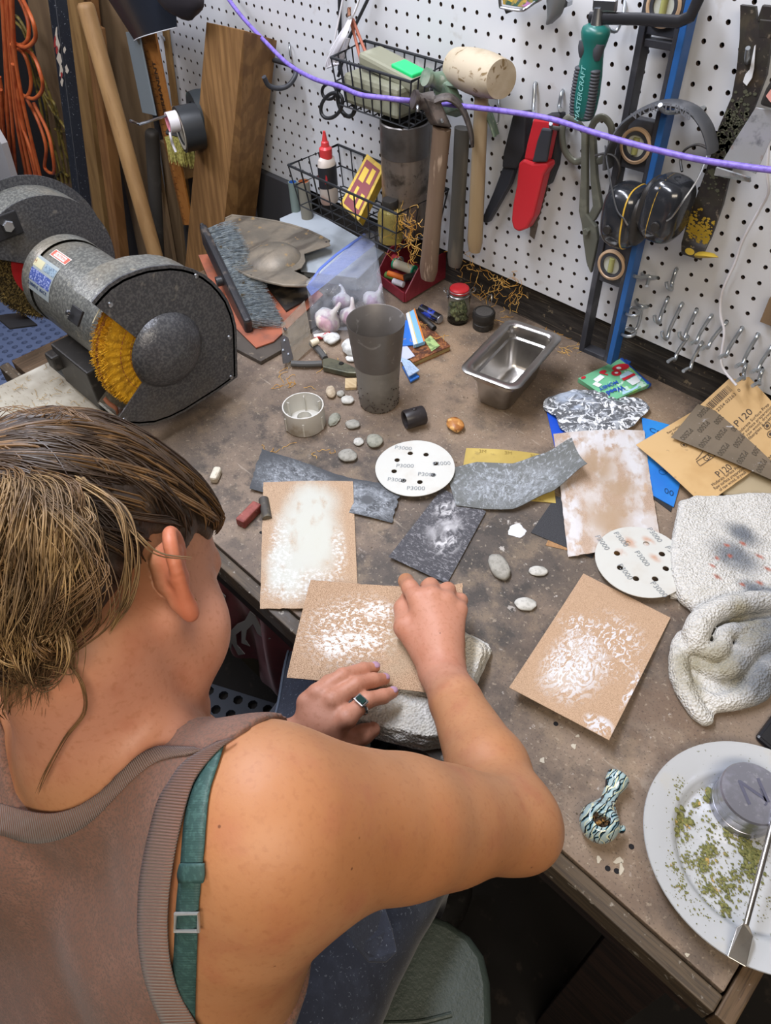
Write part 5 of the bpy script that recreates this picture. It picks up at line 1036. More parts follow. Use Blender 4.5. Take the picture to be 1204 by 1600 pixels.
mb=MB().tube([wy(530,-30,-.01),wy(531,60,-.01),wy(530,110,-.02)],.0035,8).tube([wy(586,-25,-.01),wy(545,60,-.03),wy(528,120,-.05)],.003,8); build('hanger_wire',mb,m_bw,tb)
BLl=wy(528,226,-.008); zl=BLl[2]; BRl=V3((BRu[0]-.02,-.008,zl)); yl=ymatch(450,258,zl); yl2=ymatch(621,335,zl); print('low',yl,yl2,zl,BLl,BRl)
FLl=wy(450,258,yl); FRl=wy(621,335,yl2); FRl[2]=FLl[2]=zl
BRl=FRl+(BLl-FLl); BRl[2]=zl
tb,lowf=basket('lower black wire basket on the pegboard holding glue bottle and yellow box',[FLl,BLl,BRl,FRl],.080)
zb=zl-.078
def in_low(s,t): # s along front, t to the back
    p=FLl*(1-s)+FRl*s; q=BLl*(1-s)+BRl*s; c=p*(1-t)+q*t; return V3((c[0],c[1],zb))
# glue bottle
c_=in_low(.17,.42); t_=thing('glue_bottle','white glue bottle with red nozzle cap and black label in the lower basket','glue bottle',c_)
build('bottle_body',MB().lathe([(0,0),(.019,0),(.021,.004),(.021,.075),(.018,.088),(.010,.095),(.0,.095)],c_,seg=32,sc=(1,.75)),mat('cloudy_white_plastic','#c3bab2',.4,layers=[dict(s=12,lo=.5,hi=.6,c='#a87b66',a=.6)]),t_)
build('label_sleeve',MB().lathe([(.0213,.034),(.0213,.076)],c_,seg=32,sc=(1,.76)),mat('black_label','#25262b',.4),t_,smooth=60)
build('label_emblem',MB().lathe([(.0001,.0),(.012,.0)],c_+V3((.004,-.0172,.055)),(.2,-1,.1),20),mat('label_red2','#93242a',.4),t_,smooth=0)
build('nozzle_cap',MB().lathe([(.0125,.090),(.0130,.108),(.0085,.112),(.0075,.120),(.0055,.122),(.0025,.140),(.0001,.141)],c_,seg=28),mat('red_cap_plastic','#c03a3c',.35),t_)
# yellow and red box
A_=in_low(.40,.10)+V3((0,0,.02)); 
a=wy(531,318,-.13);b=wy(560,345,-.13);c2=wy(600,262,-.05);d2=wy(573,240,-.05)
t_=thing('card_box','long yellow and dark red box tilted in the lower basket','box',(a+b)/2)
nb_=unit(np.cross(b-a,d2-a)); nb_=nb_ if nb_@(CC-a)>0 else -nb_
build('box_body',MB().prism([a,b,c2,d2],-nb_*.028),mat('yellow_box_card','#c9a93a',.45,layers=[dict(s=40,lo=.5,hi=.6,c='#b09436')]),t_,smooth=0,bevel=.001)
qd=lambda s,t,o_=.0006:(a*(1-s)+b*s)*(1-t)+(d2*(1-s)+c2*s)*t+nb_*o_
mr=mat('maroon_print','#7c3339',.5); my=mat('yellow_print','#d3b43e',.5)
mb=MB(); mb.add([qd(.12,.05),qd(.88,.05),qd(.88,.92),qd(.12,.92)],[(0,1,2,3)]); build('printed_panel',mb,mr,t_,smooth=0,raw=True)
mb=MB()
for s0,t0,s1,t1 in ((.2,.55,.45,.8),(.55,.6,.75,.86),(.2,.2,.5,.3),(.3,.3,.42,.45),(.62,.14,.8,.4)): mb.add([qd(s0,t0,.001),qd(s1,t0,.001),qd(s1,t1,.001),qd(s0,t1,.001)],[(0,1,2,3)])
build('printed_shape',mb,my,t_,smooth=0,raw=True)
# yellow oil bottle
c_=in_low(.84,.22); t_=thing('oil_bottle','small glass bottle of pale yellow oil with black cap in the lower basket','bottle',c_)
build('bottle_body',MB().lathe([(0,0),(.022,0),(.024,.003),(.024,.052),(.020,.060),(.012,.064),(.012,.068),(0,.068)],c_,seg=36),mat('yellow_oil','#d9c878',.08,trans=.75,ior=1.2),t_)
build('screw_cap',MB().lathe([(.0145,.064),(.0150,.065),(.0150,.078),(.0140,.080),(0,.0802)],c_,seg=32),mbk,t_)
fibres('tangle of orange threads hanging from the lower basket in front of the oil bottle',[wy(640,345,-.12),wy(648,360,-.12),wy(632,385,-.12),wy(650,375,-.12),wy(625,350,-.12)],42,.055,m_fib,wall=-.125)
# steel tumbler
c_=in_low(1.02,.60)+V3((0,0,.002)); 
topc=wy(632,186,c_[1]); c_[0]=topc[0]; ht=topc[2]-c_[2]; print('tumbler',c_,ht)
t_=thing('steel_tumbler','tall stained steel cylinder standing in the lower basket','steel cylinder',c_)
build('cylinder_body',MB().lathe([(0,0),(.042,0),(.044,.004),(.044,ht*.72),(.0,ht*.72)],c_,seg=48),mat('stained_steel','#8a8077',.35,metal=.7,layers=[dict(s=30,d=5,lo=.5,hi=.65,c='#5d554d'),dict(s=90,d=4,lo=.6,hi=.7,c='#3f3a35',a=.7)]),t_)
build('upper_sleeve',MB().lathe([(.0445,ht*.715),(.0450,ht*.72),(.0450,ht-.002),(.0435,ht),(.041,ht-.001),(.041,ht*.8),(0,ht*.8)],c_,seg=48),mat('dark_steel_sleeve','#6c6967',.35,metal=.7,layers=[dict(s=20,lo=.45,hi=.7,c='#575452')]),t_)
# things in the upper basket
t_=thing('tool_case','grey-green plastic case with bright green sticker in the upper basket','tool case',(FLu+BRu)/2-V3((0,0,.07)))
cA=(FLu*.75+BLu*.25); cB=(FRu*.75+BRu*.25); dx_=unit(cB-cA); 
m_kh=mat('khaki_plastic','#7c7c69',.5,layers=[dict(s=20,lo=.5,hi=.7,c='#8e8f7d')])
mid=(FLu+BRu)/2
build('case_body',MB().box(mid+V3((.0,-.005,-.045)),(.135,.085,.05),(dx_,(0,1,0),(0,0,1))),m_kh,t_,smooth=0,bevel=.008)
build('case_lid',MB().box(mid+V3((.02,.0,-.010)),(.135,.055,.022),(unit(dx_+V3((0,0,-.15))),(0,1,0),(0,0,1))),m_kh,t_,smooth=0,bevel=.006)
build('green_sticker',MB().box(mid+V3((.052,-.004,-.0035)),(.050,.034,.010),(unit(dx_+V3((0,0,-.15))),(0,1,0),(0,0,1))),mat('bright_green_label','#1fbf6c',.4),t_,smooth=0,bevel=.002)
cord('orange_tie','reddish brown cord loop hanging into the upper basket',[[(548,30,-.04),(556,60,-.05),(565,110,-.08)],[(552,30,-.04),(564,60,-.05),(574,90,-.07),(578,105,-.08)]],.0026,mat('rust_cord','#94543f',.6)) if 0 else topo('orange_tie','reddish brown cord loop hanging into the upper basket','cord',MB().tube(smooth_path([wy(547,30,-.04),wy(556,65,-.05),wy(566,105,-.08)],5),.0028,8).tube(smooth_path([wy(551,30,-.04),wy(563,62,-.05),wy(574,88,-.06),wy(579,96,-.07)],5),.0028,8),mat('rust_cord','#94543f',.6),smooth=60)
mwc=mat('white_cable','#c9c8cc',.4)
mb=MB()
for k in range(7):
    o_=k*1.6; mb.tube(smooth_path([wy(545+o_*.4,30,-.05),wy(528+o_,62,-.06-.003*k),wy(512+o_*1.2,92,-.065),wy(510+o_*1.5,106-o_*.6,-.065),wy(522+o_*1.3,95,-.06),wy(536+o_,60,-.055)],5),.0017,6)
mb.tube(smooth_path([wy(566,-20,-.04),wy(558,8,-.045),wy(549,28,-.05),wy(532,52,-.055),wy(516,80,-.06)],5),.002,6).tube(smooth_path([wy(538,-15,-.03),wy(529,30,-.04),wy(521,70,-.05)],5),.0017,6)
topo('white_cable_bundle','small bundle of white cable tied up left of the upper basket','cable',mb,mwc,smooth=60)
topo('copper_coil','short coil of copper wire standing above the white cable bundle','wire coil',MB().tube([wy(545+2.5*math.cos(k*.9),12+k*.28,-.05+.006*math.sin(k*.9)) for k in range(48)],.0011,5),mat('dull_copper','#8f6650',.4,metal=.6),smooth=60)
topo('cable_ties','black rubber ring pulls hanging below the upper basket','rings',MB().tube([wy(518+17*math.cos(k*math.pi/12)+.0,165+19*math.sin(k*math.pi/12)-6*math.cos(k*math.pi/12),-.10) for k in range(24)],.0034,8,closed=True).tube([wy(514+11*math.cos(k*math.pi/12),143+12*math.sin(k*math.pi/12),-.09) for k in range(24)],.003,8,closed=True).tube([wy(541+13*math.cos(k*math.pi/12)+4*math.sin(k*math.pi/12),158+24*math.sin(k*math.pi/12),-.09) for k in range(24)],.004,8,closed=True),mat('black_rubber_loop','#26272a',.45),smooth=60)
# ---- hammers
m_hw=mat('old_hammer_wood','#6d5b4b',.55,layers=[dict(s=18,st=(1,1,.1),d=6,lo=.4,hi=.65,c='#5f4a3b'),dict(s=60,st=(1,1,.2),lo=.6,hi=.7,c='#a08c78'),dict(s=30,lo=.68,hi=.7,c='#c9c4bb')]); m_hs=mat('rusty_hammer_steel','#5a5450',.5,metal=.5,layers=[dict(s=60,d=5,lo=.45,hi=.65,c='#3c3432'),dict(s=30,lo=.55,hi=.7,c='#7c716b')],bump=[dict(s=200,a=.4)])
def handle(a,b,w0,w1,m,t_,nm='handle',bul=0,flat=.75):
    A=V3(a);B=V3(b); n=14; pts=[A*(1-k/n)+B*k/n for k in range(n+1)]; r=[(w0*(1-k/n)+w1*k/n)*(1+bul*math.sin(math.pi*k/n)) for k in range(n+1)]; r[-1]*=.75
    pts.append(B+unit(B-A)*.003); r.append(r[-1]*.4)
    return build(nm,MB().tube(pts,r,16,flat=flat,up=(0,1,0)),m,t_,smooth=50)
def clawhammer(lab,hx,yh,px_handle_top,px_handle_end,ye,px_face,px_claw,mh,ms,w=.0145,wend=.018):
    t_=thing('claw_hammer',lab,'hammer',wy(*px_handle_end,ye))
    handle(wy(*px_handle_top,yh),wy(*px_handle_end,ye),w,wend,mh,t_,bul=-.1)
    E0=wy(*px_handle_top,yh); 
    F=wy(*px_face[0],px_face[1]); cl=[wy(u,v,y_) for u,v,y_ in px_claw]
    build('poll',MB().tube([F,F+(cl[0]-F)*.18,F+(cl[0]-F)*.22,F+(cl[0]-F)*.45,cl[0]],[.0135,.014,.011,.0105,.016],20),ms,t_)
    build('eye',MB().box(cl[0]*.6+E0*.4,(.028,.034,.045),(unit(cl[0]-F),np.cross(unit(E0-cl[0]),unit(cl[0]-F)),unit(E0-cl[0]))),ms,t_,smooth=0,bevel=.004)
    for s_ in (-1,1):
        P_=smooth_path(cl,6); side=unit(np.cross(cl[-1]-cl[0],cl[len(cl)//2]-(cl[0]+cl[-1])/2+V3((1e-5,0,0)))); n=len(P_)
        build('claw',MB().tube([p+side*s_*(.004+.006*k/n) for k,p in enumerate(P_)],[.0105-.006*k/n for k in range(n)],10,flat=.55),ms,t_)
    return t_
clawhammer('rusty claw hammer with worn brown wooden handle hanging in front of the lower basket',0,-.12,(690,200),(668,435),-.135,((645,155),-.155),[(672,160,-.13),(700,152,-.115),(722,170,-.10),(735,205,-.095),(738,228,-.095)],m_hw,m_hs,.017,.0195)
m_grn=mat('olive_green_paint','#5e7260',.45,layers=[dict(s=30,d=4,lo=.5,hi=.65,c='#7e8878'),dict(s=60,lo=.62,hi=.7,c='#8f9488')])
clawhammer('green-headed claw hammer with dark handle hanging between brown one and mallet',0,-.055,(722,200),(710,415),-.06,((664,120),-.10),[(690,128,-.07),(728,135,-.055),(752,155,-.045),(768,190,-.04),(775,212,-.04)],mat('dark_worn_handle','#4c4a45',.5,layers=[dict(s=30,st=(1,1,.2),lo=.5,hi=.65,c='#655f55')]),m_grn,.015,.0175)
# mallet
t_=thing('wooden_mallet','pale wooden barrel-headed mallet hanging on the pegboard','mallet',wy(741,395,-.04))
a=wy(714,104,-.045)-V3((0,0,.0)); b=wy(783,124,-.085); n=10
rad=[.026+.006*math.sin(math.pi*(k/n)*.9+.2) for k in range(n+1)]; m_mal=mat('mallet_head_wood','#b0a38d',.6,layers=[dict(s=9,st=(1,1,1),d=6,lo=.45,hi=.65,c='#96876c'),dict(s=50,d=4,dist=1,lo=.6,hi=.66,c='#75603f')])
build('barrel_head',MB().tube([a*(1-k/n)+b*k/n for k in range(n+1)],rad,32),m_mal,t_,smooth=50)
handle(wy(752,150,-.055),wy(741,392,-.045),.0125,.0160,mat('mallet_handle_wood','#a3937a',.5,layers=[dict(s=20,st=(1,1,.1),lo=.4,hi=.65,c='#937e5e')]),t_)
# ---- knives and saw
t_=thing('black_sheath_knife','black knife sheath with tapered black tip hanging left of the red one','knife sheath',wy(755,345,-.03))
m_bn=mat('black_nylon','#26272b',.6,bump=[dict(s=300,a=.5)])
def flat(pix,y0,th,m,t_,nm,bev=.002,smooth=0):
    P_=[wy(u,v,y0) for u,v in pix]; return build(nm,MB().prism(P_,(0,th,0)),m,t_,smooth=smooth,bevel=bev)
flat([(800,178),(822,176),(818,240),(806,265),(783,263),(785,240)],-.035,.022,m_bn,t_,'belt_sheath',.004)
flat([(785,260),(803,265),(795,290),(762,348),(757,350),(751,344),(770,300)],-.03,.014,mat('black_scabbard','#2b2e35',.4),t_,'scabbard',.003)
t_=thing('red_sheath_knife','bright red plastic knife sheath with black inset hanging on a hook','knife sheath',wy(805,360,-.05))
m_rs=mat('red_sheath_plastic','#b0252d',.35)
flat([(809,255),(817,249),(832,255),(854,254),(856,262),(848,275),(842,300),(832,340),(822,358),(810,363),(801,358),(798,345),(800,320),(806,290)],-.055,.022,m_rs,t_,'sheath_body',.005)
flat([(832,185),(866,188),(858,225),(852,255),(817,250),(822,225)],-.052,.018,m_rs,t_,'sheath_handle',.004)
flat([(845,200),(862,202),(853,254),(830,254),(838,220)],-.058,.006,mat('black_grip_inset','#2f3035',.5),t_,'grip_inset',.003)
t_=thing('pruning_saw','narrow rusty serrated saw with black ribbed handle behind the red sheath','hand saw',wy(835,375,-.03))
flat([(850,180),(875,178),(872,215),(866,262),(855,292),(846,285),(850,240)],-.034,.018,m_bn,t_,'saw_handle',.004)
bl=[(848,288),(855,290)]+[(855-k*1.35+(1.8 if k%2 else 0),292+k*4.6) for k in range(14)]+[(834,374),(827,368),(829,340),(838,310)]
flat(bl,-.028,.0018,mat('rusty_blade','#6c645c',.45,metal=.5,layers=[dict(s=40,d=4,lo=.45,hi=.65,c='#4c423b')]),t_,'saw_blade',0)
# ---- tin snips
t_=thing('tin_snips','olive drab metal shears hanging with blades pointing down','shears',wy(922,425,-.03))
m_sn=mat('olive_drab_steel','#63645a',.45,metal=.35,layers=[dict(s=30,lo=.5,hi=.7,c='#757669')])
mb=MB().tube(smooth_path([wy(912,205,-.035),wy(900,190,-.04),(wy(886,185,-.04)),wy(878,205,-.04),wy(882,235,-.035),wy(897,252,-.03),wy(911,250,-.03)],5),.0055,10,flat=.7,up=(0,1,0)); build('handle_loop',mb,m_sn,t_)
mb=MB().tube(smooth_path([wy(921,205,-.035),wy(930,188,-.04),wy(943,184,-.04),wy(955,200,-.04),wy(953,232,-.035),wy(940,250,-.03),wy(925,252,-.03)],5),.0055,10,flat=.7,up=(0,1,0)); build('handle_loop',mb,m_sn,t_)
flat([(907,200),(916,200),(916,300),(916,335),(930,355),(933,375),(922,428),(915,410),(910,375),(908,352),(903,330),(906,280)],-.040,.009,m_sn,t_,'blade',.002)
flat([(919,205),(927,205),(931,280),(939,325),(928,345),(921,350),(916,340),(925,322),(921,280)],-.036,.009,m_sn,t_,'blade',.002)
build('pivot_nut',MB().lathe([(.0001,.006),(.005,.006),(.006,.004),(.006,0)],wy(917,361,-.040),(0,-1,0),6),m_sn,t_,smooth=0)
# ---- coping saw
t_=thing('coping_saw','coping saw with green and black ribbed handle hanging upside down','coping saw',wy(908,190,-.06))
A=wy(932,38,-.07); B=wy(910,188,-.07); n=24
prof=[(0,.012),(.03,.019),(.08,.0205),(.14,.019),(.25,.0155),(.35,.0165),(.5,.0185),(.7,.0195),(.85,.0185),(.93,.0165),(.98,.013),(1,.006)]
mgr=mat('green_handle_plastic','#1b5c55',.35)
pts=[A+(B-A)*p for p,_ in prof]; build('grip',MB().tube(pts,[r for _,r in prof],24,flat=.8,up=(0,1,0)),mgr,t_,smooth=60)
mrb=mat('black_ribbed_rubber','#3b3d42',.6); dAB=unit(B-A); sd=unit(np.cross(dAB,V3((0,-1,0))))
for s_ in (-1,1):
    mb=MB()
    for k in range(15):
        f_=.44+.035*k; w_=np.interp(f_,[p for p,_ in prof],[r for _,r in prof]); c_=A+(B-A)*f_+sd*s_*w_*.70+V3((0,-w_*.36,0)); mb.blob(c_,(.0075,.0075,.0032),(unit(sd*s_+V3((0,-.5,0))),unit(np.cross(dAB,unit(sd*s_+V3((0,-.5,0))))),dAB),n=2,amp=0)
    c1=[A+(B-A)*f_+sd*s_*np.interp(f_,[p for p,_ in prof],[r for _,r in prof])*.72+V3((0,-.006,0)) for f_ in (.16,.22,.28,.33)]; mb.tube(c1,[.006,.0075,.0065,.004],10)
    build('ribbed_inset',mb,mrb,t_,smooth=60)
lettering('MASTERCRAFT',.0105,lambda x,y:A+(B-A)*.70+V3((0,-.0165,0))-dAB*x+sd*(-1)*y if 0 else A+(B-A)*.68+V3((0,-.0168,0))-dAB*x+sd*y,mat('pale_teal_print','#7fb8b4',.5),t_,shear=.2)
build('frame_bar',MB().tube([wy(921,28,-.068),wy(1000,30,-.068),wy(1060,34,-.066),wy(1078,26,-.066),wy(1090,0,-.064),wy(1096,-40,-.064)],[.0072]*6,10,flat=.6,up=(0,1,0)),mat('black_frame_steel','#2e2e31',.35,metal=.4),t_)
build('ferrule',MB().lathe([(.009,0),(.007,.012),(.006,.02)],wy(932,40,-.07),wy(936,0,-.07)-wy(932,40,-.07),16,cap=True),m_wire,t_); build('wing_nut',MB().box(wy(945,8,-.07),(.035,.006,.014),((1,0,.1),(0,1,0),(-.1,0,1))),m_wire,t_,smooth=0,bevel=.002)
# ---- spirit level
t_=thing('spirit_level','long black box-section spirit level with blue edge leaning on the pegboard','spirit level',wy(945,560,-.03))
mlv=mat('black_level_frame','#303136',.4,layers=[dict(s=20,lo=.5,hi=.7,c='#44454a')]); mlb2=mat('blue_level_edge','#24548f',.4,layers=[dict(s=8,lo=.45,hi=.7,c='#204a7c')])
T=wy(1062,-40,-.012); Bm=wy(938,550,-.035); dl=unit(Bm-T); sl=unit(np.cross(dl,V3((0,-1,0)))); sl=sl if sl[0]>0 else -sl; nl=unit(np.cross(sl,dl)); nl=nl if nl[1]<0 else -nl
L_=np.linalg.norm(Bm-T); Wd=.060
def lvl(s0,s1,w0,w1,d0,d1,m,nm,bev=.0012):
    return build(nm,MB().box(T+dl*(s0+s1)/2+sl*(w0+w1)/2+nl*(d0+d1)/2,(abs(w1-w0),abs(s1-s0),abs(d1-d0)),(sl,dl,nl)),m,t_,smooth=0,bevel=bev)
lvl(0,L_,-.032,-.022,0,.022,mlv,'flange'); lvl(0,L_,.019,.026,0,.022,mlv,'flange'); lvl(0,L_,.0265,.036,0,.024,mlb2,'blue_edge')
lvl(L_-.008,L_,-.022,.019,0,.022,mlv,'end_cap')
def along(v):  # distance along the level of the photo row v
    best=min(np.linspace(0,L_,400),key=lambda q:abs(pj(T+dl*q)[1]-v)); return best
for v in (5,222,408):
    s_=along(v); lvl(s_-.034,s_+.034,-.022,.019,.004,.018,mlv,'web')
    c_=T+dl*s_-sl*.002+nl*.019
    build('vial_ring',MB().lathe([(.0245,0),(.0245,.004),(.021,.0055),(.0195,.004),(.0195,0)],c_,nl,40),mat('tan_ring','#a88d70',.4),t_)
    build('vial_bezel',MB().lathe([(.0193,0),(.0193,.0045),(.0150,.0045),(.0150,.001)],c_,nl,40),mlv,t_)
    build('vial_window',MB().lathe([(.0001,.001),(.0150,.001)],c_,nl,32),mat('vial_pale','#a9aba0',.3),t_,smooth=0); build('vial',MB().cyl(c_-dl*.011+nl*.003,c_+dl*.011+nl*.003,.0045,16),mat('vial_yellow','#8f8f5a',.1),t_)
lvl(along(60),along(72),-.022,.019,.004,.018,mlv,'web')
# ---- ear defenders
t_=thing('ear_defenders','black ear defenders with yellow lines hanging by their headband','ear defenders',wy(1010,385,-.08))
meb=mat('black_ear_shell','#25272b',.18,layers=[dict(s=40,lo=.6,hi=.75,c='#4b4c4e',a=.5)],coat=.3); mhb=mat('headband_rubber','#3f4145',.6,layers=[dict(s=30,lo=.5,hi=.7,c='#56575a')]); myl=mat('yellow_line','#c9a23a',.4)
arc=smooth_path([wy(950,262,-.06),wy(953,235,-.06),wy(975,195,-.058),wy(1010,170,-.057),(wy(1045,161,-.057)),wy(1080,170,-.058),wy(1102,195,-.06),wy(1112,225,-.06),wy(1113,238,-.06)],6)
build('headband',MB().tube(arc,.0135,14,flat=.33,up=(0,0,1)),mhb,t_,smooth=60)
import bisect
def onarc(f):
    k=f*(len(arc)-1); i=min(int(k),len(arc)-2); r=k-i; return arc[i]*(1-r)+arc[i+1]*r, unit(arc[i+1]-arc[i])
def lb(x,y,c0=.5):
    p,d_=onarc(min(.98,max(.02,c0+x/.30))); n_=unit(np.cross(d_,V3((0,-1,0)))); n_=n_ if n_[2]>0 else -n_; return p+V3((0,-.0160,-.001))+n_*(y*.8)
lettering('WORKTUNES',.0165,lb,mat('embossed_grey','#5b5d61',.6),t_,bold=.0003)
for (cu,cv,hx,tilt,yl) in ((977,336,.036,.06,990),(1041,326,.036,-.05,1037)):
    c_=wy(cu,cv,-.070); ax=unit(V3((1,0,.0+tilt))); up_=unit(np.cross(V3((0,-1,0)),ax))
    mb=MB(); A_=[ax,V3((0,-1,0)),unit(np.cross(ax,V3((0,-1,0))))]
    bm=bmesh.new(); bmesh.ops.create_icosphere(bm,subdivisions=4,radius=1); vs=[]
    for v in bm.verts:
        x,y_,z=v.co; k=(abs(x)**3+abs(y_)**3+abs(z)**3)**(-1/3)*.92; vs.append(c_+A_[0]*x*k*.034+A_[1]*y_*k*.036+A_[2]*z*k*.050)
    mb.add(vs,[tuple(v.index for v in f.verts) for f in bm.faces]); bm.free(); cup=build('ear_cup',mb,meb,t_,smooth=60)
    s_=1 if yl>cu else -1
    pts=[]; xo=.013*(1 if cu<1000 else -.55)
    for k in range(40):
        a=2*math.pi*k/40; cx_,sx_=math.cos(a),math.sin(a); kk=(abs(cx_)**3+abs(sx_)**3)**(-1/3)*.90; pts.append(c_+A_[0]*xo+A_[1]*cx_*kk*.0355+A_[2]*sx_*kk*.0495)
    build('yellow_seam',MB().tube(pts,.0013,6,closed=True),myl,cup)
    mb=MB(); bm=bmesh.new(); bmesh.ops.create_icosphere(bm,subdivisions=3,radius=1); vs=[]
    for v in bm.verts:
        x,y_,z=v.co; k=(abs(x)**3+abs(y_)**3+abs(z)**3)**(-1/3)*.92; vs.append(c_+A_[0]*((.026 if cu<1000 else -.026)+x*k*.010)+A_[1]*y_*k*.030+A_[2]*z*k*.040)
    mb.add(vs,[tuple(v.index for v in f.verts) for f in bm.faces]); bm.free(); build('ear_cushion',mb,mbk,t_,smooth=60)
    build('pivot',MB().lathe([(.0001,.003),(.006,.003),(.007,0)],c_+V3((-.006*(1 if cu<1000 else -1),-.035,-.012)),(0,-1,0),20),mbk,cup)
build('band_wire',MB().tube(smooth_path([wy(945,228,-.062),wy(951,270,-.085),wy(962,325,-.105),wy(974,342,-.108),wy(980,352,-.107)],5),.0013,6),m_wire,t_); build('band_wire',MB().tube(smooth_path([wy(1110,225,-.062),wy(1092,275,-.085),wy(1066,315,-.105),wy(1050,338,-.108),wy(1041,345,-.107)],5),.0013,6),m_wire,t_)
build('ear_cable',MB().tube(smooth_path([wy(930,243,-.07),wy(945,240,-.07),wy(960,245,-.07),wy(968,262,-.07),wy(965,280,-.07)],5),.0018,6),mbk,t_); build('ear_cable',MB().tube(smooth_path([wy(1112,235,-.06),wy(1090,226,-.05),wy(1070,234,-.05),wy(1063,250,-.05),wy(1065,268,-.06)],5),.0018,6),mbk,t_)
# ---- pry bar
t_=thing('pry_bar','flat black pry bar with worn yellow paint hanging at the right','pry bar',wy(1085,400,-.04))
mpb=mat('worn_black_bar','#332f2d',.45,metal=.35,layers=[dict(s=25,d=5,lo=.5,hi=.65,c='#4a4136'),dict(s=45,d=6,lo=.48,hi=.56,c='#4a4a3a',a=.2),dict(s=120,d=3,lo=.62,hi=.68,c='#8b7f70',a=.5)])
prybar=[((1156,8),(1179,11),-.022),((1156,25),(1181,30),-.022),((1155,60),(1204,63),-.024),((1150,110),(1196,118),-.024),((1143,150),(1178,165),-.024),((1122,200),(1158,215),-.024),((1108,250),(1142,262),-.024),((1090,300),(1128,320),-.026),((1072,350),(1110,372),-.034),((1064,380),(1100,392),-.050),((1064,392),(1096,402),-.062)]
def pf(s,t):
    x=s*(len(prybar)-1); i=min(int(x),len(prybar)-2); r=x-i; a,b,y0=prybar[i]; a2,b2,y1=prybar[i+1]
    yy=y0*(1-r)+y1*r; A_=wy(a[0]*(1-r)+a2[0]*r,a[1]*(1-r)+a2[1]*r,yy); B_=wy(b[0]*(1-r)+b2[0]*r,b[1]*(1-r)+b2[1]*r,yy); return A_*(1-t)+B_*t
build('bar',MB().sheet(pf,40,6,.006),mpb,t_,smooth=40)
flat([(1182,34),(1204,36),(1206,10),(1190,8),(1183,28)],-.022,.006,mpb,t_,'claw_fork',.001)
flat([(1184,60),(1186,30),(1206,32),(1210,60)],-.024,.006,mpb,t_,'claw_fork',.001)
mb=MB(); rs=random.Random(4)
for k in range(230):
    s_=rs.gauss(.80,.028);t0=rs.uniform(.06,.96); 
    if not 0<s_<.97: continue
    p=pf(s_,t0)+V3((0,-.0009,0)); w_=rs.uniform(.001,.0032); mb.add([p+V3((w_*math.cos(q*1.25+k),0,w_*math.sin(q*1.25+k)*rs.uniform(.5,1))) for q in range(5)],[(0,1,2,3,4)])
build('yellow_paint_wear',mb,mat('worn_yellow_paint','#a58a2c',.5),t_,smooth=0,raw=True)
mb=MB()
for k in range(260):
    s_=rs.gauss(.52,.07);t0=rs.uniform(.06,.96); 
    if not .36<s_<.7: continue
    p=pf(s_,t0)+V3((0,-.0009,0)); w_=rs.uniform(.001,.004); mb.add([p+V3((w_*math.cos(q*1.25+k),0,w_*math.sin(q*1.25+k)*rs.uniform(.5,1))) for q in range(5)],[(0,1,2,3,4)])
build('olive_paint_wear',mb,mat('worn_olive_paint','#494a3a',.6),t_,smooth=0,raw=True)
build('bent_tip',MB().tube([wy(1094,398,-.062),wy(1108,399,-.075),wy(1121,402,-.088)],[.010,.008,.001],10,flat=.45,up=(0,0,1)),mat('worn_yellow_paint','#a58a2c',.5),t_); 
mb=MB(); mb.lathe([(.0001,0),(.0045,0)],wy(1077,393,-.066),(0,-1,.3),16,sc=(1,1.6)); build('yellow_slot',mb,mat('worn_yellow_paint','#a58a2c',.5),t_,smooth=0)
# keyhole
flat([(1171,108),(1178,72),(1180,70),(1177,108),(1174,122),(1166,134),(1160,128),(1164,116)],-.0275,.001,m_peg,t_,'keyhole',0)
# ---- putty knife
t_=thing('putty_knife','steel putty knife with bent scraper blade hanging at the right edge','putty knife',wy(1150,270,-.06))
m_pk=mat('scratched_steel','#b3b6b9',.35,metal=.55,layers=[dict(s=50,d=5,lo=.5,hi=.65,c='#7f8285'),dict(s=60,d=5,lo=.58,hi=.68,c='#a07c66',a=.5)],bump=[dict(s=150,a=.4)])
flat([(1180,168),(1204,172),(1230,180),(1212,200),(1180,272),(1128,252),(1150,215)],-.070,.002,m_pk,t_,'blade',.0005)
build('scraper_edge',MB().prism([wy(1118,262,-.085),wy(1170,278,-.085),wy(1171,285,-.080),wy(1115,274,-.080)],(0,.004,0)),m_pk,t_,smooth=0)
flat([(1184,165),(1194,140),(1206,120),(1240,130),(1230,178)],-.078,.016,mbk,t_,'knife_handle',.004); flat([(1196,150),(1203,140),(1210,152),(1203,160)],-.080,.002,mat('pink_tag','#c58d84',.5),t_,'round_tag',0)
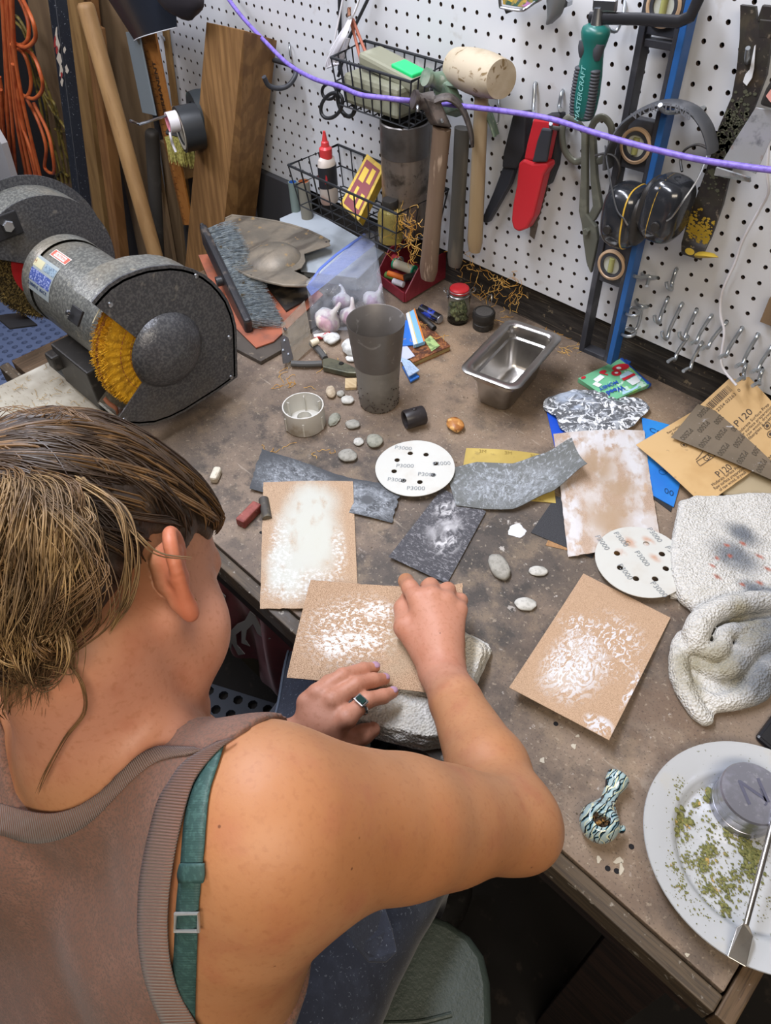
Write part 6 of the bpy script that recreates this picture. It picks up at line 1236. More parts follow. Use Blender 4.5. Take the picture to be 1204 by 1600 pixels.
# ---- top edge bits
t_=thing('seed_packet','small colourful floral packet held in a wire bracket at the top edge','packet',wy(805,10,-.05))
flat([(783,-30),(845,-30),(842,0),(825,10),(815,12),(785,7)],-.05,.02,mat('floral_print','#3f5a4a',.5,layers=[dict(k='cells',s=130,lo=.3,hi=.9,c='#c9a53c'),dict(s=90,lo=.55,hi=.6,c='#a871a0')]),t_,'packet_body',.001)
build('wire_bracket',MB().tube(smooth_path([wy(781,-20,-.06),wy(781,8,-.06),wy(786,12,-.06),wy(812,16,-.06),wy(822,13,-.06),wy(845,-4,-.04)],4),.0022,8),m_wire,t_)
flat([(787,14),(800,18),(790,22)],-.052,.004,mbk,t_,'dark_corner',0)
t_=thing('pointed_trowel','small grey pointed trowel blade hanging at the top edge','trowel',wy(862,30,-.04))
fq=lambda s,t:(lambda L,R:L*(1-s)+R*s)(wy(np.interp(t,[0,.5,.8,1],[855,855,856,860]),-30+65*t,-.03),wy(np.interp(t,[0,.5,.8,1],[888,884,877,862]),-30+65*t,-.03))+V3((0,-.012*math.sin(math.pi*s),0))
build('trowel_blade',MB().sheet(fq,10,12,.0015),mat('dull_grey_steel','#77797a',.4,metal=.5),t_,smooth=60)
build('bolt',MB().lathe([(.0001,.012),(.005,.012),(.005,0)],wy(890,3,-.02),(0,-1,0),6),m_wire,t_,smooth=0)
# ---- hooks
m_zn=mat('zinc_hook','#a9afb3',.3,metal=.8)
def hook(nm,lab,pts,r=.0030,grp=None,extra=()):
    mb=MB().tube(smooth_path([wy(*p) for p in pts],4),r,8)
    for e_ in extra: mb.tube(smooth_path([wy(*p) for p in e_],4),r*.9,8)
    return topo(nm,lab,'hook',mb,m_zn,group=grp,smooth=60)
def jhook(a,b,lab,curl=True,long=.05):
    (u,v),(u2,v2)=a,b
    pts=[(u,v,.004),(u-.5,v+2,-.007),(u*.72+u2*.28,v*.72+v2*.28,-.012),(u*.25+u2*.75,v*.25+v2*.75,-.016),(u2+2,v2+2,-.024),(u2-2,v2+1,-.032)]+([(u2-5,v2-3,-.037),(u2-6,v2-9,-.038)] if curl else [(u2-9,v2+5,-.045)])
    hook('peg_hook',lab,pts)
G='steel hooks in the lower right rows of the pegboard'
for a,b,c_,lab in (((1056,420),(1047,450),1,'small short steel hook alone between pry bar and hook rows'),((1043,466),(1028,502),1,'first upturned steel hook in the row, just right of the ring holder'),((1065,474),(1040,527),1,'second upturned steel hook in the row, longer than the first'),
  ((1088,484),(1067,528),1,'third upturned steel hook in the row'),((1111,492),(1086,533),0,'fourth steel hook in the row, straight and pointing down left'),((1134,503),(1104,541),0,'fifth steel hook in the row, behind the white cable'),
  ((1159,512),(1132,554),0,'sixth steel hook in the row, right of the white cable'),((1184,522),(1158,568),0,'seventh steel hook in the row, above the kraft sheet tip'),((1206,540),(1182,577),0,'steel hook cut by the right image edge, end of the upper row'),
  ((1074,526),(1052,560),0,'first steel hook of the lowest row, below the third one above'),((1096,535),(1076,575),0,'second steel hook of the lowest row, nearest the white cable'),((1165,568),(1160,590),0,'steel hook of the lowest row half hidden by the kraft sheet'),((1191,577),(1184,598),0,'rightmost lowest steel hook above the kraft sheet')):
    jhook(a,b,lab,bool(c_))
hook('double_peg_hook','double-pronged steel hook right of the spirit level window',[(1003,426,.004),(1005,431,-.012),(1016,433,-.014),(1027,434,.004)],extra=([(1014,431,-.012),(1000,434,-.03),(990,431,-.045)],[(1014,432,-.013),(1012,440,-.02),(1010,447,-.03)]))
hook('ring_tool_holder','steel holder with two rings right of the level bottom',[(993,468,.004),(995,475,-.01),(1004,479,-.014),(1014,478,.004)],extra=([(1002,476,-.014),(1000,495,-.016),(995,512,-.02),(985,520,-.03)],[(988+11.5*math.cos(k*.5),487+6.5*math.sin(k*.5),-.035+.02*math.sin(-k*.5)) for k in range(13)],[(981+11.5*math.cos(k*.5),519+6.5*math.sin(k*.5),-.035+.02*math.sin(-k*.5)) for k in range(13)]))
hook('peg_hook','tall steel hook above the black-handled knife',[(837,130,.004),(835,134,-.01),(833,170,-.02),(835,178,-.05)])
hook('peg_hook','steel hook behind the pruning saw handle',[(879,142,.004),(877,146,-.01),(873,168,-.015),(876,172,-.04)])
hook('peg_hook','steel hook holding the red sheath, end poking out',[(900,190,.0),(880,200,-.03),(862,199,-.06),(860,193,-.075)],r=.003)
hook('peg_hook','steel hook behind the green coping saw handle',[(976,0,.003),(974,20,-.012),(963,48,-.018),(950,45,-.03),(947,36,-.045)],r=.0026)
hook('peg_hook','steel hook holding the ear defenders by the headband',[(1100,168,.003),(1090,171,-.02),(1045,176,-.05),(1033,170,-.078),(1031,164,-.085)],r=.003)
hook('peg_hook','steel hook through the pry bar keyhole',[(1170,100,.0),(1166,95,-.03),(1168,75,-.045)],r=.003)
hook('peg_hook','steel hook below the mallet head',[(778,150,.003),(779,165,-.012),(778,190,-.014),(772,197,-.02)],r=.0015)
hook('peg_hook','small steel hook with black sleeve above the big black hook',[(452,68,.003),(452,74,-.008),(453,88,-.01)],r=.002)
hook('peg_hook','two steel prongs poking through the claw hammer head',[(651,160,-.10),(652,166,-.16),(652,174,-.165)],r=.0022,extra=([(690,182,-.08),(690,188,-.14),(691,190,-.15)],))
hook('brass_peg_hook','short brass hook on the pale batten',[(252,56,.0),(256,59,-.02),(257,63,-.03)],r=.002)
topo('utility_hook','large black coated hook curving behind the oak post','hook',MB().tube(smooth_path([wy(405,88,-.01),wy(432,95,-.02),wy(455,103,-.03),wy(462,115,-.04),(wy(452,132,-.06)),wy(437,138,-.08),wy(420,134,-.10),wy(412,120,-.11)],6),.0048,10),mat('black_rubber_coat','#33353a',.5),smooth=60)
# ---- free cables
mpc=mat('purple_cable','#7b68bd',.45,bump=[dict(s=260,st=(1,1,1),a=.4)],layers=[dict(s=120,lo=.45,hi=.6,c='#6a58a6')])
topo('purple_cable','purple braided cable strung across in front of the pegboard tools','cable',MB().tube(smooth_path([wy(340,-25,-.03),wy(376,24,-.04),wy(415,66,-.06),wy(450,100,-.08),wy(490,123,-.10),wy(530,135,-.13),wy(562,148,-.165),wy(600,153,-.165),wy(635,157,-.15),(wy(665,159,-.10)),wy(715,165,-.10),wy(790,174,-.10),wy(860,186,-.10),wy(930,208,-.11),wy(1000,228,-.115),wy(1080,247,-.12),wy(1140,257,-.12),wy(1230,268,-.12),wy(1420,280,-.11),wy(1700,270,-.08)],6),.0040,10),mpc,smooth=60)
topo('white_cable','thin white cable hanging down the pegboard at the right','cable',MB().tube(smooth_path([wy(1203,190,-.03),wy(1198,270,-.03),wy(1200,300,-.03),wy(1185,330,-.02),wy(1160,375,-.015),wy(1148,410,-.012),wy(1128,455,-.015),wy(1125,490,-.02),wy(1131,520,-.025),wy(1126,560,-.03),wy(1132,580,-.035),wy(1150,602,-.04)],6),.0021,8),mwc,smooth=60)
topo('grey_wood_offcut','small brown wood chip at the right edge of the pegboard','wood chip',MB().box(wy(1212,488,-.012),(.03,.01,.04)),m_ply,smooth=0)
# ================================================================== implicit surfaces (cloth rolls, bodies)
def snet(fun,lo,hi,h,chunk=None):
    lo=V3(lo);hi=V3(hi); n=np.ceil((hi-lo)/h).astype(int)+1
    X,Y,Z=np.meshgrid(*[(lo[i]+h*np.arange(n[i])).astype(np.float32) for i in range(3)],indexing='ij')
    F=fun(X,Y,Z).astype(np.float32); ins=F<0
    c=np.zeros((n[0]-1,n[1]-1,n[2]-1),np.int8)
    for a in(0,1):
        for b in(0,1):
            for d in(0,1): c+=ins[a:n[0]-1+a,b:n[1]-1+b,d:n[2]-1+d]
    act=(c>0)&(c<8); idx=-np.ones(act.shape,int); ii=np.argwhere(act); idx[act]=np.arange(len(ii))
    acc=np.zeros((len(ii),3));cnt=np.zeros(len(ii))
    cor=[(a,b,d) for a in(0,1) for b in(0,1) for d in(0,1)]
    for p in cor:
        for ax in range(3):
            if p[ax]: continue
            q=list(p);q[ax]=1
            fa=F[ii[:,0]+p[0],ii[:,1]+p[1],ii[:,2]+p[2]];fb=F[ii[:,0]+q[0],ii[:,1]+q[1],ii[:,2]+q[2]]
            m=(fa<0)!=(fb<0); t=np.where(m,fa/(fa-fb+1e-20),0)
            pt=ii+np.array(p); pt=pt.astype(float); pt[:,ax]+=t; acc[m]+=pt[m]; cnt[m]+=1
    V=lo+acc/cnt[:,None]*h
    quads=[]
    for ax in range(3):
        o=[1,1,1];o[ax]=0
        sl0=[slice(1,n[i]-1) if i!=ax else slice(0,n[i]-1) for i in range(3)]; sl1=[slice(1,n[i]-1) if i!=ax else slice(1,n[i]) for i in range(3)]
        a=ins[tuple(sl0)];b=ins[tuple(sl1)]; e=np.argwhere(a!=b); sgn=a[tuple(e.T)]
        base=e.copy()
        for i in range(3):
            if i!=ax: base[:,i]+=1
        u,v=[i for i in range(3) if i!=ax]
        def g(du,dv):
            q=base.copy();q[:,u]-=du;q[:,v]-=dv; return idx[q[:,0],q[:,1],q[:,2]]
        Q=np.stack([g(1,1),g(0,1),g(0,0),g(1,0)],1); fl=sgn if ax!=1 else ~sgn; Q[~fl]=Q[~fl][:,::-1]; quads.append(Q)
    Q=np.concatenate(quads); return V,Q[(Q>=0).all(1)]
def relax(V,Q,it=3,l=.5):
    V=V.copy(); n=len(V)
    E=np.concatenate([Q[:,[0,1]],Q[:,[1,2]],Q[:,[2,3]],Q[:,[3,0]]]); E=np.concatenate([E,E[:,::-1]])
    for _ in range(it):
        for s in (l,-l*1.04):
            A=np.zeros((n,3)); c=np.zeros(n)
            for k in range(3): A[:,k]=np.bincount(E[:,0],V[E[:,1],k],n)
            c=np.bincount(E[:,0],minlength=n); V+=s*(A/np.maximum(c,1)[:,None]-V)
    return V
def smin(a,b,k): 
    if k<=0: return np.minimum(a,b)
    h=np.clip(.5+.5*(b-a)/k,0,1); return b*(1-h)+a*h-k*h*(1-h)
def s_cap(X,Y,Z,a,b,ra,rb,sq=None):
    a=V3(a);b=V3(b);d=b-a;L2=d@d+1e-12; t=np.clip(((X-a[0])*d[0]+(Y-a[1])*d[1]+(Z-a[2])*d[2])/L2,0,1)
    return np.sqrt((X-a[0]-t*d[0])**2+(Y-a[1]-t*d[1])**2+(Z-a[2]-t*d[2])**2)-(ra+(rb-ra)*t)
def s_ell(X,Y,Z,c,r,ax=None):
    c=V3(c); A=np.eye(3) if ax is None else np.array([unit(q) for q in ax]); x,y,z=X-c[0],Y-c[1],Z-c[2]
    u=(A[0,0]*x+A[0,1]*y+A[0,2]*z)/r[0];v=(A[1,0]*x+A[1,1]*y+A[1,2]*z)/r[1];w=(A[2,0]*x+A[2,1]*y+A[2,2]*z)/r[2]
    k=np.sqrt(u*u+v*v+w*w)+1e-9; k2=np.sqrt((u/r[0])**2+(v/r[1])**2+(w/r[2])**2)+1e-9; return k*(k-1)/k2
def s_poly2(X,Y,P):
    P=[np.array(p[:2],float) for p in P]; n=len(P); d=np.full(X.shape,1e9,np.float32); s=np.ones(X.shape,np.float32)
    for i in range(n):
        a=P[i];b=P[(i+1)%n]; e=b-a; wx_=X-a[0]; wy_=Y-a[1]; t=np.clip((wx_*e[0]+wy_*e[1])/(e@e),0,1); d=np.minimum(d,(wx_-e[0]*t)**2+(wy_-e[1]*t)**2)
        c1=Y>=a[1];c2=Y<b[1];c3=(e[0]*wy_>e[1]*wx_); fl=(c1&c2&c3)|(~c1&~c2&~c3); s=np.where(fl,-s,s)
    return s*np.sqrt(d)
def s_slab(X,Y,Z,P,zc,hz,r):
    d2=s_poly2(X,Y,P)+r; dz=np.abs(Z-zc)-hz+r
    return np.minimum(np.maximum(d2,dz),0)+np.sqrt(np.maximum(d2,0)**2+np.maximum(dz,0)**2)-r
def wob(X,Y,Z,f,s=0): return (np.sin(X*f+1.3*s+np.sin(Y*f*.7+s))+np.sin(Y*f*1.1+2*s+np.sin(Z*f*.9))+np.sin((X+Y)*f*.6+s))/3
def from_net(V,Q,nm,m,parent=None,**k):
    mb=MB(); mb.v=[tuple(v) for v in V]; mb.f=[tuple(q) for q in Q.tolist()]; mb.uv=[(0,0)]*len(V); mb.mi=[0]*len(Q); return build(nm,mb,m,parent,**k)
# ================================================================== TOWELS
def terry(nm,layers): return mat(nm,'#d2d1cd',.95,layers=[dict(s=260,d=3,lo=.35,hi=.7,c='#c2c1bb')]+layers,bump=[dict(k='voronoi',s=330,a=.9,dist_m=.0028),dict(s=160,d=4,a=.5,dist_m=.002)],sheen=.05)
def zpt(u,v,z): return bz(u,v,z)
def towelA(X,Y,Z):
    P=[bz(*p,.015)[:2] for p in ((1060,785),(1085,776),(1204,772),(1290,790),(1320,960),(1204,985),(1120,985),(1085,955),(1062,935),(1050,900),(1046,860))]
    w=wob(X,Y,Z,60,1)*.0022+wob(X,Y,Z,140,2)*.0009
    d=s_slab(X,Y,Z+w,P,.012,.010,.008)
    P2=[bz(*p,.006)[:2] for p in ((1055,890),(1090,925),(1104,962),(1085,952),(1068,938),(1046,932),(1050,910))]
    d=np.minimum(d,s_slab(X,Y,Z+w,P2,.006,.005,.004))
    def roll(pts,r,k=.008,flat=1):
        nonlocal d
        Q_=smooth_path([bz(*p) for p in pts],3); n=len(Q_)-1
        rr=r if hasattr(r,'__len__') else [r,r]
        for i,(a,b) in enumerate(zip(Q_,Q_[1:])):
            d=smin(d,s_cap(X,Y,Z,a,b,np.interp(i/n,np.linspace(0,1,len(rr)),rr),np.interp((i+1)/n,np.linspace(0,1,len(rr)),rr)),k)
    P3=[bz(*p,.006)[:2] for p in ((1055,1000),(1068,985),(1085,975),(1100,950),(1204,930),(1330,960),(1320,1050),(1204,1070),(1193,1085),(1160,1100),(1118,1108),(1112,1130),(1098,1130),(1082,1105),(1060,1080),(1053,1050))]
    d=smin(d,s_slab(X,Y,Z+w,P3,.005,.006,.004),.006)
    roll([(1066,996,.012),(1060,1030,.012),(1063,1062,.011),(1082,1100,.010),(1100,1125,.008)],[.009,.010,.010,.009,.006])
    roll([(1088,1012,.022),(1088,985,.030),(1105,962,.032),(1150,945,.034),(1230,935,.030)],[.012,.014,.013,.013,.014])
    roll([(1092,1010,.020),(1112,1022,.024),(1128,1012,.030),(1132,990,.032),(1165,985,.030),(1240,975,.026)],[.010,.009,.009,.009,.010,.012],.006)
    roll([(1210,1000,.026),(1170,1010,.026),(1150,1040,.022),(1120,1052,.016),(1090,1040,.012),(1076,1030,.010)],[.016,.014,.011,.008,.006,.004],.006)
    roll([(1215,1030,.018),(1185,1055,.016),(1165,1085,.012),(1120,1098,.010),(1085,1080,.010)],[.014,.012,.010,.008,.006],.006)
    roll([(1195,1060,.010),(1185,1085,.009),(1150,1098,.008),(1115,1104,.008)],[.010,.009,.007,.006],.005)
    return d+wob(X,Y,Z,300,3)*.0005+wob(X,Y,Z,700,5)*.0003
c0_=bz(1060,780)
V_,Q_=snet(towelA,(.12,-.575,-.002),(.50,-.10,.055),.0024); V_=relax(V_,Q_,1); V_[:,2]=np.maximum(V_[:,2],.0004)
tw=lambda u,v:tuple((bz(u,v,.022))[:2])
ta=[ (p[0],p[1]) for p in (tw(1135,852),tw(1160,850),tw(1187,869),tw(1120,872),tw(1112,885),tw(1120,902),tw(1160,912),tw(1187,910),tw(1199,889),tw(1140,868))]
ctrA=V3(((V_[:,0].min()+V_[:,0].max())/2,(V_[:,1].min()+V_[:,1].max())/2,V_[:,2].min()))
loc=lambda x,y:(x-ctrA[0],y-ctrA[1])
mtA=terry('white_terry_stained',[dict(k='noise',s=14,d=6,lo=.22,hi=.50,c='#666c75',a=.95,b=[loc(*tw(1200,1005))+(.06,.06,.8),loc(*tw(1180,1060))+(.05,.04,.8),loc(*tw(1190,925))+(.035,.02,.6),loc(*tw(1160,835))+(.03,.02,.8),loc(*tw(1150,870))+(.04,.03,.8)],warp=.02,nscale=30),
  dict(k='noise',s=20,d=5,lo=.45,hi=.65,c='#8f886f',a=.85,b=[loc(*tw(1130,970))+(.06,.04,.8),loc(*tw(1100,1050))+(.06,.05,.8)],warp=.02,nscale=30),
  dict(k='blob',c='#a4533a',a=.85,b=[loc(*q)+(.0042+.0012*(i%3),.0034,.9) for i,q in enumerate(ta)],warp=.006,nscale=130)])
tag(from_net(V_,Q_,'towel',mtA,smooth=80),'white terry towel with rust and grey stains bunched up at the right','towel')
def towelB(X,Y,Z):
    base=[(512,1106),(560,1082),(652,930),(728,990),(764,1008),(768,1020),(700,1166),(660,1172),(575,1152),(535,1140)]
    d=None
    for k,(dx,dy,z,hz,sx) in enumerate(((0,0,.0055,.0050,0),(-3,-5,.0155,.0046,0),(2,-9,.0240,.0044,0),(-2,-14,.0315,.0040,0))):
        P=[]
        for i,(u,v) in enumerate(base):
            if k and v>1100: v=v-6*k; u=u+3*k
            if k>=1 and i in (4,5): u-=4*k
            P.append(bz(u+dx*.3,v,z)[:2])
        w=wob(X,Y,Z,45+11*k,k)*.0014
        q=s_slab(X,Y,Z+w,P,z,hz,.0030); d=q if d is None else np.minimum(d,q)
    for a,b,r in ((bz(640,1142,.026),bz(672,1120,.026),.0085),(bz(625,1150,.018),bz(655,1152,.016),.008)): d=smin(d,s_cap(X,Y,Z,a,b,r,r*.8),.004)
    return d+wob(X,Y,Z,300,3)*.0005+wob(X,Y,Z,700,5)*.0003
V_,Q_=snet(towelB,(-.06,-.90,-.0005),(.22,-.58,.045),.0022); V_=relax(V_,Q_,1); V_[:,2]=np.maximum(V_[:,2],.0004)
tag(from_net(V_,Q_,'towel',terry('white_terry_clean',[dict(s=12,lo=.5,hi=.7,c='#c2bdb0')]),smooth=80),'white terry towel folded in four layers under the held sandpaper','towel')
def clothC(X,Y,Z):
    P=[bz(*p,.006)[:2] for p in ((1112,742),(1160,700),(1300,740),(1320,800),(1204,790),(1130,775))]
    return s_slab(X,Y,Z+wob(X,Y,Z,50,4)*.002,P,.006,.006,.005)
V_,Q_=snet(clothC,(.14,-.30,-.0005),(.42,-.06,.02),.003); V_[:,2]=np.maximum(V_[:,2],.0004)
tag(from_net(V_,Q_,'leather_scrap',mat('beige_leather','#a8997c',.6,layers=[dict(s=9,d=4,lo=.45,hi=.65,c='#8b7f68')]),smooth=60),'beige leather-like scrap between kraft sheets and the stained towel','leather')
# ================================================================== BACK LEFT OF THE BENCH
m_terra=mat('terracotta_rubber','#9c5a42',.65,layers=[dict(s=20,lo=.45,hi=.65,c='#82503f')])
topo('dark_board','dark stained board lying under the orange sheet and brush','board',MB().prism([bz(*p,.001) for p in ((300,440),(455,395),(560,470),(440,552),(408,570),(360,545))],(0,0,.008)),mat('dark_greasy_board','#4a433c',.6,layers=[dict(s=12,d=5,lo=.45,hi=.65,c='#36302b'),dict(s=60,lo=.6,hi=.7,c='#74695a')]),smooth=0,bevel=.001)
topo('orange_sheet','terracotta orange sheet under the grey bristle brush','sheet',MB().prism([bz(*p,.010) for p in ((310,400),(420,392),(505,462),(428,535),(400,545),(352,498))],(0,0,.003)),m_terra,smooth=0,bevel=.0005)
topo('dark_plate','dark flat metal plate lying under the spare guard cover','plate',MB().prism([bz(*p,.0135) for p in ((430,420),(500,440),(478,470),(447,488),(410,440))],(0,0,.004)),mat('sooty_plate','#34312f',.5,metal=.3,layers=[dict(s=30,lo=.5,hi=.65,c='#5c5346')]),smooth=0)
t_=thing('pale_box','pale blue-grey flat box lid under the lower wire basket','box lid',bz(500,370))
build('lid_top',MB().prism([bz(*p,.034) for p in ((437,343),(478,325),(600,396),(560,436),(470,425),(440,380))],(0,0,.003)),mat('pale_blue_grey_lid','#a3abb2',.5,layers=[dict(s=12,lo=.5,hi=.7,c='#8f979e')]),t_,smooth=0,bevel=.001)
build('lid_base',MB().prism([bz(*p,.034)-V3((0,0,.033)) for p in ((440,346),(478,329),(590,396),(556,432),(474,421),(444,381))],(0,0,.0325)),mat('box_side_grey','#7d8285',.6),t_,smooth=0)
# brush
t_=thing('bench_brush','black-backed bench brush with long grey-blue bristles lying on its side','brush',bz(350,470))
a=bz(322,372,.075);b=bz(386,508,.022); dd=unit(b-a); upb=unit(V3((-.25,.1,1))-dd*(V3((-.25,.1,1))@dd)); sb=np.cross(dd,upb)
mbb=mat('black_brush_back','#29292c',.4,layers=[dict(s=30,d=4,lo=.55,hi=.7,c='#57504a')])
back=build('brush_back',MB().box((a+b)/2+upb*.0,(np.linalg.norm(b-a)+.03,.016,.052),(dd,sb,upb)),mbb,t_,smooth=0,bevel=.006)
build('hanging_loop',MB().tube([a-dd*.022+upb*(.004+.014*math.cos(k*math.pi/6))+dd*.006*math.sin(k*math.pi/6) for k in range(12)],.004,8,closed=True),mbb,t_)
build('thread_socket',MB().lathe([(.010,0),(.010,.012),(.0065,.012),(.0065,.002)],(a+b)/2-sb*.008*(1 if sb@(CC-a)<0 else -1),sb*(1 if sb@(CC-a)>0 else -1),24),mbb,t_)
mb=MB(); rb=random.Random(2); side=sb if sb@EX>0 else -sb
for k in range(2600):
    s_=rb.random(); p=a-dd*.012+(b-a+dd*.018)*s_+side*.006+upb*rb.uniform(-.020,.016); L=rb.uniform(.050,.068); e=side*L+dd*rb.uniform(-.008,.012)*(1+s_)+V3((0,0,rb.uniform(-.012,.010)-.016*s_)); q=p+e; q[2]=max(q[2],.016)
    m_=p+e*.55+V3((0,0,.003)); mb.tube([p,m_,q],[.0007,.0006,.0004],3,cap=False)
build('bristles',mb,mat('grey_blue_bristle','#7f8a93',.6,layers=[dict(s=120,d=3,lo=.4,hi=.62,c='#a9b3b8'),dict(s=70,lo=.6,hi=.7,c='#6f6451')]),t_,smooth=0)
# spare guard cover
zc=.062; t_=thing('guard_cover_plate','spare dusty grey wheel guard cover with domed centre lying on the junk pile','guard cover',bz(430,400))
gpx=[(352,342),(362,337),(400,341),(430,346),(455,352),(480,360),(500,369),(514,377),(516,383),(496,389),(475,396),(477,408),(471,418),(459,423),(475,430),(490,440),(492,446),(468,447),(444,446),(416,440),(390,432),(372,423),(356,412),(346,396),(343,378),(345,358)]
m_gcp=mat('dusty_grey_cover','#6c665c',.5,metal=.25,layers=[dict(s=14,d=5,lo=.4,hi=.65,c='#857b6c'),dict(s=10,st=(3,1,1),d=4,lo=.5,hi=.7,c='#564f47'),dict(s=50,lo=.62,hi=.7,c='#a1865c',a=.7)],bump=[dict(s=250,a=.4)])
gq=[bz(*p,zc) for p in gpx]
build('cover_plate',MB().prism([p-V3((0,0,.0025)) for p in gq],(0,0,.0025)),m_gcp,t_,smooth=0,bevel=.0008)
dc=bz(427,402,zc); build('centre_dome',MB().lathe([(.058,-.001),(.055,.003),(.046,.011),(.032,.017),(.015,.020),(.0001,.021)],dc,seg=48),m_gcp,t_,smooth=60)
rim=[bz(*p,zc) for p in gpx[:8]]; build('rim_flange',MB().tube(rim,.003,8),m_gcp,t_)
build('rim_flange',MB().tube([bz(*p,zc-.001) for p in gpx[16:25]],.003,8),m_gcp,t_)
for k in (7,16,20,24): build('screw_hole',MB().lathe([(.0001,.0004),(.0026,.0004)],dc+(gq[k]-dc)*.95+V3((0,0,.0)),(0,0,1),12),m_dark,t_,smooth=0)
# garlic in a zip bag
m_gar=mat('garlic_skin','#d8cfc4',.5,layers=[dict(s=40,st=(1,1,.3),d=4,lo=.45,hi=.62,c='#b895a0'),dict(s=25,lo=.55,hi=.7,c='#ddd5c6')],sss=.1,bump=[dict(s=60,st=(1,1,.2),a=.5,dist_m=.002)])
def garlic(px,z,r,lab,tilt=(0,0,1)):
    c=bz(*px,z); mb=MB(); x,y_,a_=frame(tilt); n=48; prof=[(0.02,-.85),(.45,-.80),(.85,-.5),(1.0,-.1),(.93,.3),(.62,.62),(.30,.85),(.20,1.15),(.17,1.5),(.13,1.75),(.02,1.8)]; vs=[]
    for rr,h in prof:
        for k in range(n):
            t=2*math.pi*k/n; lob=1+.07*abs(math.cos(t*3.5))*(1 if h<.7 else .2); vs.append(c+(x*math.cos(t)+y_*math.sin(t))*r*rr*lob+a_*r*h*.9+x*(max(0,h-.8)**2)*r*.5)
    mb.add(vs,[(i*n+k,i*n+(k+1)%n,(i+1)*n+(k+1)%n,(i+1)*n+k) for i in range(len(prof)-1) for k in range(n)]); topo('garlic_bulb',lab,'garlic',mb,m_gar,smooth=70,group=None)
garlic((512,500),.024,.026,'large pinkish garlic bulb with curved stem at the bag front',(.5,.3,.8))
garlic((548,494),.024,.022,'garlic bulb directly left of the metal cup inside the bag',(.1,.2,1))
garlic((583,470),.026,.022,'garlic bulb furthest right, peeking over the cup rim',(.3,.5,.8)); garlic((535,470),.030,.020,'garlic bulb at the back, upper middle of the bag',(-.3,.5,.8))
mfilm=clearfilm('bag_film','#eef1f6',.03)
t_=thing('zip_bag','clear plastic zip bag with blue closure holding garlic bulbs','plastic bag',bz(530,480))
def bagf(s,t):
    # left edge bottom->top, right edge bottom->top
    L=[(487,528,.002),(483,478,.050),(478,440,.075),(520,405,.085),(565,366,.095)]; R=[(590,532,.002),(606,498,.030),(596,455,.075),(588,400,.095),(584,362,.100)]
    x=t*4;i=min(3,int(x));r=x-i; l=bz(L[i][0]*(1-r)+L[i+1][0]*r,L[i][1]*(1-r)+L[i+1][1]*r,L[i][2]*(1-r)+L[i+1][2]*r); q=bz(R[i][0]*(1-r)+R[i+1][0]*r,R[i][1]*(1-r)+R[i+1][1]*r,R[i][2]*(1-r)+R[i+1][2]*r)
    p=l*(1-s)+q*s; bul=math.sin(math.pi*s)*(.042*math.sin(math.pi*min(1,t*1.15))+.004); p=p+unit(CC-p)*bul*.8
    nz_=mnoise.noise(Vector((p[0]*28,p[1]*28,p[2]*28+5)))+.5*mnoise.noise(Vector((p[0]*70,p[1]*70,p[2]*70))); return p+unit(CC-p)*.009*nz_
build('bag_film_front',MB().sheet(bagf,44,44),mfilm,t_,smooth=70)
build('bag_film_back',MB().sheet(lambda s,t:(lambda p:V3((p[0]+.004,p[1]+.03*math.sin(math.pi*s),max(.0125,p[2]-.045*math.sin(math.pi*s)*math.sin(math.pi*t)**.5))))(bagf(s,t)),30,30),mfilm,t_,smooth=70)
zb_=[bagf(0,k/12) for k in range(6,13)]; build('zip_closure',MB().tube([bz(483,445,.072),bz(500,420,.08),bz(525,398,.085),bz(550,380,.092),bz(570,366,.097)],.0035,8,flat=.5),mat('blue_zip','#5a70b8',.35),t_)
build('zip_band',MB().sheet(lambda s,t:bz(478+90*s+(8+10*s)*t,448-84*s+(14+4*s)*t,.074+.02*s),12,4),clearfilm('blue_tint_film','#8f9fd6',.30),t_,smooth=60)
# red bin with thread spools
t_=thing('parts_bin','dark red plastic open-front parts bin holding thread spools under the hammers','parts bin',bz(640,450))
m_bin=mat('dark_red_plastic','#7c2430',.4,layers=[dict(s=30,lo=.5,hi=.7,c='#8d3440')])
fl=bz(590,440,.004); fr=bz(632,472,.004); brp=bz(697,432,.004); blp=fl+(brp-fr); hB=.062
def wall(p,q,h1,h2,nm,th=.003):
    nrm=unit(np.cross(q-p,(0,0,1))); mb=MB().prism([p,q,q+V3((0,0,h2)),p+V3((0,0,h1))],nrm*th); return build(nm,mb,m_bin,t_,smooth=0,bevel=.0008)
build('bin_floor',MB().prism([fl,fr,brp,blp],(0,0,.003)),m_bin,t_,smooth=0)
mm_=fr+(brp-fr)*.30; wall(fr,mm_,.020,.060,'side_wall'); wall(mm_,brp,.060,hB,'side_wall'); wall(brp,blp,hB,hB,'back_wall'); m2=fl+(blp-fl)*.30; wall(blp,m2,hB,.060,'side_wall'); wall(m2,fl,.060,.020,'side_wall'); wall(fl,fr,.022,.022,'front_lip')
ux=unit(fr-fl);uy=unit(brp-fr)
def spool(s,t,z,L,r,mth,lab,dirn,mc=None):
    c=fl+(fr-fl)*s+(blp-fl)*t+V3((0,0,z)); d=unit(dirn); tt=thing('thread_spool',lab,'thread spool',c-V3((0,0,r))); A=c-d*L/2
    build('wound_thread',MB().lathe([(r*.4,0),(r*.85,.001),(r*.85,L-.001),(r*.4,L)],A,d,24,cap=True),mth,tt); 
    if mc: build('spool_flange',MB().lathe([(r*.35,-.002),(r,-.002),(r,.001),(r*.35,.001)],A,d,24),mc,tt); build('spool_flange',MB().lathe([(r*.35,L-.001),(r,L-.001),(r,.002+L),(r*.35,L+.002)],A,d,24),mc,tt)
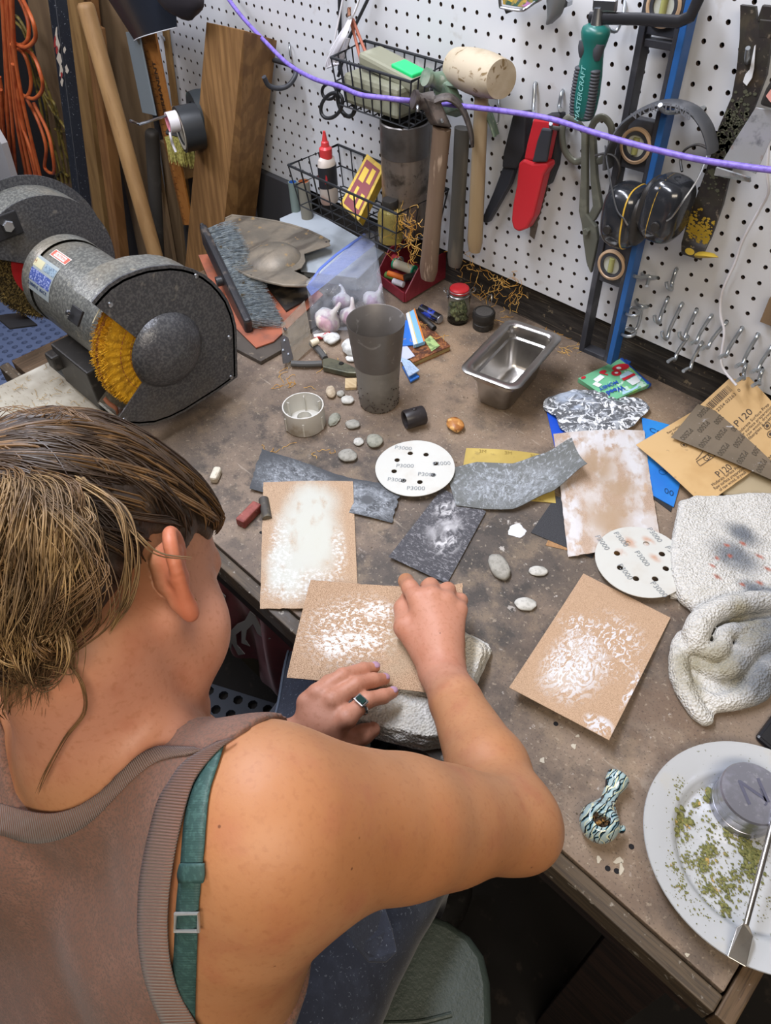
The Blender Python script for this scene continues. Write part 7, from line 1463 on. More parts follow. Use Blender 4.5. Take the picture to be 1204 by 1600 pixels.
spool(.45,.35,.034,.050,.0115,mat('cream_thread','#bfbba8',.8),'cream thread spool with green flange in the red bin',uy*.3+ux,mat('green_flange','#1d8a66',.4))
spool(.05,.38,.034,.030,.010,mat('red_thread','#a03038',.7),'red thread spool at the left of the red bin',ux+uy*.2,mat('grey_flange','#80858a',.4))
spool(.62,.10,.020,.028,.0075,mat('white_thread','#c6c3cc',.7),'small white thread spool at the bin front',ux*1+uy*.35)
spool(.45,.17,.024,.045,.007,mat('orange_thread','#cf6a24',.6),'orange thread roll behind the small white spool',ux+uy*.4)
spool(.28,.13,.018,.026,.008,mat('green_thread','#5b7a3a',.8),'olive green thread ball beside the small white spool',ux+uy*.4)
spool(.82,.36,.030,.05,.009,mbk,'black thread cone right of the cream spool in the bin',ux*.5+uy)
# blue and orange tubes
tA=wy(457,286,-.03); tB=tA+V3((.0,-.0,-tA[2]+.003))
t_=thing('grey_blue_tube','grey-blue open cardboard tube standing behind the pale box lid','tube',tB)
build('tube_wall',MB().lathe([(.0105,0),(.0105,tA[2]),(.0088,tA[2]),(.0088,0)],tB,seg=28),mat('grey_green_tube','#6f7d78',.6),t_); build('inside_lining',MB().lathe([(.0087,tA[2]-.0005),(.0087,tA[2]-.04)],tB,seg=28),mat('blue_lining','#2f60b0',.5),t_)
tA=wy(474,285,-.035); tB=V3((tA[0],tA[1],.003)); t_=thing('grey_orange_tube','olive-grey open tube with orange lining beside the blue-lined one','tube',tB)
build('tube_wall',MB().lathe([(.0135,0),(.0135,tA[2]),(.0115,tA[2]),(.0115,0)],tB,seg=28),mat('olive_grey_tube','#777468',.6),t_); build('inside_lining',MB().lathe([(.0114,tA[2]-.0005),(.0114,tA[2]-.04)],tB,seg=28),mat('orange_lining','#b3683f',.5),t_)
topo('dark_back_panel','dark flat board standing at the back between oak post and tubes','board',MB().box((-1.02,-.012,.0),(.20,.014,.17)),mat('dark_slate_board','#3c3c3f',.6),smooth=0)
# ================================================================== BELOW THE BENCH FRONT
t_=thing('red_cloth','dark red cloth printed with a pale grey horse figure hanging below the bench','cloth',(-.40,-.70,-.52))
ra=bz(258,800,-.22); 
q=[bz(300,880,-.22),bz(450,985,-.22),bz(452,1010,-.46),bz(340,1058,-.50)]
q=[V3((-.56,-.735,-.10)),V3((-.10,-.735,-.10)),V3((-.14,-.725,-.50)),V3((-.60,-.725,-.50))]
cl=lambda s,t:(q[0]*(1-s)+q[1]*s)*(1-t)+(q[3]*(1-s)+q[2]*s)*t+V3((0,.012*math.sin(s*22+3*t)+.006*math.sin(s*41),0))
build('cloth_body',MB().sheet(cl,60,24,.0015),mat('maroon_cloth','#7d1f33',.85,layers=[dict(s=12,lo=.4,hi=.65,c='#681a2b')],sheen=.2),t_,smooth=70)
def onplane(u,v): 
    p=wy(u,v,-.748); return p
mpr=mat('pale_grey_print','#8d8b87',.8)
def clothpatch(pix):
    P_=[onplane(*p) for p in pix]; mb=MB(); mb.prism(P_,(0,.0012,0)); build('printed_figure',mb,mpr,t_,smooth=0)
clothpatch([(390,955),(398,962),(412,990),(405,992),(422,998),(416,1001),(402,990),(395,975),(385,985),(383,1000),(390,1010),(377,1005),(377,985),(368,992),(370,1008),(382,1022),(372,1024),(362,1005),(360,1015),(352,1000),(356,990),(370,975),(382,970)])
clothpatch([(345,925),(352,932),(350,945),(342,938)])
topo('cardboard_scrap','dull olive cardboard strip below the red cloth','cardboard',MB().box((-.36,-.70,-.56),(.50,.01,.10)),mat('olive_cardboard','#4a4022',.8),smooth=0)
# ================================================================== PERSON
def ci(v): return CR.T@V3(v)              # a direction given in the viewing frame (right, down, away) -> world
fb_=unit(V3((-.20,.98,0))); rb_=V3((fb_[1],-fb_[0],0)); sp=unit(V3((.02,-.50,-.86))); sp=unit(sp-rb_*(sp@rb_)*1.0+rb_*.04); fp=unit(np.cross(sp,rb_)); fp=fp if fp@fb_>0 else -fp
P0=dp(118,1225,.530); Ssh=dp(432,1290,.475); El=dp(802,1287,.650); Wr=dp(690,1050,.862)
SL=P0-rb_*.150+fb_*.030+V3((0,0,-.065)); ELb=V3((-.045,-1.03,.0)); WL=bz(492,1150,.045)+V3((0,0,.0))
g_=unit(ci((.43,.24,.86))); _h=ci((-.36,-.93,0)); h_=unit(_h-g_*(_h@g_)); l_=np.cross(g_,h_)
Hd=dp(150,902,.545)
hd=lambda l,g,h: Hd+l_*l+g_*g+h_*h
PEL=V3((.13,-1.20,-.20)); HR=PEL+V3((.10,.06,-.02)); HL=PEL+V3((-.09,.06,-.02)); KR=V3((.17,-.80,-.21)); KL=V3((-.045,-.775,-.20))
def sk_torso(X,Y,Z):
    E_=lambda c,r,ax=(rb_,fp,sp):s_ell(X,Y,Z,c,r,ax)
    d=E_(P0+sp*.165+fp*.082,(.150,.090,.190))
    d=smin(d,E_(P0+sp*.40+fp*.085,(.125,.085,.17)),.08)
    d=smin(d,s_ell(X,Y,Z,PEL+V3((0,.0,.03)),(.165,.115,.12)),.08)
    neck=P0+fp*.045-sp*.01
    for s_,S in ((1,Ssh),(-1,SL)):
        d=smin(d,s_cap(X,Y,Z,P0+rb_*s_*.02+fp*.030-sp*.004,S-rb_*s_*.025+V3((0,0,.004)),.040,.046),.045)
        d=smin(d,s_cap(X,Y,Z,P0+sp*.10+rb_*s_*.075+fp*.03,S+sp*.02,.055,.05),.05)
        d=smin(d,E_(P0+sp*.135+rb_*s_*.092+fp*.012,(.055,.026,.075)),.035)
        d=smin(d,s_cap(X,Y,Z,S+sp*.07-rb_*s_*.01-fb_*.0,P0+sp*.30+rb_*s_*.115+fp*.07,.050,.050),.06)
    return d
def sk_neck(X,Y,Z):
    d=s_cap(X,Y,Z,P0+fp*.046+sp*.02-rb_*.008,hd(0,-.022,-.055),.058,.053)
    d=smin(d,s_cap(X,Y,Z,P0+rb_*.035+fp*.05,hd(.030,-.012,-.05),.027,.027),.03)
    return d
def sk_head(X,Y,Z):
    A_=(l_,g_,h_); E_=lambda c,r:s_ell(X,Y,Z,c,r,A_)
    d=E_(hd(0,-.008,.022),(.073,.096,.092))
    d=smin(d,E_(hd(0,.040,-.034),(.053,.056,.070)),.028)
    d=smin(d,E_(hd(0,.044,.03),(.060,.048,.05)),.03)
    for s_ in (1,-1):
        d=smin(d,s_cap(X,Y,Z,hd(.054*s_,.002,-.052),hd(.013*s_,.076,-.097),.016,.012),.020)
        d=smin(d,E_(hd(.040*s_,.058,-.045),(.024,.022,.030)),.03)
        d=smin(d,s_cap(X,Y,Z,hd(.02*s_,.090,.012),hd(.045*s_,.078,.012),.009,.008),.014)
        d=np.maximum(d,-E_(hd(.033*s_,.100,-.008),(.015,.012,.010)))if 0 else smin(d,E_(hd(.031*s_,.080,-.010),(.013,.012,.012)),.006)
    d=smin(d,E_(hd(0,.083,-.097),(.015,.013,.014)),.016)
    d=smin(d,s_cap(X,Y,Z,hd(0,.094,.004),hd(0,.112,-.034),.007,.0085),.010)
    for s_ in (1,-1): d=smin(d,s_cap(X,Y,Z,hd(.008*s_,.103,-.038),hd(.010*s_,.100,-.038),.007,.006),.006)
    d=smin(d,s_cap(X,Y,Z,hd(-.02,.090,-.066),hd(.02,.090,-.066),.006,.006),.006); d=smin(d,s_cap(X,Y,Z,hd(-.016,.089,-.078),hd(.016,.089,-.078),.006,.006),.006)
    return d
def ear(X,Y,Z,s_):
    c=hd(.074*s_,-.010,-.028)
    o_=l_*s_; up_=unit(h_+g_*-.18); bk=-g_
    def q(a,b,o): return c+up_*a*.84+bk*b*.9+o_*o*.9
    # helix from front root over the top, down the back to the lobe
    pts=[q(.004,-.010,.002),q(.020,-.012,.008),q(.030,-.002,.015),(q(.030,.012,.021)),q(.018,.020,.025),q(.002,.019,.024),q(-.013,.011,.019),q(-.024,.002,.013),q(-.031,-.004,.010)]
    Q_=smooth_path(pts,3); n=len(Q_)-1; d=None
    for i,(a,b) in enumerate(zip(Q_,Q_[1:])):
        r=np.interp(i/n,[0,.2,.5,.75,.92,1],[.003,.004,.0045,.0042,.0062,.0055]); e=s_cap(X,Y,Z,a,b,r,r); d=e if d is None else smin(d,e,.002)
    for a,b,r in ((q(.018,.004,.010),q(-.010,.004,.008),.009),(q(.0,-.002,.002),q(.012,.006,.004),.012),(q(.016,.008,.016),q(-.006,.012,.016),.0045),(q(-.02,.0,.006),q(-.006,.0,.006),.007)): d=smin(d,s_cap(X,Y,Z,a,b,r,r*.8),.006)
    return d
def sk_arm(X,Y,Z,S,E,W,side):
    m=S*.55+E*.45; dn=V3((0,0,-1)); ua=unit(E-S); dn=unit(dn-ua*(dn@ua))
    if side>0:
        d=s_cap(X,Y,Z,S,m,.0575,.0500); d=smin(d,s_cap(X,Y,Z,m,E,.0500,.0375),.01)
        d=smin(d,s_cap(X,Y,Z,S*.8+E*.2+dn*.010,S*.35+E*.65+dn*.006,.046,.040),.02)
    else: d=smin(s_cap(X,Y,Z,S,m,.052,.046),s_cap(X,Y,Z,m,E,.046,.038),.01)
    fa=E*.70+W*.30; d=smin(d,s_cap(X,Y,Z,E,fa,.0370,.0390),.022); w1=E*.25+W*.75
    d=smin(d,s_cap(X,Y,Z,fa,w1,.0395,.0285),.01); d=smin(d,s_cap(X,Y,Z,w1,W,.0285,.0255),.008)
    ol=E+unit(E-(S+W)/2)*.018; d=smin(d,s_cap(X,Y,Z,ol,ol,.021,.021),.018)
    return d
def chain(X,Y,Z,d,pts,rr,k=.004,k0=.008):
    P_=[V3(p) for p in pts]
    for i,(a,b) in enumerate(zip(P_,P_[1:])): d=smin(d,s_cap(X,Y,Z,a,b,rr[i],rr[i+1]),k0 if i==0 else k)
    return d
# ---- right hand: knuckles up, fingers curled down on the sheet
KN=[bz(652,936,.092),bz(674,933,.096),bz(697,940,.092),bz(716,953,.084)]     # index .. little
def hand_r(X,Y,Z):
    d=s_cap(X,Y,Z,Wr,Wr*.6+(KN[1]+KN[2])/2*.4,.0255,.024)
    for k,r in zip(KN,(.0125,.0130,.0120,.0105)): d=smin(d,s_cap(X,Y,Z,Wr*.85+k*.15,k,.0185,r),.012)
    TIP=[[bz(640,918,.088),bz(634,908,.070),bz(636,916,.060)],[bz(672,916,.084),bz(668,918,.066),bz(665,932,.058)],[bz(699,922,.080),bz(696,925,.064),bz(690,940,.058)],[bz(719,938,.072),bz(716,940,.062),bz(709,952,.058)]]
    for k,t,r in zip(KN,TIP,(.0098,.0100,.0093,.0083)): d=chain(X,Y,Z,d,[k]+t,[r*1.15,r*1.08,r,r*.85],.003,.006)
    th=[Wr*.75+KN[0]*.25+V3((-.012,-.004,-.004)),bz(634,980,.072),bz(630,950,.066),bz(640,928,.060)]
    d=chain(X,Y,Z,d,th,[.019,.0145,.0115,.009],.005,.015)
    return d
# ---- left hand, flat with spread fingers
LK=[bz(541,1122,.080),bz(520,1094,.084),bz(496,1083,.082),bz(478,1097,.074)]  # index .. little
LF=[[bz(573,1094,.076),bz(598,1088,.066),bz(613,1082,.059)],[bz(556,1070,.082),bz(583,1063,.070),bz(600,1061,.060)],[bz(535,1056,.084),bz(567,1046,.070),bz(585,1043,.061)],[bz(512,1066,.078),bz(537,1053,.066),bz(552,1048,.058)]]
LT=[bz(520,1150,.055),bz(545,1155,.045),bz(566,1148,.042),bz(582,1140,.040)]
def hand_l(X,Y,Z):
    d=s_cap(X,Y,Z,WL,WL*.6+(LK[1]+LK[2])/2*.4,.025,.024)
    for k,r in zip(LK,(.0115,.0115,.0108,.0098)): d=smin(d,s_cap(X,Y,Z,WL*.85+k*.15,k,.018,r),.012)
    for k,t,r in zip(LK,LF,(.0090,.0092,.0086,.0076)): d=chain(X,Y,Z,d,[k]+t,[r*1.1,r*1.05,r*.95,r*.78],.003,.006)
    return chain(X,Y,Z,d,[WL*.6+LK[0]*.4]+LT,[.018,.014,.0125,.0115,.009],.005,.015)
def bbox_skip(X,Y,Z,f,c,R):
    return f(X,Y,Z)
def skin(X,Y,Z):
    d=sk_torso(X,Y,Z); d=smin(d,sk_neck(X,Y,Z),.03); hdv=sk_head(X,Y,Z); d=smin(d,hdv,.008)
    d=smin(d,sk_arm(X,Y,Z,Ssh,El,Wr,1),.03)
    return smin(d,sk_arm(X,Y,Z,SL,ELb,WL,-1),.03)
def fine_region(f,lo,hi,h):
    return snet(f,lo,hi,h)
print('person',P0.round(3),Ssh.round(3),El.round(3),Wr.round(3),Hd.round(3),'ua',np.linalg.norm(Ssh-El).round(3),'fa',np.linalg.norm(El-Wr).round(3))
m_skin=mat('skin','#ae7d59',.52,layers=[dict(s=6,d=4,lo=.4,hi=.7,c='#a67049'),dict(k='attr',name='pinkness',c='#b5806b',a=.85),dict(s=28,d=4,lo=.5,hi=.75,c='#a0624a',a=.5),dict(k='voronoi',s=26,lo=.035,hi=.015,c='#5c3524',a=.8),
   dict(s=220,d=3,lo=.5,hi=.72,c='#955f40',a=.35),dict(k='attr',name='earness',c='#b2654a',a=.75)],sss=.08,bump=[dict(s=350,d=3,a=.2,dist_m=.0006),dict(s=60,d=2,a=.1,dist_m=.001)])
QUAL=.0034
per=thing('person','person seen from behind in a brown tank top, bent over and sanding at the bench','person',(PEL[0],PEL[1],-.88))
allf=lambda X,Y,Z:skin(X,Y,Z)
# the coarse body stops at two planes near the wrists where the fine hands take over (same surface on both sides)
dR=unit(El-Wr); cR=Wr+dR*.03; dL=unit(ELb-WL); cL=WL+dL*.025
def coarse(X,Y,Z):
    d=allf(X,Y,Z)
    a=(X-cR[0])*dR[0]+(Y-cR[1])*dR[1]+(Z-cR[2])*dR[2]; nr=((X-Wr[0])**2+(Y-Wr[1])**2+(Z-Wr[2])**2)<.12**2
    b=(X-cL[0])*dL[0]+(Y-cL[1])*dL[1]+(Z-cL[2])*dL[2]; nl=((X-WL[0])**2+(Y-WL[1])**2+(Z-WL[2])**2)<.09**2
    d=np.where(nr,np.maximum(d,-a),d); return np.where(nl,np.maximum(d,-b),d)
lo=V3((-.19,-1.36,-.30)); hi=V3((.42,-.66,.58))
V1,Q1=snet(coarse,lo,hi,QUAL); V1=relax(V1,Q1,2)
def fine(fh,W,dW,c,rad):
    def f(X,Y,Z):
        d=smin(allf(X,Y,Z),fh(X,Y,Z),.010)
        a=(X-c[0])*dW[0]+(Y-c[1])*dW[1]+(Z-c[2])*dW[2]-.004
        return np.maximum(d,a)
    return f
V2,Q2=snet(fine(hand_r,Wr,dR,cR,.1),(-.04,-.78,.03),(.20,-.575,.14),.0017); V2=relax(V2,Q2,1)
V3_,Q3=snet(fine(hand_l,WL,dL,cL,.1),(-.02,-.94,.0),(.16,-.72,.13),.0017); V3_=relax(V3_,Q3,1)
V4,Q4=snet(lambda X,Y,Z:smin(sk_head(X,Y,Z),ear(X,Y,Z,1),.004),hd(.085,-.02,-.02)-.055,hd(.085,-.02,-.02)+.055,.0017)
keep=lambda V,Q,m:Q[m[Q].all(1)]
mear=(ear(V4[:,0],V4[:,1],V4[:,2],1)<.0035); Q4=keep(V4,Q4,mear)
V5,Q5=snet(lambda X,Y,Z:ear(X,Y,Z,-1),hd(-.085,-.02,-.02)-.05,hd(-.085,-.02,-.02)+.05,.002)
print('body verts',[len(v) for v in (V1,V2,V3_,V4,V5)])
mb=MB(); 
def addnet(V,Q,mi): mb.add(V,Q.tolist(),mi=mi)
mb.v=V1.tolist(); mb.f=[tuple(q) for q in Q1.tolist()]; mb.uv=[(0,0)]*len(V1); mb.mi=[0]*len(Q1)
addnet(V2,Q2,0);addnet(V3_,Q3,0);addnet(V4,Q4,0);addnet(V5,Q5,0)
body=build('body',mb,m_skin,per,smooth=180)
VA=np.array(mb.v); ss_=lambda x,a,b:(lambda t:t*t*(3-2*t))(np.clip((x-a)/(b-a),0,1))
rel=VA-Hd; pk=ss_(rel@h_-1.1*(rel@g_),.03,-.07)*ss_(np.linalg.norm(rel,axis=1),.165,.115); pk=np.maximum(pk,ss_(np.linalg.norm(VA-(Wr+V3(KN[1]))/2,axis=1),.115,.06)); pk=np.maximum(pk,ss_(np.linalg.norm(VA-(WL+V3(LK[1]))/2,axis=1),.12,.08))
er=np.zeros(len(VA)); n0=len(V1)+len(V2)+len(V3_); er[n0:]=ss_(((VA[n0:]-Hd)@l_)*np.sign((VA[n0:]-Hd)@l_),.072,.086)
for nm,arr in (('pinkness',pk),('earness',er)):
    at=body.data.attributes.new(nm,'FLOAT','POINT'); at.data.foreach_set('value',arr.astype(np.float32))
# ---- sight-line to skin point (to put clothing edges where they lie on the body)
def hit(u,v,f=None,off=0.):
    f=f or allf; r=ray(u,v); rn=np.linalg.norm(r); r=r/rn; t=.25
    for _ in range(160):
        p=CC+r*t; d=float(f(np.array([p[0]]),np.array([p[1]]),np.array([p[2]]))[0])-off
        if d<.0004: return p
        t+=max(d*.7,.0004)
        if t>1.4: return None
    return p
def nrm(p,f=None):
    f=f or allf; e=1e-3; q=np.array([p+e*V3(k) for k in ((1,0,0),(-1,0,0),(0,1,0),(0,-1,0),(0,0,1),(0,0,-1))]); d=f(q[:,0],q[:,1],q[:,2]); return unit(V3((d[0]-d[1],d[2]-d[3],d[4]-d[5])))
AR=[(367,1153),(342,1170),(316,1198),(298,1228),(281,1286),(268,1350),(260,1425),(263,1495),(276,1548),(300,1592),(330,1640),(380,1700)]
NK=[(-60,1238),(0,1256),(46,1270),(84,1272),(121,1260),(158,1236),(186,1208),(214,1181),(242,1166),(270,1165),(302,1166),(335,1160),(367,1153)]
tf=lambda p:((p-P0)@rb_,(p-P0)@sp)
hA=[p for p in (hit(*q) for q in AR) if p is not None]; hN=[p for p in (hit(*q) for q in NK) if p is not None]
print('armhole ab',[tuple(np.round(tf(p)+((p-P0)@fp,),3)) for p in hA]); print('neck ab',[tuple(np.round(tf(p)+((p-P0)@fp,),3)) for p in hN])
# ---- tank top
bA=[tf(p)[1] for p in hA]; aA=[tf(p)[0] for p in hA]; aN=[tf(p)[0] for p in hN if tf(p)[0]>-.035]; bN=[tf(p)[1] for p in hN if tf(p)[0]>-.035]
o_=np.argsort(aN); aN=np.array(aN)[o_]; bN=np.array(bN)[o_]; A0=-.035
def tank(X,Y,Z,t0=-.0060,t1=.0040):
    body_=smin(sk_torso(X,Y,Z),sk_arm(X,Y,Z,Ssh,El,Wr,1),.03); body_=smin(body_,sk_neck(X,Y,Z),.03)
    dx,dy,dz=X-P0[0],Y-P0[1],Z-P0[2]; a=dx*rb_[0]+dy*rb_[1]+dz*rb_[2]; b=dx*sp[0]+dy*sp[1]+dz*sp[2]; c=dx*fp[0]+dy*fp[1]+dz*fp[2]
    am=np.where(a<A0,2*A0-a,a)
    back=np.maximum(am-np.interp(b,bA+[.24,.27],aA+[.20,.4]),np.interp(am,aN,bN)-b)
    fr=np.maximum(am-np.interp(b,[-.12,-.09,.0,.06,.12,.16],[.118,.116,.112,.118,.15,.4]),np.minimum(.07-b,np.abs(am-.09)-.026))
    w=np.clip((c-.012)/.02+.5,0,1); reg=back*(1-w)+fr*w
    sh=np.abs(body_-(t0+t1)/2)-(t1-t0)/2
    return np.maximum(sh,reg)
Vt,Qt=snet(tank,(-.20,-1.36,-.14),(.33,-.86,.46),.0030)
# push to an even offset so the shell never sinks into the skin
Vt=relax(Vt,Qt,1)
m_tank=mat('mauve_brown_cotton','#765548',.9,layers=[dict(s=40,d=4,lo=.4,hi=.7,c='#815f52'),dict(s=500,d=2,lo=.45,hi=.6,c='#665046')],bump=[dict(s=700,a=.4,dist_m=.0008)],sheen=.08)
tk=MB(); tk.v=Vt.tolist(); tk.f=[tuple(q) for q in Qt.tolist()]; tk.uv=[(0,0)]*len(Vt); tk.mi=[0]*len(Qt)
tank_o=build('tank_top',tk,m_tank,per,smooth=180)
m_rib=mat('ribbed_trim','#7d5c50',.9,layers=[dict(k='wave',coord='UV',s=38,lo=.5,hi=.9,c='#5c463d',a=.8)],bump=[dict(k='wave',coord='UV',s=38,a=.9,dist_m=.0015)],sheen=.2)
def bandpx(nm,A_,B_,m,off,par,nu=40,nv=4,th=.0016,smoothit=True):
    f=lambda X,Y,Z:smin(smin(sk_torso(X,Y,Z),sk_arm(X,Y,Z,Ssh,El,Wr,1),.03),sk_neck(X,Y,Z),.03)
    L=[]
    for E_ in (A_,B_):
        E_=[V3((u,v,0)) for u,v in E_]; sp_=smooth_path(E_,6); ln=np.cumsum([0]+[np.linalg.norm(b-a) for a,b in zip(sp_,sp_[1:])]); L.append([np.array([np.interp(t*ln[-1],ln,[p[k] for p in sp_]) for k in (0,1)]) for t in np.linspace(0,1,nu+1)])
    G=[[None]*(nv+1) for _ in range(nu+1)]
    for i in range(nu+1):
        for j in range(nv+1):
            t=j/nv; q=L[0][i]*(1-t)+L[1][i]*t; G[i][j]=hit(q[0],q[1],f,off+.0012*math.sin(math.pi*t))
            if G[i][j] is None: G[i][j]=G[i-1][j]
    return build(nm,MB().sheet(lambda s,t:G[int(round(s*nu))][int(round(t*nv))],nu,nv,th),m,par,smooth=180)
ARi=[(338,1158),(306,1176),(281,1195),(262,1222),(246,1250),(233,1295),(221,1350),(215,1400),(215,1470),(226,1535),(251,1598),(280,1650),(320,1710)]
bandpx('armhole_trim',[(367,1152)]+AR[1:],ARi,m_rib,.0048,tank_o,60)
NKo=[(-70,1236)]+NK[1:-1]; NKi=[(-70,1288),(0,1305),(46,1318),(93,1312),(140,1286),(186,1240),(212,1213),(238,1193),(262,1184),(290,1180),(318,1172)]
bandpx('neckline_trim',[p for p in NKo if p[0]<326],NKi,m_rib,.0048,tank_o,60)
for sh_ in (.93,1.0):   # stitched seam lines
    pass
# ---- bra strap
m_str=mat('teal_strap','#33504f',.55,layers=[dict(s=300,lo=.5,hi=.6,c='#3f5f5d')],bump=[dict(k='wave',coord='UV',s=60,a=.3)])
SR=[(352,1160),(345,1180),(335,1210),(326,1240),(321,1290),(316,1351),(312,1390),(309,1425),(307,1490),(305,1565),(305,1640)]; SLf=[(338,1168),(320,1192),(303,1222),(293,1250),(286,1290),(281,1351),(277,1390),(274,1425),(271,1490),(268,1545),(270,1640)]
st=bandpx('bra_strap',SR,SLf,m_str,.0022,per,50,4,.0014)
bandpx('strap_fold',[(318,1350),(319,1366),(317,1380)],[(280,1350),(276,1366),(278,1380)],m_str,.0045,st,6,4,.002)
rp=[hit(*q,None,.0042) for q in ((310,1427),(310,1455),(273,1455),(274,1428))]; build('strap_slider',MB().tube(rp,.0012,6,closed=True),mat('slider_metal','#c9cbcc',.35,metal=.6),st)
# ---- trousers, apron corner, stool
def trous(X,Y,Z):
    d=s_ell(X,Y,Z,PEL+V3((0,.0,-.02)),(.175,.13,.13))
    for s_,H_,K_ in ((1,HR,KR),(-1,HL,KL)):
        d=smin(d,s_cap(X,Y,Z,H_,K_,.090,.068),.05); d=smin(d,s_cap(X,Y,Z,K_,K_+V3((.0,-.02,-.40)),.066,.050),.03); d=smin(d,s_cap(X,Y,Z,K_+V3((0,-.02,-.40)),K_+V3((0,-.03,-.60)),.050,.055),.02)
    return d+wob(X,Y,Z,38,2)*.004+wob(X,Y,Z,90,4)*.0015
Vp,Qp=snet(trous,(-.20,-1.40,-.86),(.36,-.68,-.02),.007); Vp=relax(Vp,Qp,1)
m_den=mat('dark_navy_denim','#1d2230',.85,layers=[dict(s=60,d=5,lo=.45,hi=.7,c='#262c3b'),dict(s=300,d=2,lo=.64,hi=.7,c='#6d7480',a=.5),dict(s=14,d=5,lo=.6,hi=.75,c='#4a5160',a=.5)],bump=[dict(s=500,a=.4)],sheen=.2)
tp_=MB(); tp_.v=Vp.tolist(); tp_.f=[tuple(q) for q in Qp.tolist()]; tp_.uv=[(0,0)]*len(Vp); tp_.mi=[0]*len(Qp); tro=build('trousers',tp_,m_den,per,smooth=180)
# apron panel over the left knee with seam, and loose apron corner at the right hip
ap=lambda s,t:(lambda p:p+V3((0,0,.010*math.sin(3*s)+.004*math.sin(9*t))))(bz(448+95*s-32*t*(1-s),1018+8*s+150*t,-.105+.0*t-.03*abs(1-2*s)))
build('apron',MB().sheet(ap,16,16,.002),m_den,per,smooth=70)
build('apron_seam',MB().tube([ap(.03,k/10)+V3((0,0,.0015)) for k in range(11)],.0022,6),mat('dusty_seam','#4d5562',.9),tro)
a2=[(548,1424,-.06),(600,1415,-.07),(612,1450,-.075),(620,1487,-.08),(603,1503,-.08),(575,1503,-.07),(556,1480,-.05),(538,1450,-.03)]
cs=[bz(*p) for p in a2]; build('apron',MB().prism([p-V3((0,0,.003)) for p in cs],(0,0,.003)),m_den,per,smooth=0,bevel=.001)
for s_,K_ in ((1,KR),(-1,KL)):
    f0=K_+V3((0,-.03,-.62)); build('shoe',MB().blob(f0+V3((0,.06,.0)),(.05,.13,.042),seed=2,amp=.04),mbk,per,smooth=60)
# stool seat: rounded moulded seat on four legs
t_=thing('stool','grey-green textured plastic stool with rounded seat partly under the person','stool',(.16,-1.02,-.896))
sx=[bz(*p,-.315) for p in ((625,1412),(660,1424),(700,1438),(735,1462),(756,1492),(766,1535),(768,1590),(766,1660),(755,1760),(735,1850))]
q=sx+[V3((.22,-1.22,-.315)),V3((.10,-1.24,-.315)),V3((-.01,-1.20,-.315)),V3((-.05,-1.08,-.315)),V3((-.03,-.96,-.315)),V3((.05,-.88,-.315)),V3((.13,-.845,-.315))]
m_st=mat('grey_green_plastic','#3a433d',.5,layers=[dict(s=6,lo=.45,hi=.7,c='#434d48')],bump=[dict(s=180,d=3,a=.7,dist_m=.0015)])
build('seat',MB().prism([p-V3((0,0,.035)) for p in q],(0,0,.035)),m_st,t_,smooth=60,bevel=.010)
build('seat_groove',MB().tube(smooth_path([bz(600,1600,-.3145),bz(655,1597,-.3145),bz(705,1585,-.3145)],5),.0035,8),m_st,t_)
for lx,ly in ((.30,-.90),(.02,-.92),(.0,-1.16),(.28,-1.17)): build('leg',MB().tube([V3((lx,ly,-.34)),V3((lx+(lx-.15)*.35,ly+(ly+1.03)*.35,-.894))],.016,12),mat('dark_leg_metal','#2b2b2c',.5,metal=.4),t_)
# ---- nails, ring, earrings
m_nail=mat('lilac_nail','#a98aa2',.25,coat=.3)
for k,(t3,kn) in enumerate(zip(LF,LK)):
    a,b=V3(t3[1]),V3(t3[2]); d=unit(b-a); n_=unit(V3((0,0,1))-d*d[2]+(CC-b)*.3*0); c=b+n_*.0052+d*.001-d*.002; x=np.cross(d,n_)
    build('fingernail',MB().blob(c,(.0066,.0052,.0022),(d,x,n_),seed=1,amp=0,n=2),m_nail,per,smooth=180)
a,b=V3(LK[0]),V3(LF[0][0]); d=unit(b-a); c=a+(b-a)*.66; t_=thing('ring','silver ring with dark green rectangular stone on the left index finger','ring',c)
m_silv=mat('silver','#b9bbbd',.2,metal=1)
x_,y_,_=frame(d); R_=.0112
build('band',MB().lathe([(R_,-.0018),(R_+.0011,0),(R_,.0018),(R_-.0008,0),(R_,-.0018)],c,d,32),m_silv,t_)
up=unit(unit(CC-c)-d*(unit(CC-c)@d)); up=unit(up+.35*np.cross(d,up)*(-1 if np.cross(d,up)[0]>0 else 1)); sd_=np.cross(d,up); c2=c+up*(R_+.001)
build('bezel',MB().box(c2,(.0105,.0145,.004),(d,sd_,up)),m_silv,t_,smooth=0,bevel=.001); build('stone',MB().box(c2+up*.0018,(.0072,.0112,.003),(d,sd_,up)),mat('dark_green_stone','#14332f',.08,coat=.6),t_,smooth=0,bevel=.0008)
m_gold=mat('gold','#c99a4a',.2,metal=1)
lob=hd(.084,-.008,-.052)
p=hit(288,938); q_=hit(283,950)
for i,(pp_,lab,mm) in enumerate(((hit(302,938),'tiny gold stud earring in the lobe of the visible ear, upper one',m_gold),(hit(297,944),'tiny gold stud earring in the lobe of the visible ear, lower one',m_gold))):
    if pp_ is not None: topo('stud_earring',lab,'earring',MB().blob(pp_,.0022,n=2,amp=0),mm,smooth=60)
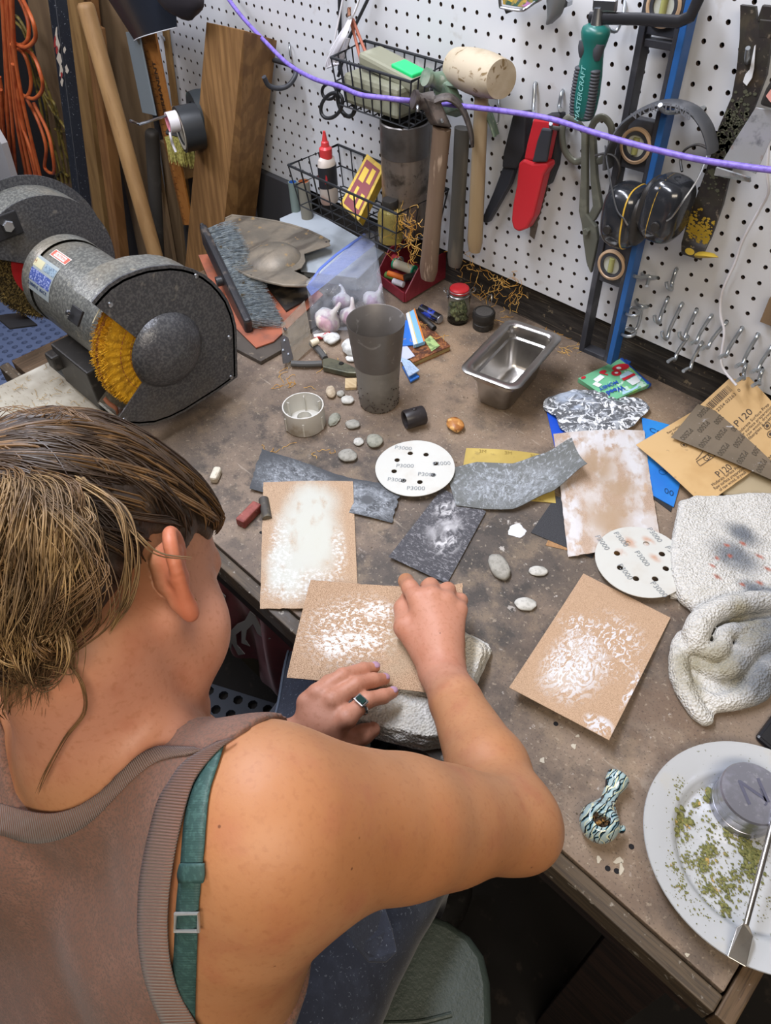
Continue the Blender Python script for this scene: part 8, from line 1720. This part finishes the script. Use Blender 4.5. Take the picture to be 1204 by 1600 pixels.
# ---- hair
HC=hd(0,-.008,.022)
gh,gl=[.12,.09,.075,.055,.03,.012,.0,-.02,-.04,-.055,-.075,-.12],[.080,.062,.040,.020,.018,-.004,.014,.004,-.030,-.055,-.080,-.09]
def cranium(X,Y,Z): return smin(sk_head(X,Y,Z),s_ell(X,Y,Z,hd(0,-.03,-.02),(.062,.07,.075),(l_,g_,h_)),.02)
def hcoord(X,Y,Z):
    dx,dy,dz=X-Hd[0],Y-Hd[1],Z-Hd[2]; return dx*l_[0]+dy*l_[1]+dz*l_[2],dx*g_[0]+dy*g_[1]+dz*g_[2],dx*h_[0]+dy*h_[1]+dz*h_[2]
def cap(X,Y,Z):
    l,g,h=hcoord(X,Y,Z); lim=np.interp(g,gh[::-1],gl[::-1]).astype(np.float32)+.0012*np.sin(l*160)+.001*np.sin(g*230); e=(lim-h)
    th=.010*np.clip(-e/.035,0,1)**.6+.0005
    a=np.arctan2(l,h-.03); rid=.0012*np.sin(a*46+g*30)+.0009*np.sin(a*83+g*60)
    return np.maximum(cranium(X,Y,Z)-th-rid*np.clip(-e/.02,0,1),e*.8)
Vc,Qc=snet(cap,Hd-.15,Hd+.15,.003); Vc=relax(Vc,Qc,1,.4)
m_hd=mat('brown_hair','#2f241c',.5,layers=[dict(s=60,st=(1,1,1),d=5,lo=.45,hi=.65,c='#46372a'),dict(s=16,lo=.55,hi=.75,c='#5a4632',a=.6)],bump=[dict(s=300,d=4,a=.7,dist_m=.001)])
hc_=MB(); hc_.v=Vc.tolist(); hc_.f=[tuple(q) for q in Qc.tolist()]; hc_.uv=[(0,0)]*len(Vc); hc_.mi=[0]*len(Qc); hair=build('hair',hc_,m_hd,per,smooth=180)
def gradf(P,f):
    e=1e-3; o=[]
    for k in range(3):
        q=P.copy();q[:,k]+=e; w=P.copy(); w[:,k]-=e; o.append(f(q[:,0],q[:,1],q[:,2])-f(w[:,0],w[:,1],w[:,2]))
    G=np.stack(o,1); return G/(np.linalg.norm(G,axis=1,keepdims=True)+1e-9)
Bs=hd(-.012,-.092,.052)
rh_=np.random.RandomState(4); CL=230; NS=9; M=15
starts=[]
while len(starts)<CL:
    v=rh_.normal(size=3); v/=np.linalg.norm(v); p=HC+ (l_*v[0]*.085+g_*v[1]*.105+h_*v[2]*.105); l,g,h=hcoord(*p)
    lim=np.interp(g,gh[::-1],gl[::-1]); 
    if h-lim>.002 and np.linalg.norm(p-Bs)>.045 and (h-lim<.03 or rh_.rand()<.55): starts.append(p-h_*min(.012,max(0,(h-lim)-.004)*.6))
SP=[]; 
for p in starts:
    d0=unit(p-HC); d1=unit(Bs-HC); bend=rh_.normal()*.10
    for s in range(NS):
        j=unit(d0+rh_.normal(size=3)*.035); pth=[]
        for k in range(M):
            t=k/(M-1); q=unit(j*(1-t)+d1*t*1.0+np.cross(d0,d1)*bend*math.sin(math.pi*t)); pth.append(HC+q*.105)
        SP.append(pth)
SP=np.array(SP); P_=SP.reshape(-1,3)
offs=np.repeat(.0095+rh_.rand(len(SP))*.005,M)*np.tile(np.r_[.35,.7,np.ones(M-2)],len(SP))
for _ in range(4):
    G=gradf(P_,cranium); dv_=cranium(P_[:,0],P_[:,1],P_[:,2]); P_=P_-G*(dv_-offs)[:,None]
SP=P_.reshape(-1,M,3)
mbA=MB();mbB=MB()
for i,pt in enumerate(SP): (mbB if (i//NS)%6==0 else mbA).tube(list(pt),[.0004]+[.00085]*(M-2)+[.0006],3,cap=False)
m_hl=mat('light_brown_hair','#5b452f',.45,layers=[dict(s=50,lo=.4,hi=.65,c='#75593a')])
build('hair_strands',mbA,mat('brown_strand','#33261d',.42,layers=[dict(s=30,lo=.45,hi=.65,c='#4b3a2b')]),hair,smooth=180); build('highlight_strands',mbB,m_hl,hair,smooth=180)
# tail
m_bl=mat('blond_hair','#8d7350',.5,layers=[dict(s=40,d=4,lo=.4,hi=.65,c='#604c35'),dict(s=25,lo=.55,hi=.7,c='#b39465',a=.8)])
mbT=MB(); mbD=MB()
def lock(cps,sp_,n,r,mbx,wave=.0015):
    C_=np.array([V3(c) for c in cps])
    for s in range(n):
        o=rh_.normal(size=3)*sp_; ph=rh_.rand()*6; o2=rh_.normal(size=3)*sp_*.7
        q=[c+o*(.5+.5*math.sin(math.pi*min(1,(i+.4)/len(C_))))+o2*(i/len(C_))+V3((math.sin(ph+i*1.7),math.cos(ph+i*1.3),math.sin(ph+i)))*wave for i,c in enumerate(C_)]
        pts=smooth_path(q,5); mbx.tube(pts,list(np.interp(np.linspace(0,1,len(pts)),[0,.1,.85,1],[r*.7,r,r*.8,r*.2])),3,cap=False)
for k in range(84):
    x=rh_.uniform(-105,50); lg=rh_.uniform(.45,1.1); dz=rh_.normal()*.010
    bulge=26*math.exp(-((x-40)/50)**2); R_=lambda s:rh_.normal()*s
    inw=rh_.uniform(-.1,.35)
    cps=[dp(35+x*.35+R_(6),752+R_(10),.464),dp(62+x*.7+bulge*.4+R_(9),780+R_(10),.440+dz),dp(60+x+bulge+R_(10),760+100*lg+R_(12),.428+dz+R_(.004)),dp(55+x*1.05+bulge*.9+R_(14),760+180*lg+R_(12),.430+dz+R_(.005)),dp(45+x*(1.0-inw)+bulge*.3+R_(18),760+250*lg,.440+dz+R_(.005)),dp(38+x*(.9-inw*1.5)+R_(24),760+315*lg+R_(14),.460+dz)]
    lock(cps,.0040,15,.00045,mbT if rh_.rand()<.35+.4*(x>-35) else mbD,.0020)
for k in range(46):   # messy loops in the bun
    x=rh_.uniform(-70,85); y=rh_.uniform(800,1020); r=rh_.uniform(16,40); a0=rh_.uniform(0,6)
    cps=[dp(x+r*math.cos(a),y+r*1.6*math.sin(a),.430+.012*math.sin(a*2+k)) for a in np.linspace(a0,a0+rh_.uniform(2.5,4.5),6)]
    lock(cps,.0022,7,.0005,mbT if k%2 else mbD,.0015)
# right-hand loose lock: sweeps from the crown down past the ear height
lock([dp(120,750,.455),dp(185,790,.440),dp(205,860,.440),dp(200,930,.450),(dp(170,985,.462))],.0018,14,.0007,mbT); lock([dp(130,745,.452),dp(215,835,.442),dp(250,865,.455),dp(300,872,.470)],.0010,4,.0006,mbT,.0006)
lock([hit(*q_,None,.006) for q_ in ((105,1035),(128,1070),(131,1115),(100,1155),(72,1205),(58,1240))],.0006,5,.0004,mbD,.0004)
lock([dp(60,1040,.458),dp(30,1090,.478),dp(28,1110,.49)],.004,30,.0006,mbD); lock([dp(90,1000,.455),dp(120,1040,.470),dp(150,1070,.478)],.004,30,.0006,mbD)
for k in range(26):   # flyaways over the crown
    u=rh_.uniform(20,150); L_=rh_.uniform(35,110); hgt=rh_.uniform(4,26); v0=646+.0022*(u-70)**2
    q=[dp(u-L_*s,v0+ (12+.10*L_)*s*s*1.5-hgt*math.sin(math.pi*s)*.9,.487+.01*s) for s in (0,.25,.5,.75,1)]
    mbD.tube(smooth_path(q,4),.0003,3,cap=False)
for k in range(50):
    t_=rh_.rand(); p=dp(70+110*t_,1075-110*t_,.475); q=[p,p+ci((.004+.004*rh_.rand(),.012,.0)),p+ci((.010*rh_.rand(),.024,.004))]; mbD.tube(smooth_path(q,3),.00035,3,cap=False)
build('ponytail',mbT,m_bl,hair,smooth=180); build('ponytail_dark_strands',mbD,m_hl,hair,smooth=180)
